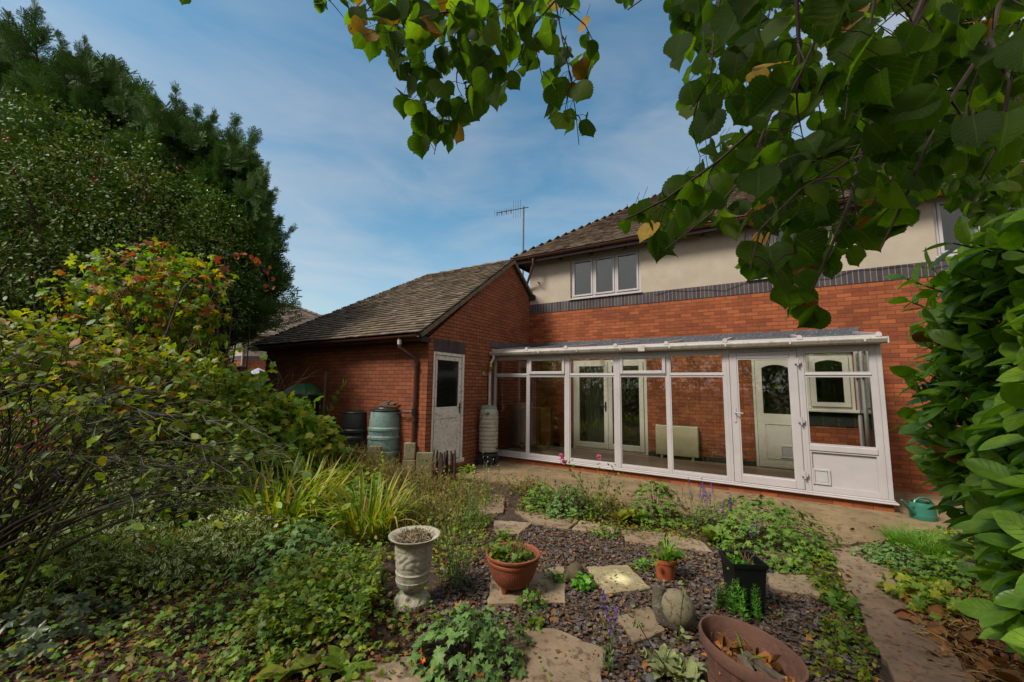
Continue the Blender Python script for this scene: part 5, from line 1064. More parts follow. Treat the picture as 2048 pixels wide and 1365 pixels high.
# ------------------------------------------------------------------ neighbour's house, fence, parasol
def nb(px, py, dist): return place(px, py, dist)
ND = 27.0
nc = place(488, 700, ND); nl = place(430, 700, ND+4.0); 
un = nrm((nl-nc)*[1, 1, 0]); vn = np.array([0.55, 0.835, 0]); vn = nrm(vn-un*np.dot(vn, un)*0.0)
hz = lambda py: place(488, py, ND)[2]
nh = Thing('neighbour_house', 'neighbouring house with a grey tiled roof beyond the garage', 'house', (nc[0], nc[1], 0))
ze, zb1, zb0 = hz(668), hz(712), hz(722)
A = nc*[1, 1, 0]; B = A+un*7.0; C_ = A+np.array([0.62, 0.78, 0])*9
def quadw(mb, P, Q, z0, z1): 
    t = nrm(np.cross(Q-P, [0, 0, 1]))*0.12; mb.add([P+[0,0,z0], Q+[0,0,z0], Q+[0,0,z1], P+[0,0,z1], P-t+[0,0,z0], Q-t+[0,0,z0], Q-t+[0,0,z1], P-t+[0,0,z1]], [(0,1,2,3),(7,6,5,4),(0,4,5,1),(3,2,6,7)])
for nm, z0, z1, mt in (('brick_wall', 0, zb0, 'brick'), ('soldier_course', zb0, zb1, 'brick_dark'), ('rendered_wall', zb1, ze+0.1, 'render')):
    m = MB(); quadw(m, A, B, z0, z1); quadw(m, A, C_, z0, z1); nh.part(nm, m, M[mt])
ctr = place(568, 606, ND+3.5); ov = 0.5
ap = ctr.copy(); e1 = A-un*ov-nrm([0.62, .78, 0])*ov; e2 = C_-un*ov; e3 = B-nrm([.62, .78, 0])*ov; e4 = e3+(C_-A)
ap2 = ap+un*6.0
m = MB(); z = ze-0.05; E1, E2, E3, E4 = [np.array([p[0], p[1], z]) for p in (e1, e2, e3, e4)]
m.add([E1, E2, ap, ap2, E3, E4], [(0, 1, 2), (0, 2, 3, 4), (1, 5, 3, 2), (4, 3, 5)])
def tilesl(mb, a, b, c, d, rows, wd):
    """courses of tiles on the quad a-b (eave) c-d (ridge)"""
    a, b, c, d = map(np.asarray, (a, b, c, d)); nn = nrm(np.cross(b-a, d-a)); nn = nn if nn[2] > 0 else -nn; r_ = random.Random(1)
    for i in range(rows):
        t0, t1 = i/rows, min(1, (i+1.2)/rows); p0, p1 = a+(d-a)*t0, b+(c-b)*t0; q0, q1 = a+(d-a)*t1, b+(c-b)*t1; L0 = np.linalg.norm(p1-p0); n = max(1, int(L0/wd))
        for k in range(n):
            s0, s1 = k/n, (k+1)/n; h = nn*(0.05+r_.uniform(0, .02)); A_, B_ = p0+(p1-p0)*s0, p0+(p1-p0)*s1; C2, D2 = q0+(q1-q0)*s1, q0+(q1-q0)*s0
            mb.add([A_+h, B_+h, C2+nn*0.01, D2+nn*0.01, A_, B_], [(0, 1, 2, 3), (4, 5, 1, 0)])
tilesl(m, E1, E2, ap, ap, 26, 0.35); tilesl(m, E3, E1, ap, ap2, 26, 0.35)
NR = nh.part('roof', m, M['tile_far']); hp = MB(); hip(hp, E1+[0, 0, .05], ap+[0, 0, .05], 0.22, 0.42, random.Random(6), lift=0.06); hip(hp, E2+[0, 0, .05], ap+[0, 0, .05], 0.22, 0.42, random.Random(6), lift=0.06); nh.part('hip_tiles', hp, M['tile_far'], parent=NR)
m = MB(); m.tube([E1+[0, 0, -0.08], E3+[0, 0, -0.08]], 0.07, 6); m.tube([E1+[0, 0, -0.08], E2+[0, 0, -0.08]], 0.07, 6); nh.part('gutter', m, M['brownpvc'])
m = MB(); m.tube([E1+[0, 0, -0.1], np.array([A[0], A[1], z-0.9])-un*0.1-[0, .1, 0], np.array([A[0], A[1], 0])-un*0.1-[0, .1, 0]], 0.05, 8); nh.part('downpipe', m, M['gutterw'])
un2 = np.array([0, 0, 1.0]); wn = nrm(np.cross(un, [0, 0, 1])); wn = wn if np.dot(wn, CF) < 0 else -wn
for k, (o0, z0, z1) in enumerate(((0.9, zb1+0.06, zb1+1.15),)):
    m = MB(); cw = A+un*(o0+0.9)+wn*0.05
    for dx in (-0.86, -0.28, 0.28, 0.86): m.obox(cw+un*dx+[0, 0, (z0+z1)/2], un*0.04, wn*0.04, un2*(z1-z0)/2)
    for zz in (z0+0.04, z1-0.04): m.obox(cw+[0, 0, zz], un*0.9, wn*0.039, un2*0.04)
    wo = nh.part('window', m, M['upvc']); p = MB(); p.obox(cw+[0, 0, (z0+z1)/2]-wn*0.01, un*0.84, wn*0.01, un2*((z1-z0)/2-0.05)); nh.part('pane', p, M['blind'], parent=wo)
# brown fence
M['fence'] = mat('dark stained fence board', H('3a2820'), H('2a1d17'), rough=0.9, ns=9, bump=.4)
f0 = place(380, 752, 14.0); f1 = np.array([-11.2, 7.3, 0]); fz = place(515, 752, 13.0)[2]
fe = Thing('board_fence', 'dark brown close-boarded fence running behind the shrubs to the garage', 'fence', (f0[0], f0[1], 0))
m = MB(); L_ = np.linalg.norm((f1-f0)[:2]); dfn = nrm((f1-f0)*[1, 1, 0]); nf = np.array([-dfn[1], dfn[0], 0]); k = 0; r_ = random.Random(3)
while k*0.11 < L_: c = f0*[1, 1, 0]+dfn*(k*0.11); m.obox(c+[0, 0, fz/2]+nf*r_.uniform(0, .006), dfn*0.053, nf*0.009, np.array([0, 0, fz/2+r_.uniform(-.01, .01)])); k += 1
m.bar(f0*[1, 1, 0]+[0, 0, fz+0.02], f1+[0, 0, fz+0.02], 0.05, 0.03); fe.part('boards', m, M['fence'])
# parasol over the fence
M['canvas'] = mat('lilac grey canvas', H('a29fb2'), H('93909f'), rough=0.9, ns=3)
pc = place(517, 740, 16.5); zp = place(517, 737, 16.5)[2]; zr = place(517, 752, 16.5)[2]
pa = Thing('parasol', 'lilac grey garden parasol showing over the fence', 'parasol', (pc[0], pc[1], 0))
m = MB(); m.lathe([(0.75, zr), (0.45, zr+0.14), (0.1, zp-0.06), (0.001, zp-0.03)], (pc[0], pc[1], 0), 8); pa.part('canopy', m, M['canvas'])
m = MB(); m.lathe([(0.22, zp-0.09), (0.001, zp+0.02)], (pc[0], pc[1], 0), 8); pa.part('vent', m, M['canvas'])
m = MB(); m.tube([(pc[0], pc[1], 0), (pc[0], pc[1], zp+0.08)], 0.025, 8); pa.part('pole', m, M['steel'])
# capped pillar left of the parasol
q = place(477, 735, 15.5); q2 = place(477, 750, 15.5); pl = Thing('gate_pillar', 'brown pillar with a flat cap and a green strip left of the parasol', 'pillar', (q[0], q[1], 0))
m = MB(); m.obox((q[0], q[1], q[2]/2), rightv*0.20, fwdv*0.20, np.array([0, 0, q[2]/2])); pl.part('shaft', m, M['fence']); m = MB(); m.obox((q[0], q[1], q[2]+0.03), rightv*0.27, fwdv*0.27, np.array([0, 0, 0.03])); pl.part('cap', m, M['log'], bevel=0.01)
m = MB(); m.obox((q[0]-rightv[0]*.08, q[1]-rightv[1]*.08, q[2]-0.22)-fwdv*0.205, rightv*0.045, fwdv*0.004, np.array([0, 0, 0.16])); M['tealstrip'] = mat('green strip', H('3a8a72'), rough=.6); pl.part('strip', m, M['tealstrip'])
# ------------------------------------------------------------------ vegetation
def LM(k, *a, **kw): M[k] = leafmat(k, *a, **kw)
LM('lime', [H('26360f'), H('334613'), H('3d5017'), H('2c3e10'), H('4a581a'), H('293912')], trans=0.64, rough=0.6, spec=0.22, veins=9, vein_col=H('56662a'), tcol=(2.6, 2.9, 0.7, 1), spots=0.7, warm=(1.05, 1.15, 0.8))
LM('lime_dry', [H('9c7420'), H('6b3a1c'), H('a88a2a'), H('5e3218')], trans=0.4, rough=0.7, veins=8, vein_col=H('8c6a3a'))
LM('laurel', [H('547e26'), H('64902a'), H('46701e'), H('76a034'), H('5a8628')], trans=0.28, rough=0.36, spec=0.5, veins=8, vein_col=H('6c8a3a'), vb=0.5, tcol=(1.5, 1.7, 0.4, 1))
LM('laurel_dead', [H('7a4a1c'), H('9a6a35')], trans=0.1, rough=0.6, veins=8)
LM('conifer', [H('2e4a2e'), H('375433'), H('42623a'), H('334e2c'), H('4c6c3c')], trans=0.15, rough=0.7, spec=0.2, tcol=(1.2, 1.5, 0.6, 1))
LM('holly', [H('2a4418'), H('38561e'), H('2e4a1c'), H('587030'), H('263c18')], trans=0.15, rough=0.55, spec=0.25)
LM('privet', [H('26421a'), H('3a5a20'), H('4f6e2a'), H('1f3816')], trans=0.2, rough=0.35, spec=0.5)
LM('acer', [H('5a7a1e'), H('6f8a24'), H('8d9426'), H('a5872a'), H('99652a'), H('4c6c1e'), H('a5521f'), H('7d8f2a')], trans=0.5, rough=0.5)
LM('acer_green', [H('48701e'), H('5d8026'), H('3e641c'), H('76902c')], trans=0.5, rough=0.5)
LM('acer_red', [H('8a3a28'), H('6f2f26'), H('94542c'), H('7c4634')], trans=0.4, rough=0.5)
LM('yellowgreen', [H('4c661c'), H('6c7f22'), H('8d8d26'), H('3e5a1c'), H('7a5a24'), H('5c7420')], trans=0.45, rough=0.5)
LM('midgreen', [H('3a5a1e'), H('4d6c24'), H('5f7a2a'), H('344f1c'), H('70802c')], trans=0.4, rough=0.5)
LM('vine', [H('557c26'), H('688f2e'), H('486e22'), H('869c34'), H('96922e'), H('5b822e')], trans=0.42, rough=0.45, spec=0.4)
LM('geranium', [H('40603c'), H('4d7046'), H('375634'), H('5a7c4c'), H('48693a')], trans=0.22, rough=0.55, spec=0.35)
LM('geranium_g', [H('3f6428'), H('4f752f'), H('35582a'), H('648438'), H('3e6030')], trans=0.3, rough=0.55, spec=0.35)
LM('euonymus', [H('3d5a26'), H('4c682c'), H('35501f')], trans=0.25, rough=0.45, edge=H('c9c796'))
LM('strap', [H('4f7420'), H('64842a'), H('7e922f'), H('9a9438'), H('46681e'), H('5b7d26')], trans=0.4, rough=0.45)
LM('strap_dry', [H('a58c4a'), H('8c6f38'), H('b3a060')], trans=0.3, rough=0.7)
LM('brown_leaf', [H('6e4824'), H('8a5c2e'), H('4e3220'), H('9a6c38'), H('5d3b22'), H('7a4a28'), H('a5703a')], trans=0.15, rough=0.75)
LM('orange_leaf', [H('8c5228'), H('a56c30'), H('74401f'), H('9a7634')], trans=0.2, rough=0.65)
LM('dryleaf', [H('6c5a34'), H('7d6c40'), H('54442a'), H('6a6a34')], trans=0.2, rough=0.8)
LM('toadflax', [H('4c6c4a'), H('3f5f3e'), H('5c7a54'), H('547442')], trans=0.25, rough=0.6)
LM('spurge', [H('3f7a34'), H('4e8a3a'), H('5f9a44')], trans=0.3, rough=0.5)
LM('purple', [H('6a4a9a'), H('7a58a8'), H('5a3f8c')], trans=0.3, rough=0.7)
LM('pinkf', [H('c55a90'), H('d06fa0'), H('b84c84')], trans=0.3, rough=0.6)
LM('redf', [H('b8203a'), H('c83850'), H('a02858')], trans=0.3, rough=0.6)
LM('whitef', [H('c9bcc0'), H('d8ccd0')], trans=0.3, rough=0.6)
LM('orangef', [H('e07020'), H('e88a2c')], trans=0.3, rough=0.6)
LM('lambs', [H('63705a'), H('6f7c64'), H('566249')], trans=0.12, rough=0.95, spec=0.1, veins=5, vein_col=H('98a48a'))
LM('grass', [H('3c7a22'), H('4c8a2a'), H('5c9432'), H('35701e')], trans=0.4, rough=0.5)
LM('darkleaf', [H('2c3c30'), H('3a4a3a'), H('263428'), H('34443a')], trans=0.1, rough=0.4)
LM('berry', [H('9c1a18'), H('b02a1e')], trans=0.0, rough=0.25, spec=0.6)
M['slate1'] = leafmat('slate chip', [H('4b4444'), H('5a5252'), H('3e3838'), H('6a625f'), H('54463c'), H('352f2e'), H('5e4a38'), H('4a3c34')], trans=0.0, rough=0.6, spec=0.4)
BERRY = (np.array([(0, 0, -1), (1, 0, 0), (0, 1, 0), (-1, 0, 0), (0, -1, 0), (0, 0, 1.0)])*0.5, np.array([(0, 2, 1), (0, 3, 2), (0, 4, 3), (0, 1, 4), (5, 1, 2), (5, 2, 3), (5, 3, 4), (5, 4, 1)]), np.zeros((6, 2)))
def spray_small(seed): return spray_tpl(seed, 7)
SPR = []
for sd_ in range(4):
    V, T, U = spray_tpl(sd_, 7); SPR.append((V, T, U))
UP = np.array([0, 0, 1.0])
def stampmix(L_, tpls, P, D, Nn, S, mi=0):
    P = np.atleast_2d(P); k = len(P); ch = rng.integers(0, len(tpls), k); D = np.atleast_2d(D)*np.ones((k, 1)); Nn = np.atleast_2d(Nn)*np.ones((k, 1)); S = np.ones(k)*S; mi = np.ones(k, int)*mi
    for i, t in enumerate(tpls):
        q = ch == i
        if q.any(): L_.stamp(t, P[q], D[q], Nn[q], S[q], mi[q])
def curve(a, b, sag=0.0, n=6, wob=0.0, up=0.0, rn=None):
    a, b = np.asarray(a, float), np.asarray(b, float); o = []; L_ = np.linalg.norm(b-a); w_ = rng.normal(size=3)*wob*L_
    for i in range(n): t = i/(n-1); o.append(a+(b-a)*t+np.array([0, 0, (up-sag)*4*t*(1-t)*L_])+w_*math.sin(math.pi*t))
    return o
def foliage(L_, lobes, tpls, size, n, mi=0, clump=0.12, outw=0.7, upn=0.8, droop=0.2, per=9, fill=0.35, var=0.35, zmin=0.02, shell=None):
    """clusters of leaves through ellipsoid lobes, thicker near the skin; returns cluster centres"""
    tot = sum(l[1][0]*l[1][1]+l[1][0]*l[1][2]+l[1][1]*l[1][2] for l in lobes); CC = []
    for c, r in lobes:
        k = max(2, int(n/per*(r[0]*r[1]+r[0]*r[2]+r[1]*r[2])/tot)); u = unit(k); rad = np.where(rng.random(k) < fill, rng.random(k)**0.4*0.9, 0.86+0.2*rng.random(k))
        cc = np.asarray(c)+u*rad[:, None]*np.asarray(r); cc = cc[cc[:, 2] > zmin]; CC.append(cc)
        m_ = len(cc); P = np.repeat(cc, per, 0)+rv(m_*per, clump)*np.array([1, 1, 0.8]); P[:, 2] = np.maximum(P[:, 2], zmin)
        O = (P-np.asarray(c))/np.asarray(r); O /= np.linalg.norm(O, axis=1, keepdims=True)+1e-6
        D = O*outw+unit(len(P))*0.75-UP*droop; Nn = UP*upn+O*0.35+unit(len(P))*0.55
        stampmix(L_, tpls, P, D, Nn, size*(1-var+2*var*rng.random(len(P))), mi if np.isscalar(mi) else rng.choice(mi, len(P)))
    return np.concatenate(CC)
def stems(mb, base, tips, r0, r1=0.002, spread=0.1, n=5, sides=5, wob=0.08, up=0.1):
    for t in tips:
        b = np.asarray(base, float)+np.append(rng.normal(size=2)*spread, 0); p = curve(b, t, n=n, wob=wob, up=up); mb.tube(p, [r0+(r1-r0)*i/(n-1) for i in range(n)], sides, cap=False)
def plant(name, label, cat, base, lobes, tpls, mats, size, n, stem=None, stem_m='twig', group=None, nst=14, r0=0.006, part='foliage', **kw):
    T_ = Thing(name, label, cat, (base[0], base[1], 0), group); L_ = Leaves(); mi = kw.pop('mi', 0 if not isinstance(mats, list) else list(range(len(mats))))
    cc = foliage(L_, lobes, tpls, size, n, mi=mi, **kw); T_.leaves(part, L_, [M[x] for x in (mats if isinstance(mats, list) else [mats])])
    mb = MB(); k = min(nst, len(cc)); stems(mb, (base[0], base[1], 0), cc[rng.choice(len(cc), k, replace=False)], r0, r0*0.3, spread=kw.get('spread', 0.08)); T_.part('stems' if not cat == 'tree' else 'trunk', mb, M[stem_m])
    return T_, cc
# ---- three conifers
def conifer(px, ptop, dist, rad, n, label, spires=()):
    b = place(px, 750, dist); top = place(px, ptop, dist)[2]; T_ = Thing('conifer_tree', label, 'tree', (b[0], b[1], 0), 'conifers behind the holly')
    mb = MB(); mb.tube([(b[0], b[1], 0), (b[0]+.05, b[1], top*0.5), (b[0], b[1], top*0.96)], [0.16, 0.10, 0.02], 8)
    L_ = Leaves(); nb_ = n//14
    hmin = 0.34 if px > 400 else 0.03; hh = rng.random(nb_)**0.8*(1-hmin)+hmin; az = rng.random(nb_)*2*math.pi
    for h, a in zip(hh, az):
        z = top*(0.06+0.90*h); prof = rad*min(1.0, 1.25*(1-h)**0.62+0.06)*min(1.0, 0.55+1.1*h)*(0.72+0.40*rng.random())*(1+0.18*math.sin(a*3+h*9)); d = np.array([math.cos(a), math.sin(a), 0.0])
        rise = (0.45+0.5*h+0.25*rng.random())*prof
        s0 = np.array([b[0], b[1], z-rise*0.5]); s1 = s0+d*prof+UP*rise; pts = [s0+(s1-s0)*t+UP*0.12*prof*(t*t-t) for t in (0, .35, .7, 1)]; mb.tube(pts, [0.025, 0.018, 0.010, 0.004], 4, cap=False)
        t = 0.35+0.65*rng.random(14)**0.7; P = s0+(s1-s0)*t[:, None]+rv(14, 0.07+0.05*prof); dirb = nrm(s1-s0)
        D = dirb*0.9+unit(14)*0.65; Nn = UP*0.5+unit(14)*0.7; stampmix(L_, SPR, P, D, Nn, (0.30+0.28*rng.random(14)))
        stampmix(L_, SPR, [s1], [dirb+UP*0.2], [unit(1)[0]], 0.55)
    for i in range(10):
        h = 0.50+0.46*rng.random(); a = rng.random()*6.28; pr_ = rad*min(1, 1.2*(1-h)**0.6+.05)*(0.55+0.45*rng.random()); s0 = np.array([b[0]+math.cos(a)*pr_, b[1]+math.sin(a)*pr_, top*h-0.2]); dv_ = nrm(UP+np.array([math.cos(a), math.sin(a), 0])*(0.25+0.5*rng.random())); ln = 0.7+0.75*rng.random(); mb.tube([s0, s0+dv_*ln], [0.012, 0.003], 4, cap=False)
        t = rng.random(20); stampmix(L_, SPR, s0+dv_*ln*t[:, None]+rv(20, 0.03), dv_+unit(20)*(0.75*(1.1-t))[:, None], unit(20), 0.40*(1.15-0.65*t)); stampmix(L_, SPR, [s0+dv_*ln*0.85], [dv_], unit(1), 0.4)
    for (ax, ay), (bx, by) in spires:
        dd_ = dist-0.5*rng.random(); s0, s1 = place(ax, ay, dd_), place(bx, by, dd_+0.1*rng.normal()); dv_ = s1-s0; ln = np.linalg.norm(dv_); dv_ = dv_/ln; mb.tube([s0, s0+dv_*ln*0.9], [0.018, 0.004], 5, cap=False)
        sdv = nrm(np.cross(dv_, CF)); k = 40; t = np.sort(rng.random(k))**0.85; th = rng.random(k)*6.28; sd3 = np.cos(th)[:, None]*sdv+0.7*np.sin(th)[:, None]*np.cross(sdv, dv_)
        Dq = dv_*(0.75+0.35*t[:, None])+sd3*(0.85-0.30*t[:, None])-UP*0.10; stampmix(L_, SPR, s0+dv_*ln*t[:, None]*0.9, Dq, np.cross(Dq, sdv)+rv(k, .3), ln*(0.34*(1-t)+0.075)*(0.7+0.6*rng.random(k))); stampmix(L_, SPR, [s0+dv_*ln*0.74], [dv_], unit(1), ln*0.28)
    T_.part('trunk', mb, M['bark']); T_.leaves('crown', L_, [M['conifer']]); return T_
conifer(140, 95, 9.2, 2.2, 4600, 'tallest dark conifer at the far left reaching the top of the view', [((75, 130), (68, -10)), ((175, 190), (168, 66)), ((130, 170), (118, 60)), ((215, 210), (230, 118)), ((30, 150), (15, 20)), ((245, 240), (244, 156))])
conifer(-140, -20, 9.8, 2.2, 3600, 'dark conifer cut by the left edge, behind the tallest one')
conifer(318, 222, 8.9, 1.6, 3900, 'middle dark conifer with a feathery pointed top', [((350, 280), (353, 166)), ((322, 280), (310, 182)), ((382, 300), (398, 208)), ((285, 270), (278, 190)), ((410, 320), (430, 216))])
conifer(425, 280, 8.7, 1.0, 2800, 'smaller conifer with drooping side sprays nearest the garage roof', [((460, 340), (474, 226)), ((482, 370), (508, 270)), ((490, 410), (542, 322)), ((485, 450), (556, 372)), ((485, 490), (570, 430)), ((480, 520), (562, 488)), ((470, 550), (548, 532)), ((470, 590), (530, 590))])
# ---- holly with berries
b = place(140, 750, 7.3); lob = []
for px, py, dd, r in ((60, 330, 7.3, 1.25), (190, 450, 7.0, 1.35), (330, 440, 7.4, 0.95), (20, 520, 6.8, 1.4), (270, 560, 7.0, 1.2), (120, 640, 6.9, 1.5), (-80, 420, 7.2, 1.6), (400, 520, 7.6, 0.75), (300, 690, 7.1, 0.95), (230, 350, 7.5, 0.9)):
    q = place(px, py, dd); lob.append((q, (r, r, r*0.95)))
T_, cc = plant('holly_tree', 'broad dark holly dotted with red berries in front of the conifers', 'tree', b, lob, OVAL, 'holly', 0.058, 40000, nst=40, r0=0.04, clump=0.10, per=14, fill=0.3, part='crown', upn=0.5)
L_ = Leaves(); k = cc[rng.random(len(cc)) < 0.05]; k = k[k[:, 0] < place(260, 500, 7)[0]+2]; P = np.repeat(k, 6, 0)+rv(len(k)*6, 0.05)-CF*0.16; L_.stamp(BERRY, P, unit(len(P)), unit(len(P)), 0.028); T_.leaves('berries', L_, [M['berry']])
# ---- fine-leaved evergreen by the far house
lob = [(place(448, 520, 7.9), (0.50, 0.55, 0.90)), (place(444, 600, 7.8), (0.48, 0.5, 0.6)), (place(385, 640, 7.6), (0.5, 0.5, 0.8)), (place(435, 450, 8.0), (0.42, 0.45, 0.6))]
plant('privet_bush', 'tall fine-leaved evergreen bush between the acer and the far house', 'bush', place(455, 700, 7.9), lob, OVAL, 'privet', 0.050, 13000, nst=20, r0=0.02, clump=0.07, per=12, fill=0.3)
# ---- acer in autumn colour
lob = [(place(370, 590, 5.9), (0.50, 0.5, 0.55)), (place(260, 560, 5.8), (0.55, 0.5, 0.40)), (place(330, 520, 6.1), (0.35, 0.35, 0.25)), (place(180, 590, 5.7), (0.42, 0.4, 0.3)), (place(400, 650, 5.8), (0.3, 0.3, 0.4)), (place(415, 560, 6.2), (0.22, 0.25, 0.22)), (place(300, 650, 5.6), (0.45, 0.4, 0.3))]
T_, cc = plant('acer_tree', 'small maple turning yellow and orange in front of the holly', 'tree', place(330, 700, 5.8), lob, MAPLE, ['acer', 'acer', 'acer_green', 'acer_green', 'acer_red'], 0.135, 1150, nst=40, r0=0.018, clump=0.10, per=5, fill=0.3, mi=[0, 0, 2, 2, 3, 3, 2, 3, 1, 4], part='crown', upn=0.7, droop=0.4)
mb = MB(); pts = [place(x, y, d) for x, y, d in ((400, 560, 6.0), (450, 505, 6.2), (500, 512, 6.3), (530, 535, 6.3), (544, 575, 6.3))]; mb.tube(pts, [0.012, 0.008, 0.006, 0.004, 0.002], 5); T_.part('branch', mb, M['twig'])
L_ = Leaves(); P = np.concatenate([np.array([pts[i]+(pts[i+1]-pts[i])*t for t in rng.random(9)]) for i in range(1, 4)])+rv(27, 0.035); stampmix(L_, MAPLE, P, -UP+unit(27)*0.8, unit(27), 0.085); T_.leaves('red_leaves', L_, [M['acer_red']])
# ---- bright mixed shrub at the left edge
lob = [(place(60, 690, 4.3), (0.6, 0.5, 0.35)), (place(180, 720, 4.4), (0.55, 0.5, 0.3)), (place(-20, 760, 4.0), (0.6, 0.5, 0.4)), (place(120, 800, 4.2), (0.7, 0.5, 0.4)), (place(280, 740, 4.6), (0.45, 0.4, 0.28)), (place(60, 880, 3.9), (0.6, 0.5, 0.4)), (place(240, 830, 4.4), (0.6, 0.5, 0.4))]
plant('leafy_shrub', 'wide yellow-green shrub with browning leaves at the left edge of the garden', 'shrub', place(80, 900, 4.2), lob, [OVAL[0], OVAL[1], VINE[0]], ['yellowgreen', 'midgreen', 'acer'], 0.085, 3600, nst=50, r0=0.008, clump=0.09, per=6, mi=[0, 0, 1, 1, 2])
lob = [(place(370, 760, 5.2), (0.5, 0.4, 0.35)), (place(400, 770, 5.6), (0.30, 0.3, 0.25)), (place(330, 830, 4.8), (0.6, 0.4, 0.35)), (place(440, 850, 5.4), (0.5, 0.4, 0.30)), (place(390, 900, 4.7), (0.6, 0.4, 0.3))]
plant('bramble_thicket', 'tangled green and yellow thicket in the middle of the left bed', 'shrub', place(390, 900, 5.0), lob, [VINE[0], OVAL[0], OVAL[1]], ['midgreen', 'yellowgreen', 'vine'], 0.085, 3000, nst=50, r0=0.007, clump=0.09, per=6, mi=[0, 0, 1, 2])
# ---- grape vine bush before the garage
lob = [(place(560, 850, 7.0), (0.80, 0.5, 0.42)), (place(480, 810, 6.6), (0.55, 0.45, 0.40)), (place(630, 890, 6.9), (0.45, 0.4, 0.28)), (place(530, 835, 7.2), (0.45, 0.4, 0.26)), (place(412, 775, 6.6), (0.38, 0.35, 0.28)), (place(520, 910, 6.4), (0.8, 0.4, 0.28)), (place(380, 715, 6.6), (0.25, 0.25, 0.2))]
T_, cc = plant('grape_vine', 'mound of big bright green lobed vine leaves in front of the compost bin', 'vine', place(540, 900, 7.0), lob, VINE, 'vine', 0.185, 1900, nst=40, r0=0.008, clump=0.12, per=5, fill=0.25, upn=0.6, droop=0.35)
mb = MB()
for i in range(22):
    a = place(470+rng.random()*130, 790, 7.5+rng.random()*.4); e = place(440+rng.random()*200, 725+rng.random()*60, 7.6+rng.random()*.5); mb.tube(curve(a-UP*0.3, e, n=6, wob=0.15), [0.006, .005, .004, .003, .003, .002], 4, cap=False)
T_.part('dead_canes', mb, M['drystem'])
mb = MB(); pts = [place(x, y, d) for x, y, d in ((470, 700, 6.8), (505, 692, 7.0), (530, 712, 7.1), (548, 728, 7.1))]; mb.tube(pts, 0.004, 4); T_.part('tendril', mb, M['greentwig']); L_ = Leaves(); stampmix(L_, VINE, [place(x, y, 7.0) for x, y in ((430, 685), (455, 690), (478, 695), (528, 712), (545, 728))], -UP*0.3+unit(5), CF*-1+unit(5)*.6, 0.15); T_.leaves('tendril_leaves', L_, [M['vine']])
# arching sprig by the stake
T_ = Thing('buddleia_sprig', 'thin arching sprig with narrow leaves against the brick beside the stake', 'shrub', gr(650, 960)); mb = MB(); L_ = Leaves()
for e in ((688, 770), (670, 800), (640, 790), (660, 830)):
    p = curve(place(640, 880, 8.1), place(*e, 8.2), n=8, up=0.12); mb.tube(p, 0.004, 4, cap=False); P = np.repeat(np.array(p[2:]), 4, 0)+rv(24, 0.02); stampmix(L_, NARROW, P, unit(24)+nrm(p[-1]-p[0]), UP+unit(24)*.5, 0.13)
T_.part('stems', mb, M['greentwig']); T_.leaves('foliage', L_, [M['midgreen']])
# ---- big bare-stemmed shrub, left foreground
bs = gr(-90, 1190); T_ = Thing('woody_shrub', 'big nearly bare shrub with dark green arching stems in the left foreground', 'shrub', (bs[0], bs[1], 0)); mb = MB(); L_ = Leaves(); tw = MB()
for i in range(95):
    t = rng.random(); ex, ey = -80+630*t**0.9+rng.normal()*30, (600+230*t+rng.random()*250); dd = 1.9+1.2*rng.random(); e = place(ex, ey, dd); s_ = np.array([bs[0], bs[1], 0])+np.append(rng.normal(size=2)*0.16, 0.02)
    p = curve(s_, e, n=9, wob=0.05, up=0.10+0.05*rng.random()); r0 = 0.006+0.010*rng.random()**2; mb.tube(p, [r0*(1-0.85*q/8) for q in range(9)], 5, cap=False)
    for q in range(3, 9):
        for _ in range(2):
            if rng.random() < 0.6:
                d = nrm(p[q]-p[q-1]); e2 = p[q]+(nrm(d+unit(1)[0]*0.55))*(0.10+0.16*rng.random()); tw.tube(curve(p[q], e2, n=4, wob=0.08), [0.003, .0025, .002, .001], 4, cap=False)
                if rng.random() < 0.6: k = 2; stampmix(L_, [OVAL[0], NARROW[0], OVAL[1]], np.array([e2]*k)+rv(k, .02), d+unit(k), UP+unit(k)*.7, 0.035+0.045*rng.random(k), rng.choice([0, 1, 2], k))
T_.part('stems', mb, M['redstem']); T_.part('twigs', tw, M['redstem']); T_.leaves('foliage', L_, [M['midgreen'], M['yellowgreen'], M['holly']])
# one forked upright stem that stands out
T_ = Thing('forked_sapling', 'forked green stem rising out of the bare shrub with a brown leaf at its tip', 'sapling', gr(20, 1230)); mb = MB()
j = place(198, 872, 2.5); mb.tube([gr(20, 1230), place(130, 1010, 2.45), place(185, 930, 2.5), j], [0.012, .011, .009, .008], 6); mb.tube([j, place(175, 820, 2.5), place(155, 770, 2.5), place(140, 725, 2.5)], [.008, .006, .005, .004], 6); mb.tube([j, place(200, 830, 2.5), place(206, 780, 2.5), place(204, 740, 2.5)], [.007, .005, .004, .003], 6)
T_.part('stems', mb, M['greentwig']); L_ = Leaves(); P = np.array([place(140, 722, 2.5), place(150, 700, 2.5), place(128, 715, 2.5), place(204, 735, 2.5), place(210, 720, 2.5), place(190, 728, 2.5), place(155, 740, 2.5)]); stampmix(L_, [OVAL[0], VINE[0]], P, unit(7), UP+unit(7)*.5, 0.11, np.array([0, 0, 1, 1, 1, 1, 1])); T_.leaves('leaves', L_, [M['orange_leaf'], M['midgreen']])
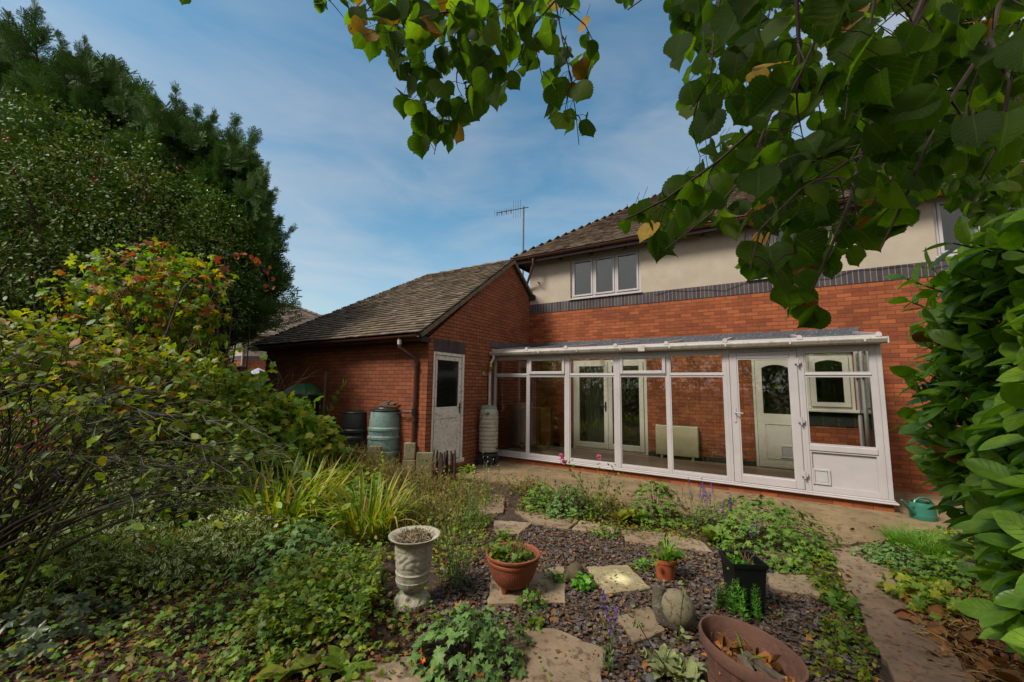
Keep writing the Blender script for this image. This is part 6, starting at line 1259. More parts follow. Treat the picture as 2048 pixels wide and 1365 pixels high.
# fuchsia
T_ = Thing('fuchsia_bush', 'patch of red and pink fuchsia flowers showing through the left shrub', 'shrub', gr(60, 1020)); L_ = Leaves(); c = place(55, 860, 3.5); P = c+rv(60, 1)*[0.20, .12, .14]; stampmix(L_, OVAL, P, -UP+unit(60)*.4, unit(60), 0.045); c2 = place(95, 885, 3.5); stampmix(L_, OVAL, c2+rv(20, .06), -UP+unit(20)*.4, unit(20), 0.045); L2 = Leaves(); foliage(L2, [(c+CF*0.12-UP*.1, (0.32, .25, .32))], OVAL, 0.05, 420, clump=.06)
T_.leaves('blossoms', L_, [M['redf']]); T_.leaves('foliage', L2, [M['midgreen']]); mb = MB(); stems(mb, gr(60, 1020), P[:14], 0.006); T_.part('stems', mb, M['twig'])
# ---- variegated euonymus
lob = [(gr(210, 1130)+UP*0.26, (0.45, .38, .32)), (gr(330, 1080)+UP*0.40, (0.48, .42, .36)), (gr(430, 1050)+UP*0.36, (0.42, .4, .30)), (gr(450, 1130)+UP*0.2, (0.38, .3, .22)), (gr(330, 1160)+UP*0.16, (0.35, .3, .20)), (gr(300, 1020)+UP*0.25, (.4, .4, .3)), (gr(120, 1180)+UP*0.15, (.3, .3, .2))]
plant('euonymus_bush', 'low spreading evergreen bush with small cream-edged leaves left of the geranium mound', 'bush', gr(330, 1110), lob, [OVAL[0], OVAL[1]], ['euonymus', 'euonymus', 'midgreen'], 0.046, 13000, nst=60, r0=0.004, clump=0.055, per=10, mi=[0, 0, 0, 1], fill=0.25)
# ---- geranium mounds
def mound(label, c, r, h, n, sz, mt, tpl=GERAN, name='geranium', cat='geranium', group='leafy geranium mounds', mats2=None, n2=0, bare=None, ell=1.0):
    T_ = Thing(name, label, cat, (c[0], c[1], 0), group); L_ = Leaves(); mb = MB(); k = n
    a = rng.random(k)*2*math.pi; q = np.sqrt(rng.random(k)); lump = 1+0.18*np.sin(a*3+c[0]*5)+0.10*np.sin(a*7+c[1]*9); x = r*q*np.cos(a)*lump*ell; y = r*q*np.sin(a)*lump
    z = h*(1-q**2.2)*(0.80+0.25*rng.random(k))+0.02+0.03*rng.random(k); lay = rng.random(k) < 0.3; z[lay] *= rng.random(lay.sum())*0.8
    P = np.array([c[0], c[1], 0])+np.stack([x, y, z], 1); O = np.stack([np.cos(a), np.sin(a), np.zeros(k)], 1)
    D = O*(0.5+q[:, None])+unit(k)*0.5-UP*(0.15+0.45*q[:, None]); Nn = UP*1.1+O*0.8*q[:, None]+unit(k)*0.40
    stampmix(L_, tpl, P, D, Nn, sz*(0.65+0.6*rng.random(k))); ms_ = [M[mt]]
    if n2:
        i = rng.integers(0, k, n2); stampmix(L_, tpl, P[i]+UP*0.01+rv(n2, 0.01), unit(n2)-UP*.4, unit(n2), sz*0.9, 1); ms_.append(M[mats2])
    for i in range(0, k, max(1, k//90)): mb.tube(curve((c[0]+x[i]*0.25, c[1]+y[i]*.25, 0), P[i], n=4, up=0.08), 0.0016, 4, cap=False)
    T_.leaves('foliage', L_, ms_); T_.part('stems', mb, M['redstem']); return T_
q = gr(920, 1350); mound('bluish green geranium mound in the foreground beside the big flagstone', q+[-.0, 0.08, 0], 0.34, 0.27, 300, 0.074, 'geranium', mats2='orange_leaf', n2=7)
q = gr(600, 1130); mound('wide bluish green geranium mound left of the urn', q, 0.50, 0.33, 620, 0.064, 'geranium', mats2='orange_leaf', n2=6, ell=1.1)
q = gr(1085, 1018); mound('small geranium at the left end of the row along the patio', q, 0.28, 0.30, 290, 0.060, 'geranium_g')
q = gr(1138, 1030); mound('bluish geranium beside the rose stems along the patio', q, 0.30, 0.33, 340, 0.058, 'geranium')
q = gr(1312, 1040); mound('dark geranium with reddened leaves between the rose and the purple spikes', q, 0.38, 0.44, 480, 0.064, 'geranium_g', mats2='acer_red', n2=24)
q = gr(1525, 1085); mound('widest geranium mound spreading on the patio edge behind the black planter', q, 0.56, 0.42, 1150, 0.060, 'geranium_g', mats2='dryleaf', n2=26, ell=1.25)
q = gr(700, 1010); mound('blue-green geranium patch behind the strappy leaves', q, 0.35, 0.28, 220, 0.06, 'geranium')
q = gr(380, 1250); mound('sparse geranium on bare soil below the variegated bush', q+[.1, 0, 0], 0.30, 0.16, 90, 0.06, 'geranium_g')
q = gr(1790, 1130); mound('low blue-green herb spreading at the right of the path', q, 0.28, 0.15, 420, 0.045, 'geranium')
q = gr(540, 1285); mound('green geranium seedlings by the soil at lower left', q, 0.34, 0.16, 210, 0.06, 'midgreen', mats2='yellowgreen', n2=40)
q = gr(60, 1285); mound('dark bronze-green leaves in the shade at the bottom left corner', q, 0.42, 0.2, 150, 0.11, 'darkleaf')
# ---- strappy clumps
def clump(label, c, r, h, n, mt='strap', name='crocosmia', cat='crocosmia', wsc=1.0, dry=0.12, group='strappy leaved clumps'):
    T_ = Thing(name, label, cat, (c[0], c[1], 0), group); L_ = Leaves(); k = n; a = rng.random(k)*2*math.pi; q = np.sqrt(rng.random(k))*r
    P = np.array([c[0], c[1], 0])+np.stack([q*np.cos(a), q*np.sin(a), np.zeros(k)], 1); a2 = a+rng.normal(size=k)*0.6; lean = 0.15+0.7*rng.random(k)
    D = np.stack([np.cos(a2)*lean, np.sin(a2)*lean, np.ones(k)], 1); Nn = np.stack([-np.cos(a2), -np.sin(a2), lean], 1)+rv(k, 0.15)
    mi = (rng.random(k) < dry).astype(int)
    tp = [tuple([t[0]*[wsc, 1, 1], t[1], t[2]]) for t in ARCH]; Nn = -Nn; Nn = np.stack([np.cos(a2), np.sin(a2), -lean], 1)*-1+rv(k, 0.12)
    stampmix(L_, tp, P, D, Nn, h*(0.6+0.6*rng.random(k)), mi); T_.leaves('leaves', L_, [M[mt], M['strap_dry']]); return T_
clump('large strappy yellow-green clump below the vine', gr(560, 1050), 0.45, 0.78, 340, wsc=1.15)
clump('strappy clump just behind the urn', gr(735, 1070), 0.28, 0.66, 230, wsc=1.1)
clump('loose strappy clump at the left of the large one', gr(470, 1010), 0.35, 0.6, 90, wsc=1.0, dry=0.3)
clump('strappy clump with dry tips below the water butts', gr(660, 985), 0.4, 0.62, 150, dry=0.4)
clump('fine bright grass tuft at the edge of the path by the laurel', gr(1850, 1110)+[0, .12, 0], 0.24, 0.26, 800, mt='grass', name='grass_tuft', cat='grass tuft', wsc=0.35, dry=0.03, group=None)
c0 = np.array([PXX, PYY, 0.15])
def tuft(T_, c, r, h, n, mt, wsc, name='weeds', dry=0):
    L_ = Leaves(); a = rng.random(n)*6.28; P = np.asarray(c)+np.stack([r*rng.random(n)*np.cos(a), r*rng.random(n)*np.sin(a), 0*a], 1); ln = 0.1+0.9*rng.random(n); D = np.stack([np.cos(a)*ln, np.sin(a)*ln, np.ones(n)], 1); Nn = np.stack([-np.cos(a), -np.sin(a), ln], 1)
    stampmix(L_, [tuple([t[0]*[wsc, 1, 1], t[1], t[2]]) for t in ARCH], P, D, Nn, h*(0.5+0.7*rng.random(n))); return T_.leaves(name, L_, [M[mt]])
pw = Thing('pot_weeds', 'bright green grassy weeds growing out of the small flower pot', 'weeds', c0); tuft(pw, c0, 0.07, 0.20, 60, 'grass', 1.6, 'blades')
L_ = Leaves(); foliage(L_, [(c0+[0.02, 0, 0.05], (0.10, .08, .06))], ROUND, 0.045, 60, clump=.03, per=4); pw.leaves('leaves', L_, [M['midgreen']])
# weeds in the bowl, the urn, the planter and the oval pot
bwz = Thing('bowl_weeds', 'round-leaved weeds and dead stalks growing in the terracotta bowl', 'weeds', (BX, BY, 0.25)); L_ = Leaves()
foliage(L_, [((BX-0.10, BY, 0.29), (0.08, .08, .05)), ((BX+0.09, BY+0.03, 0.27), (0.08, .08, .03)), ((BX, BY-0.07, 0.27), (0.13, .06, .03)), ((BX, BY+0.08, 0.27), (0.13, .06, .03))], [ROUND[0], ROUND[1], VINE[0]], 0.05, 330, clump=.025, per=5); bwz.leaves('leaves', L_, [M['midgreen']])
mb = MB()
for i in range(40): a = rng.random()*6.28; r_ = 0.07*rng.random(); p = np.array([BX+0.03+r_*math.cos(a), BY+r_*math.sin(a), 0.24]); mb.tube([p, p+np.array([rng.normal()*.03, rng.normal()*.03, 0.09+0.06*rng.random()])], 0.002, 4, cap=False)
bwz.part('dead_stalks', mb, M['drystem'])
uz = Thing('dried_bouquet', 'tangle of pale dried stems filling the top of the urn', 'dried plant', (UX, UY, 0.57*ZU)); mb = MB()
for i in range(260):
    a = rng.random()*6.28; r_ = 0.125*math.sqrt(rng.random()); p = np.array([UX+r_*math.cos(a), UY+r_*math.sin(a), 0.568*ZU]); d = unit(1)[0]*[1, 1, 0.5]; d[2] = abs(d[2]); mb.tube([p, p+nrm(d)*0.04, p+nrm(d+rv(1, .3)[0])*0.06], 0.0022, 4, cap=False)
uz.part('stems', mb, mat('straw', H('a0937e'), H('7a6c58'), rough=0.9, ns=60))
L_ = Leaves(); k = 260; a = rng.random(k)*6.28; r_ = 0.12*np.sqrt(rng.random(k)); stampmix(L_, OVAL, np.stack([UX+r_*np.cos(a), UY+r_*np.sin(a), 0.585*ZU+0.02*rng.random(k)], 1), unit(k), UP+unit(k), 0.02); uz.leaves('dead_leaves', L_, [M['dryleaf']])
pzz = Thing('planter_weeds', 'small green weeds and brown stalks inside the black planter', 'weeds', (KX, KY, 0.33)); L_ = Leaves(); foliage(L_, [((KX-.02, KY, 0.315), (0.06, .06, .03))], [VINE[0], OVAL[0]], 0.03, 160, clump=.025, per=5); pzz.leaves('leaves', L_, [M['grass']]); mb = MB()
for i in range(24): p = np.array([KX+rng.uniform(-.07, .07), KY+rng.uniform(-.07, .07), 0.30]); mb.tube([p, p+np.array([rng.normal()*.03, rng.normal()*.03, 0.10*rng.random()+.02])], 0.0025, 4, cap=False)
pzz.part('stalks', mb, M['drystem'])
oz = Thing('dead_leaves', 'curled brown leaves and a few green blades inside the oval mauve pot', 'dead leaves', (OX, OY, OZ-0.12)); L_ = Leaves(); k = 130; a = rng.random(k)*6.28; r_ = 0.82*np.sqrt(rng.random(k)); lx_, ly_ = SXo*r_*np.cos(a), SYo*r_*np.sin(a)
P = np.stack([OX+lx_*math.cos(rot_o)-ly_*math.sin(rot_o), OY+lx_*math.sin(rot_o)+ly_*math.cos(rot_o), OZ-0.125+0.03*rng.random(k)], 1); stampmix(L_, [LAUREL[1], OVAL[0], LIME[4], VINE[0]], P, unit(k)+UP*.3, UP+unit(k)*.9, 0.055, rng.choice([0, 0, 0, 1], k)); oz.leaves('leaves', L_, [M['brown_leaf'], M['orange_leaf']]); tuft(oz, (OX-.02, OY+.03, OZ-0.12), 0.03, 0.16, 7, 'strap', 1.5, 'blades')
# ---- toadflax and other spikes
def spikes(label, c, r, n, h, name='toadflax', cat='toadflax', mt='toadflax', fl='purple', lean=0.12, leaf=0.045, flh=0.25, group='toadflax spikes', nf=26, rs=0.002, dens=26, fpart='blossoms'):
    T_ = Thing(name, label, cat, (c[0], c[1], 0), group); L_ = Leaves(); Fl = Leaves(); mb = MB(); any_f = False
    for i in range(n):
        a = rng.random()*6.28; p = np.array([c[0], c[1], 0])+np.array([math.cos(a), math.sin(a), 0])*r*math.sqrt(rng.random()); hh = h*(0.6+0.5*rng.random()); e = p+np.array([rng.normal()*lean*h, rng.normal()*lean*h, hh]); pts = curve(p, e, n=6, wob=0.03); mb.tube(pts, [rs*1.3, rs, rs, rs*.8, rs*.7, rs*.4], 4, cap=False)
        t = rng.random(dens)*0.85+0.03; P = p+(e-p)*t[:, None]; dd = unit(dens)*[1, 1, .2]+UP*0.7; stampmix(L_, NARROW, P, dd, UP+unit(dens)*.4, leaf*(1.1-t*.5))
        if fl and rng.random() < 0.8:
            t = 1-flh*rng.random(nf); P = p+(e-p)*t[:, None]+rv(nf, 0.005); stampmix(Fl, [OVAL[0]], P, unit(nf)+UP*.3, unit(nf), 0.018); any_f = True
    T_.part('stems', mb, M['greentwig']); T_.leaves('foliage', L_, [M[mt]])
    if any_f: T_.leaves(fpart, Fl, [M[fl]])
    return T_
spikes('tall purple toadflax in front of the conservatory door', gr(1405, 1062), 0.20, 16, 0.55)
spikes('purple toadflax at the left of the widest geranium', gr(1455, 1075), 0.10, 6, 0.5)
spikes('slender toadflax with purple tips beside the big foreground flagstone', gr(1215, 1345), 0.04, 4, 0.42, lean=0.05, leaf=0.035)
spikes('single purple toadflax rising behind the black planter', gr(1510, 1150), 0.03, 2, 0.46, lean=0.04)
spikes('column of thin blue-green stems right of the urn', gr(905, 1175), 0.13, 22, 0.62, fl=None, lean=0.16, leaf=0.04)
spikes('loose thin green stems between the urn and the patio', gr(945, 1060), 0.16, 18, 0.55, fl=None, lean=0.18)
spikes('gaura stems with tiny white flowers by the slim water butt', gr(975, 1000), 0.22, 14, 0.6, name='gaura', cat='gaura', fl='whitef', nf=4, lean=0.2, group=None, mt='midgreen', flh=0.4)
spikes('fresh green feathery spurge shoots in front of the black planter', gr(1490, 1235), 0.10, 9, 0.27, name='spurge', cat='spurge', mt='spurge', fl=None, lean=0.10, leaf=0.05, dens=70, group=None, rs=0.003)
spikes('blue-green spurge shoots on the left side of the black planter', gr(1440, 1225), 0.07, 6, 0.18, name='spurge', cat='spurge', mt='toadflax', fl=None, lean=0.10, leaf=0.045, dens=60, group=None, rs=0.003)
# ---- dried perennials between beds
def dry(label, c, rx, ry, h, n, green=0.4):
    T_ = Thing('dried_perennial', label, 'dead plant', (c[0], c[1], 0), 'dried perennials in the middle of the bed'); mb = MB(); L_ = Leaves()
    for i in range(n):
        p = np.array([c[0]+rng.normal()*rx*.5, c[1]+rng.normal()*ry*.5, 0]); e = p+np.array([rng.normal()*.14, rng.normal()*.14, h*(0.4+0.7*rng.random())]); mb.tube(curve(p, e, n=4, wob=0.1), 0.002, 4, cap=False)
        k = 7; t = rng.random(k)*.8+.2; P = p+(e-p)*t[:, None]+rv(k, .03); g_ = rng.random() < green; stampmix(L_, [OVAL[0], NARROW[0]], P, unit(k), UP+unit(k), 0.035+0.02*rng.random(k), np.where(rng.random(k) < green, rng.choice([1, 2], k), 0))
        if rng.random() < .5: e3 = e+rv(1, .08)[0]; mb.tube([p+(e-p)*.6, e3], 0.0014, 3, cap=False)
    T_.part('stems', mb, M['drystem']); T_.leaves('leaves', L_, [M['dryleaf'], M['midgreen'], M['yellowgreen']])
dry('brown and yellow mass of dried stems in front of the black water butt', gr(700, 960), 0.9, 0.35, 0.58, 330)
dry('dry grey-brown stems below the concrete post', gr(790, 985), 0.7, 0.35, 0.46, 280)
dry('dry stems between the log roll and the gaura', gr(900, 1000), 0.7, 0.35, 0.26, 170)
dry('low greyish dead stems behind the strappy clumps', gr(850, 1040), 0.6, 0.35, 0.25, 170, green=0.5)
dry('thin dry stalks under the rose', gr(1210, 1030), 0.35, 0.2, 0.24, 90, green=0.5)
dry('wispy dry stalks at the patio edge left of the geraniums', gr(1060, 990), 0.4, 0.2, 0.26, 90, green=0.6)
dry('upright thin dead stalks in the middle of the left bed', gr(440, 960), 0.9, 0.4, 0.62, 150, green=0.5)
dry('tall brown stalks below the bramble thicket', gr(330, 960), 0.8, 0.4, 0.6, 150, green=0.6)
dry('wispy dead stalks between the vine and the strappy clumps', gr(560, 970), 0.8, 0.35, 0.55, 130, green=0.4)
# ---- rose
q = gr(1180, 1035); T_ = Thing('rose_bush', 'leggy rose with small pink blooms in front of the conservatory', 'rose', q); mb = MB(); L_ = Leaves(); Fl = Leaves(); dq = depth(q)
for ex, ey in ((1130, 925), (1140, 935), (1197, 935), (1160, 950), (1225, 940), (1210, 965), (1110, 960), (1180, 970), (1250, 955), (1235, 975), (1150, 975), (1095, 985), (1200, 985)):
    e = place(ex, ey, dq+rng.normal()*.1); p = curve(q+rv(1, .05)[0]*[1, 1, 0], e, n=7, wob=0.08); mb.tube(p, [.005, .005, .004, .004, .003, .002, .002], 5, cap=False)
    P = np.repeat(np.array(p[2:]), 7, 0)+rv(35, 0.035); stampmix(L_, OVAL, P, unit(35), UP+unit(35)*.6, 0.042)
for ex, ey, s_ in ((1124, 914, .055), (1129, 926, .045), (1197, 915, .04)):
    c = place(ex, ey, dq); k = 26; stampmix(Fl, OVAL, c+rv(k, s_*.18), unit(k)+UP*.4, unit(k), s_*.8)
T_.part('stems', mb, M['greentwig']); T_.leaves('foliage', L_, [M['midgreen']]); T_.leaves('blooms', Fl, [M['pinkf']])
# ---- dandelions, strawberries, foxglove rosettes
def rosette(label, c, n, s, mt='midgreen', tpl=None, name='dandelion', cat='weed', lean=0.8, group='rosettes of wild plants'):
    T_ = Thing(name, label, cat, (c[0], c[1], 0), group); L_ = Leaves(); a = rng.random(n)*6.28; D = np.stack([np.cos(a), np.sin(a), lean*(0.3+rng.random(n))], 1); Nn = np.stack([-np.cos(a)*lean, -np.sin(a)*lean, np.ones(n)], 1)+rv(n, .2)
    stampmix(L_, tpl or [LAUREL[0], LAUREL[1]], np.array([c[0], c[1], 0.01])+rv(n, .015)*[1, 1, .2], D, Nn, s*(0.6+0.6*rng.random(n))); T_.leaves('leaves', L_, [M[mt]]); return T_
rosette('upright pale dandelion leaves left of the dark geranium', gr(1245, 1048), 26, 0.19, 'yellowgreen', lean=1.8)
rosette('upright dandelion leaves close to the dark geranium', gr(1275, 1050), 26, 0.20, 'midgreen', lean=1.8)
rosette('green leafy tuft in front of the purple toadflax', gr(1430, 1085), 40, 0.17, 'midgreen', lean=1.4)
rosette('broad foxglove rosette at the bottom edge left of the flagstone', gr(690, 1340), 11, 0.17, 'midgreen', [LAUREL[0], OVAL[0]], 'foxglove', 'foxglove', 0.6)
rosette('broad pale foxglove leaves at the bottom edge further left', gr(575, 1352), 8, 0.16, 'yellowgreen', [LAUREL[0], OVAL[0]], 'foxglove', 'foxglove', 0.6)
def lowherb(label, c, r, h, n, s, mt='midgreen', tpl=VINE, name='wild_strawberry', cat='weed'):
    T_ = Thing(name, label, cat, (c[0], c[1], 0), 'low weeds among the flagstones'); L_ = Leaves(); foliage(L_, [((c[0], c[1], h*.5), (r, r, h*.6))], tpl, s, n, clump=s*.5, per=4, upn=1.3, fill=0.6); T_.leaves('foliage', L_, [M[mt]])
lowherb('bright green seedling growing against the mossy rock', gr(1165, 1180), 0.07, 0.10, 60, 0.05, 'grass'); lowherb('dull green weed left of the mossy rock', gr(1112, 1165), 0.06, 0.07, 40, 0.045, 'geranium_g')
lowherb('strawberry plant in the slate below the terracotta bowl', gr(1060, 1215), 0.09, 0.08, 46, 0.055, 'geranium_g'); lowherb('reddish-stalked weed in the slate above the big flagstone', gr(1065, 1262), 0.10, 0.05, 40, 0.05)
lowherb('green tuft between the pale spotted flagstone and the pot', gr(1280, 1140), 0.07, 0.08, 70, 0.035, 'grass', OVAL); lowherb('creeping weed on the ring of flagstones', gr(1215, 1072), 0.15, 0.05, 110, 0.045, 'geranium_g')
lowherb('round-leaved dark weed at the left edge of the path', gr(1680, 1220), 0.10, 0.07, 40, 0.075, 'geranium_g', ROUND); lowherb('leafy weed above the round-leaved one', gr(1660, 1185), 0.12, 0.08, 90, 0.05, 'midgreen')
lowherb('dark creeping weed between the two right flagstones', gr(1575, 1142), 0.16, 0.07, 150, 0.045, 'geranium_g'); lowherb('green weeds where the ring meets the path', gr(1640, 1125), 0.14, 0.08, 160, 0.045, 'midgreen')
lowherb('weeds right of the oval pot', gr(1680, 1290), 0.18, 0.06, 150, 0.045, 'midgreen'); lowherb('yellowish weeds at the bottom edge right of the oval pot', gr(1660, 1350), 0.18, 0.05, 150, 0.035, 'yellowgreen')
lowherb('bright lobed leaves under the laurel beside the path', gr(1850, 1215), 0.22, 0.14, 170, 0.08, 'vine'); lowherb('green weeds under the laurel near the grass tuft', gr(1900, 1165), 0.22, 0.16, 160, 0.07, 'geranium_g')
lowherb('strawberry leaves creeping over the slate behind the bowl', gr(1010, 1085), 0.14, 0.07, 90, 0.05, 'midgreen'); lowherb('small weeds by the base of the urn', gr(700, 1205), 0.22, 0.16, 250, 0.055, 'midgreen'); lowherb('weeds creeping over stones left of the ring', gr(950, 1050), 0.20, 0.10, 170, 0.045, 'midgreen')
lowherb('dull green weeds in front of the wide geranium mound', gr(640, 1235), 0.36, 0.20, 420, 0.055, 'midgreen'); lowherb('yellowing ivy at the slim water butt foot', gr(935, 948), 0.10, 0.14, 60, 0.06, 'vine')
# ---- lambs ear
q = gr(1345, 1365)+[0, .06, 0]; T_ = Thing('lambs_ear', 'woolly grey-green lambs ear with drooping flower stalks left of the oval pot', 'lambs ear', q); L_ = Leaves()
for dx, dy in ((0, 0), (0.09, 0.02), (-0.07, 0.04), (0.03, -0.08), (0.10, -0.08), (-0.05, -0.06)):
    n = 19; a = rng.random(n)*6.28; ln = 1.1; D = np.stack([np.cos(a), np.sin(a), 0.3+1.4*rng.random(n)], 1); Nn = np.stack([-np.cos(a), -np.sin(a), np.ones(n)*.8], 1); stampmix(L_, [LAUREL[0], LAUREL[1]], np.array([q[0]+dx, q[1]+dy, 0.02])+rv(n, .01), D, Nn, 0.095*(0.7+0.5*rng.random(n)))
mb = MB()
for ex, ey in ((1272, 1238), (1290, 1300), (1370, 1170), (1365, 1270)):
    e = place(ex, ey, 2.28); p = curve(q+rv(1, .03)[0]*[1, 1, 0], e, n=6, wob=.08); mb.tube(p, 0.0028, 5); stampmix(L_, [LAUREL[1]], np.array([e]*5)+rv(5, .006), -UP*.5+unit(5), unit(5), 0.05)
T_.leaves('leaves', L_, [M['lambs']]); T_.part('stalks', mb, M['greentwig'])
# small orange marigold
q = gr(845, 1362); T_ = Thing('marigold', 'small orange marigold at the bottom edge under the foreground geranium', 'flower', q); L_ = Leaves(); k = 24; a = rng.random(k)*6.28; stampmix(L_, NARROW, np.array([q[0], q[1], 0.10])+rv(k, .002), np.stack([np.cos(a), np.sin(a), .5+0*a], 1), UP, 0.022); T_.leaves('petals', L_, [M['orangef']]); mb = MB(); mb.tube([q, q+UP*.1], .002, 5); T_.part('stem', mb, M['greentwig'])

# ------------------------------------------------------------------ stuff: undergrowth, litter, slate
chip = (np.array([(-.5, 0, .0), (-.1, .42, .03), (.45, .30, 0), (.5, -.25, .02), (0, -.45, 0), (-.42, -.3, .03), (-.5, 0, -.10), (-.1, .42, -.10), (.45, .30, -.10), (.5, -.25, -.10), (0, -.45, -.10), (-.42, -.3, -.10)]), None, np.zeros((12, 2)))
ct = [(0, i+1, i) for i in range(1, 5)]+[t for i in range(6) for t in ((i, (i+1) % 6, 6+i), ((i+1) % 6, 6+(i+1) % 6, 6+i))]; ct = [(0, a_, b_) for (_, a_, b_) in ct[:4]]+ct[4:]; chip = (chip[0], np.array(ct), chip[2])
SL = poly_px([(900, 1085), (985, 1058), (1070, 1050), (1250, 1075), (1430, 1105), (1530, 1120), (1650, 1200), (1740, 1300), (1790, 1420), (1300, 1450), (880, 1450), (840, 1250), (880, 1170)])
P2 = sample_poly(SL, 12500); ok = np.ones(len(P2), bool)
for fp in FPOLY: ok &= ~inpoly(P2, fp)
P2 = P2[ok]; P = np.column_stack([P2, 0.004+0.012*rng.random(len(P2))]); k = len(P); L_ = Leaves()
near = 0.6+0.4*np.clip((np.hypot(P[:, 0], P[:, 1])-1.5)/2.5, 0, 1)
L_.stamp(chip, P, unit(k)*[1, 1, .35], UP+rv(k, 0.17), (0.013+0.027*rng.random(k)**1.3))
o = L_.build('slate_chippings', [M['slate1']], smooth=False); tag(o, 'purple-grey slate chippings between the flagstones', 'gravel', kind='stuff')
SB = leafmat('soil crumb', [H('3b2a1f'), H('4a3424'), H('2a1c14'), H('5a4230')], trans=0, rough=0.95, spec=0.1); L_ = Leaves()
for pl_, n_ in ((poly_px([(-40, 1120), (300, 1130), (560, 1200), (760, 1180), (880, 1230), (840, 1330), (700, 1430), (-60, 1450)]), 6500), (SL, 3500), (poly_px([(1800, 1230), (1850, 1180), (2060, 1150), (2120, 1450), (1950, 1440), (1880, 1330)]), 2500), (poly_px([(560, 1000), (900, 960), (1020, 1000), (960, 1100), (800, 1180), (600, 1180)]), 2000)):
    Q = sample_poly(pl_, n_); kk_ = len(Q); L_.stamp((chip[0]*[1, 1, 3.0], chip[1], chip[2]), np.column_stack([Q, 0.002+0.008*rng.random(kk_)]), unit(kk_), UP+unit(kk_)*.7, 0.006+0.02*rng.random(kk_)**2)
o = L_.build('soil_crumbs', [SB], smooth=False); tag(o, 'dark crumbs of soil over the beds', 'soil', kind='stuff')
# leaf litter everywhere, thicker on the slate edges, by the path and under the laurel
L_ = Leaves(); curl = [OVAL[0], LAUREL[1], LIME[4], VINE[0], LAUREL[3], MAPLE[0]]
def litter(poly, n, s0, s1, orange=0.25, z=0.012, zz=0.02):
    Q = sample_poly(poly, n); stampmix(L_, curl, np.column_stack([Q, z+zz*rng.random(n)]), unit(n)*[1, 1, .3], UP+unit(n)*.7, s0+(s1-s0)*rng.random(n)**2, (rng.random(n) < orange).astype(int))
litter(SL, 4200, 0.007, 0.032, 0.12); litter(SL, 110, 0.04, 0.08, 0.4)
UL = poly_px([(1800, 1230), (1850, 1180), (2060, 1150), (2120, 1450), (1950, 1440), (1880, 1330)]); litter(UL, 1500, 0.02, 0.07, 0.12); litter(UL, 120, 0.08, 0.13, 0.35, z=0.02, zz=.03)
BL = poly_px([(-40, 1120), (300, 1130), (560, 1200), (760, 1180), (880, 1230), (840, 1330), (700, 1430), (-60, 1450)]); litter(BL, 1500, 0.02, 0.055, 0.12)
MID = poly_px([(560, 1000), (900, 960), (1020, 1000), (960, 1100), (800, 1180), (600, 1180)]); litter(MID, 1500, 0.02, 0.05, 0.2)
ED = poly_px([(1040, 1000), (1640, 1080), (1640, 1110), (1250, 1080), (1030, 1030)]); litter(ED, 700, 0.015, 0.045, 0.3)
litter(poly_px([(940, 960), (1400, 1000), (1860, 1060), (1740, 1120), (1930, 1400), (1780, 1400), (1640, 1090), (1300, 1040)]), 620, 0.012, 0.05, 0.2, z=0.03, zz=.005)
Q = sample_poly(UL, 500); stampmix(L_, [NEEDLE[0]], np.column_stack([Q, 0.02+0.03*rng.random(500)]), unit(500)*[1, 1, .2], UP, 0.05+0.08*rng.random(500), 2)
o = L_.build('fallen_leaves', [M['brown_leaf'], M['orange_leaf'], M['strap_dry']]); tag(o, 'brown and orange fallen leaves scattered over soil and slate', 'leaf litter', kind='stuff')
# undergrowth of the beds
L_ = Leaves()
def under(poly, n, hmax, smin, smax, mats_, tpl=None, p=1.5):
    Q = sample_poly(poly, n); z = hmax*rng.random(n)**p+0.01; stampmix(L_, tpl or [OVAL[0], OVAL[1], VINE[0]], np.column_stack([Q, z]), unit(n)*[1, 1, .5], UP+unit(n)*.6, smin+(smax-smin)*rng.random(n), rng.choice(mats_, n))
LEFT = [(-12, -1), (-12, 6.5), (-11.0, 6.9), (-11.3, 5.3), (-7.2, 5.3), (-5.6, 5.2), (-3.6, 2.8), (-4.6, 0.4), (-6, -1)]
under(LEFT, 9000, 0.45, 0.06, 0.12, [0, 1, 2, 2, 3], p=1.2)
under(poly_px([(0, 1010), (560, 960), (900, 930), (1000, 1000), (900, 1100), (560, 1200), (0, 1150)]), 5200, 0.14, 0.03, 0.06, [0, 1, 2, 3])
under(BL, 2600, 0.16, 0.025, 0.055, [0, 1, 2, 3, 3, 4]); under(poly_px([(560, 1160), (760, 1140), (755, 1220), (720, 1300), (480, 1320)]), 2300, 0.26, 0.03, 0.065, [0, 1, 2, 0, 3], p=1.0)
under(ED, 1900, 0.09, 0.02, 0.045, [0, 1, 2, 1]); under(poly_px([(1560, 1080), (1660, 1095), (1700, 1200), (1740, 1290), (1770, 1400), (1650, 1380), (1640, 1200)]), 650, 0.06, 0.02, 0.05, [0, 1, 2, 1])
under(poly_px([(1740, 1100), (1900, 1060), (2050, 1160), (1980, 1260), (1830, 1210), (1770, 1150)]), 1300, 0.10, 0.03, 0.06, [0, 1, 3]); under(SL, 900, 0.045, 0.010, 0.028, [0, 1, 2])
under(poly_px([(840, 1080), (985, 1040), (960, 1120), (880, 1180)]), 700, 0.12, 0.02, 0.045, [0, 1, 2])
under([(1.6, 4.5), (5, 4.5), (5, 9), (2.7, 9.2), (2.7, 7), (1.8, 6.4)], 2500, 0.3, 0.05, 0.09, [0, 1, 3])
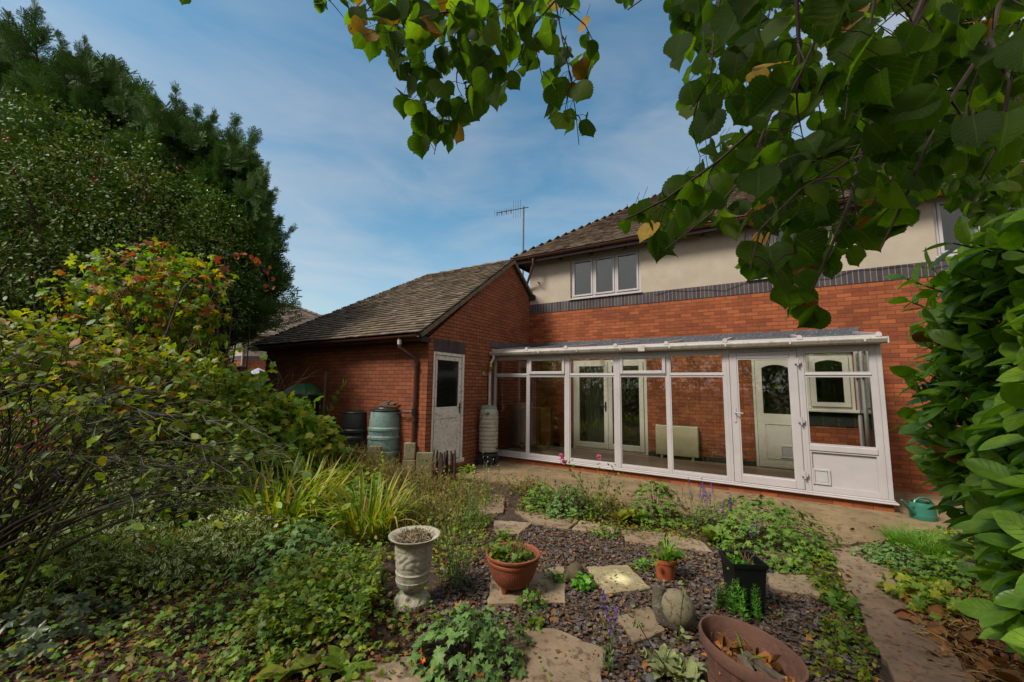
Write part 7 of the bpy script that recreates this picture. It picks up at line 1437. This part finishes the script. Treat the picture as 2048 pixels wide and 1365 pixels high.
k = 2600; Q = sample_poly(poly_px([(300, 1000), (900, 950), (980, 1010), (900, 1080), (560, 1100), (300, 1080)]), k); a = rng.random(k)*6.28; stampmix(L_, ARCH, np.column_stack([Q, 0*a]), np.stack([np.cos(a)*.5, np.sin(a)*.5, 1+0*a], 1), np.stack([-np.cos(a), -np.sin(a), .5+0*a], 1), 0.12+0.18*rng.random(k), rng.choice([5, 5, 6], k))
o = L_.build('undergrowth', [M['midgreen'], M['yellowgreen'], M['vine'], M['geranium_g'], M['dryleaf'], M['strap'], M['strap_dry']]); tag(o, 'low tangled weeds and grass covering the beds', 'undergrowth', kind='stuff')

# ------------------------------------------------------------------ laurel hedge on the right
b = np.array([1.5, 2.4, 0]); lh = Thing('laurel_hedge', 'tall glossy cherry laurel hedge filling the right side of the view', 'hedge', b); L_ = Leaves(); mb = MB()
def laurel_face():
    """a shoot tip on the rounded left face or top of the hedge"""
    y = 0.9+2.75*rng.random(); z = 0.70+1.65*rng.random()**0.9; bul = 0.10*math.sin(z*2.2)+0.06*math.sin(y*5+z*3); x = 0.74-bul*0.8+0.55*max(0, 1.15-z)**2+0.4*max(0, z-2.0)
    x += 0.13*max(0, min(1, (1.5-z)/0.4))*min(1, max(0, (y-1.8)/0.8))
    if y > 3.0: x += (y-3.0)**2*1.2
    return np.array([x, y, z])
for i in range(640):
    t = laurel_face(); 
    if rng.random() < 0.22: t = np.array([0.7+1.2*rng.random(), 0.9+2.7*rng.random(), 2.15+0.22*rng.random()])
    inn = t+np.array([0.38+0.2*rng.random(), rng.normal()*.12, -0.22-0.15*rng.random()]); p = curve(inn, t, n=5, wob=0.05); mb.tube(p, [.008, .007, .006, .005, .003], 5, cap=False)
    k = 9; tt = 0.30+0.70*np.arange(k)/(k-1); P = inn+(t-inn)*tt[:, None]; dirb = nrm(t-inn); sd2 = nrm(np.cross(dirb, UP)); ph = rng.random()*6.28
    ang = ph+np.arange(k)*2.4; off = np.cos(ang)[:, None]*sd2+np.sin(ang)[:, None]*np.cross(sd2, dirb); D = dirb*(0.25+0.45*tt[:, None])+off*(1.1-0.35*tt[:, None])+rv(k, .15)-UP*0.12; Nn = UP*0.65+dirb*0.75-off*0.3+rv(k, .22)
    mi = (rng.random(k) < 0.006).astype(int); stampmix(L_, LAUREL, P, D, Nn, 0.148*(0.6+0.6*rng.random(k)), mi)
k = 2600; P = np.column_stack([1.1+1.2*rng.random(k), 0.8+2.9*rng.random(k), 0.75+1.45*rng.random(k)]); stampmix(L_, LAUREL, P, unit(k)-np.array([.5, 0, 0]), UP+unit(k)*.5, 0.15)
for i in range(16): y = 0.9+2.6*i/15; bb0 = np.array([1.25+rng.normal()*.1, y, 0]); mb.tube(curve(bb0, bb0+[rng.normal()*.2, rng.normal()*.2, 2.1], n=6, wob=.06), [.03, .028, .024, .018, .012, .006], 7)
lh.leaves('foliage', L_, [M['laurel'], M['laurel_dead']]); lh.part('branches', mb, M['bark'])

# ------------------------------------------------------------------ the lime tree overhead
TR = np.array([2.4, -1.3, 0.0]); lt = Thing('lime_tree', 'lime tree whose leafy boughs hang in from the top right', 'tree', TR); mb = MB(); tw = MB(); L_ = Leaves()
mb.tube([TR, TR+[0, 0, 1.2], TR+[-.05, .05, 2.4], TR+[-.1, .1, 4.2], TR+[0, .1, 6.5]], [0.26, 0.21, 0.18, 0.14, 0.07], 14)
def limb(pts, r): mb.tube(pts, [r*(1-0.75*i/(len(pts)-1)) for i in range(len(pts))], 8); return pts
A1 = limb([TR+[0, 0, 2.5], np.array([1.6, -0.5, 3.3]), np.array([0.7, 0.5, 3.8]), np.array([-0.1, 1.2, 4.0]), np.array([-0.7, 1.7, 4.2]), np.array([-1.2, 2.0, 4.4])], 0.06)
A2 = limb([TR+[0, 0, 2.3], np.array([1.7, -0.3, 2.75]), np.array([1.0, 0.5, 2.85]), np.array([0.5, 1.0, 2.75]), at(1855, -20, 1.25), at(1790, 130, 1.25), at(1722, 310, 1.25)], 0.035)
A3 = limb([TR+[0, 0, 2.6], np.array([2.1, 0.2, 3.2]), np.array([1.9, 1.3, 3.2]), at(2000, 120, 2.6), at(1930, 300, 2.7)], 0.04)
TW = []
def twig(pts, r=0.004):
    P = [at(*p) for p in pts]; TW.append(np.array([P[i]+(P[i+1]-P[i])*t for i in range(len(P)-1) for t in np.linspace(0, 1, 9)])); tw.tube(P, [r*(1.0-0.6*i/(len(P)-1)) for i in range(len(P))], 6)
def link(i, pt): tw.tube([np.asarray(i), (np.asarray(i)+at(*pt))/2+UP*.05, at(*pt)], [0.008, 0.006, 0.005], 6)
link(A1[5], (935, -60, 1.8)); link(A1[4], (1105, -60, 1.8)); link(A1[5], (760, -60, 1.8)); link(A2[3], (1590, -60, 1.2)); link(A2[3], (1450, -60, 1.35)); link(A3[2], (2010, -40, 1.2)); link(A1[5], (620, -40, 1.9)); link(A1[4], (1235, -50, 1.8))
twig([(935, -60, 1.8), (937, 20, 1.8), (905, 80, 1.8), (870, 92, 1.78)]); twig([(920, -20, 1.8), (918, 80, 1.8), (930, 140, 1.8), (955, 210, 1.8)]); twig([(870, 92, 1.78), (880, 170, 1.75), (885, 240, 1.75), (868, 310, 1.75)]); twig([(760, -60, 1.8), (755, 0, 1.8), (720, 35, 1.8), (700, 60, 1.8)]); twig([(905, 80, 1.8), (960, 120, 1.8), (1000, 150, 1.8), (1022, 175, 1.8)]); twig([(937, 20, 1.8), (850, 30, 1.75), (800, 60, 1.75), (790, 90, 1.75)])
twig([(1105, -60, 1.8), (1112, 10, 1.8), (1125, 80, 1.8), (1140, 150, 1.8), (1152, 230, 1.8), (1158, 290, 1.8)]); twig([(1112, 0, 1.8), (1060, 60, 1.8), (1050, 90, 1.8)]); twig([(1112, 0, 1.8), (1170, 50, 1.8), (1190, 90, 1.8)]); twig([(1040, -60, 1.8), (1050, 40, 1.8), (1070, 90, 1.8), (1085, 160, 1.8)])
twig([(620, -40, 1.9), (630, 5, 1.9), (655, 20, 1.9)], .002); twig([(1235, -50, 1.8), (1245, 5, 1.8), (1255, 20, 1.8)], .002)
twig([(1855, -20, 1.25), (1790, 130, 1.25), (1722, 310, 1.25), (1700, 400, 1.22), (1660, 500, 1.2), (1620, 590, 1.2)], .009); twig([(1590, -60, 1.2), (1600, 130, 1.25), (1540, 230, 1.3), (1440, 320, 1.3), (1330, 400, 1.3), (1250, 440, 1.3)], .007); twig([(1540, 230, 1.3), (1500, 340, 1.25), (1420, 430, 1.2), (1330, 500, 1.2)], .005); twig([(1450, -60, 1.35), (1430, 60, 1.35), (1420, 160, 1.35), (1380, 220, 1.35)], .005)
twig([(1722, 310, 1.25), (1600, 380, 1.2), (1520, 460, 1.1), (1500, 540, 1.1)], .005); twig([(2010, -40, 1.2), (1980, 80, 1.1), (1900, 200, 1.05), (1850, 300, 1.0), (1800, 420, 1.0), (1760, 500, 1.0)], .006); twig([(1980, 80, 1.1), (2020, 160, 0.9), (2000, 280, 0.9), (1960, 360, 0.9)], .005); twig([(1660, -60, 1.0), (1640, 60, 1.0), (1600, 150, 1.0), (1560, 220, 1.0)], .005); twig([(1760, -50, 1.1), (1740, 50, 1.1), (1700, 150, 1.1), (1690, 240, 1.1)], .005)
twig([(1930, 300, 2.7), (1880, 330, 2.7), (1880, 380, 2.7)], .005); twig([(2000, 120, 2.6), (2060, 260, 2.6), (2040, 400, 2.6), (1980, 460, 2.6)], .005); twig([(1930, 300, 2.7), (1980, 360, 2.7), (1930, 430, 2.7)], .005)
TWA = np.concatenate(TW)
def inpoly_px(pts, poly): return inpoly(np.array(pts, float), poly)
def subtwigs(poly, n, d0, d1):
    global TWA
    a = np.array(poly, float); lo, hi = a.min(0), a.max(0); q = lo+(hi-lo)*rng.random((n*4, 2)); q = q[inpoly(q, poly)][:n]
    for (x, y) in q:
        e = at(x, y, d0+(d1-d0)*rng.random()); j = np.argmin(((TWA-e-UP*0.12)**2).sum(1)); s_ = TWA[j]
        p = curve(s_, e, n=7, wob=0.10, up=0.10); tw.tube(p, [.0032, .003, .0028, .0025, .002, .0017, .0012], 5, cap=False); TWA = np.concatenate([TWA, np.array(p)])
def leaf_fill(poly, n, d0, d1, size, dry=0.05, gaps=(), face=0.7, tpl=LIME, pet=0.22):
    a = np.array(poly, float); lo, hi = a.min(0), a.max(0); got = 0; PP = []; 
    while got < n:
        q = lo+(hi-lo)*rng.random((n, 2)); q = q[inpoly(q, poly)]
        for gx_, gy_, gr_ in gaps: q = q[np.hypot(q[:, 0]-gx_, q[:, 1]-gy_) > gr_]
        PP.append(q); got += len(q)
    q = np.concatenate(PP)[:n]; dd = d0+(d1-d0)*rng.random(n); P = np.array([at(x, y, d) for (x, y), d in zip(q, dd)])
    S = size*(0.55+0.65*rng.random(n)**0.8); P = P+UP*(S*0.45)[:, None]
    for p in P:
        j = np.argmin(((TWA-p)**2).sum(1)); t = TWA[j]; v = t-p; l_ = np.linalg.norm(v)
        if l_ < 0.13: tw.tube([p, p+v*0.5+UP*l_*0.12, t], 0.0013, 4, cap=False)
        else: tw.tube([p, p+UP*0.04+nrm(v)*0.03], 0.0012, 4, cap=False)
    toc = CAM-P; toc /= np.linalg.norm(toc, axis=1, keepdims=True); D = -UP*0.9+unit(n)*0.65; Nn = toc*face+unit(n)*0.75+UP*0.25
    stampmix(L_, tpl, P, D, Nn, S, (rng.random(n) < dry).astype(int))
PL = [(690, -30), (675, 50), (700, 85), (770, 105), (800, 160), (800, 200), (830, 225), (830, 290), (868, 300), (900, 290), (935, 250), (985, 215), (1025, 175), (1015, 120), (1040, 80), (1035, -30)]
PL2 = [(1010, -30), (1020, 70), (1035, 130), (1080, 170), (1100, 220), (1125, 290), (1165, 300), (1185, 190), (1215, 100), (1190, 60), (1130, -30)]
subtwigs(PL, 22, 1.6, 2.0); subtwigs(PL2, 8, 1.65, 1.95)
leaf_fill(PL, 185, 1.55, 2.05, 0.096, dry=0.04); leaf_fill([(800, 190), (890, 180), (930, 260), (868, 320), (830, 310)], 16, 1.7, 1.9, 0.085, dry=.1); leaf_fill(PL2, 74, 1.6, 2.0, 0.088, dry=0.04)
leaf_fill([(610, -20), (660, -20), (660, 30), (620, 20)], 7, 1.8, 2.0, 0.06); leaf_fill([(1225, -20), (1270, -20), (1260, 25), (1230, 20)], 7, 1.8, 2, 0.06); leaf_fill([(1370, -30), (1345, -30), (1350, 60), (1380, 60)], 6, 1.3, 1.6, 0.07); leaf_fill([(340, -30), (380, -30), (370, 5), (350, 5)], 3, 1.8, 1.9, 0.08)
PR = [(1380, -30), (1345, 90), (1390, 130), (1360, 220), (1420, 265), (1390, 330), (1330, 385), (1250, 430), (1270, 470), (1320, 510), (1365, 480), (1400, 440), (1470, 460), (1475, 520), (1530, 560), (1560, 610), (1620, 620), (1650, 550), (1690, 530), (1740, 520), (1750, 470), (1820, 460), (1845, 370), (1900, 340), (2060, 330), (2060, -30)]
GP = ((1800, 45, 36), (1745, 130, 20), (1440, 265, 18), (1660, 210, 14), (1540, 130, 12))
subtwigs(PR, 60, 1.0, 1.7)
leaf_fill(PR, 900, 1.25, 2.2, 0.090, dry=0.03, gaps=GP); leaf_fill(PR, 60, 0.9, 1.15, 0.080, dry=0.0, gaps=GP+((1560, 600, 60),))
leaf_fill([(1600, -30), (1660, 130), (1720, 330), (1820, 330), (2060, 260), (2060, -30)], 30, 0.78, 0.95, 0.088, dry=0.0, gaps=GP); leaf_fill([(1560, 560), (1640, 570), (1650, 640), (1580, 640)], 4, 1.15, 1.2, 0.09)
leaf_fill([(1870, 310), (1900, 250), (2060, 230), (2060, 450), (1990, 470), (1950, 440), (1900, 400), (1880, 370)], 260, 2.4, 3.1, 0.095, dry=0.02, face=0.3)
# the crown over and behind the camera, which shades the foreground and shows in the panes
k = 760; c0 = np.array([0.6, -1.3, 4.6]); u = unit(k)*np.array([3.4, 3.0, 1.7])*(0.55+0.5*rng.random((k, 1))); P = c0+u; keep = (P[:, 2] > 2.9) & (np.dot(P-CAM, CF) < 0.2*np.abs(P[:, 2]))
P = P[keep]; 
proj_ok = []
for p in P:
    q = p-CAM; dz = np.dot(q, CF); proj_ok.append(dz < 0.05 or not (-60 < 1024+F*np.dot(q, CR)/dz < 2110 and -60 < 682+F*np.dot(q, CD)/dz < 1400))
P = P[np.array(proj_ok)]; k = len(P); cl = np.repeat(P, 3, 0)+rv(k*3, .12); stampmix(L_, [LIME[0], LIME[1]], cl, -UP+unit(k*3)*.7, unit(k*3)+UP*.6, 0.12)
for i in range(34):
    e = P[rng.integers(0, k)]; mb.tube(curve(TR+[0, .1, 3.0+2.5*rng.random()], e, n=5, wob=.08), [.04, .03, .02, .012, .006], 6, cap=False)
lt.part('trunk', mb, M['bark']); lt.part('twigs', tw, M['twig']); lt.leaves('crown', L_, [M['lime'], M['lime_dry']])
# ------------------------------------------------------------------ added hedge behind the camera, put in for the pane reflections
T_ = Thing('reflection_hedge', 'tall mixed hedge added unseen behind the viewer for the pane reflections', 'hedge', (0, -4.5, 0)); L_ = Leaves()
k = 9000; P = np.column_stack([-13+20*rng.random(k), -4.2-1.2*rng.random(k)-0.02, 3.2*rng.random(k)]); P[:, 1] += 0.5*np.sin(P[:, 0]*1.1); stampmix(L_, [OVAL[0], VINE[0]], P, unit(k), unit(k)+[0, .6, .4], 0.20, rng.choice([0, 1, 2], k)); T_.leaves('foliage', L_, [M['midgreen'], M['yellowgreen'], M['vine']])
mb = MB()
for i in range(24): x = -13+20*i/23; mb.tube([(x, -4.9, 0), (x+.1, -4.85, 2.9)], [.05, .02], 6)
T_.part('stems', mb, M['bark'])
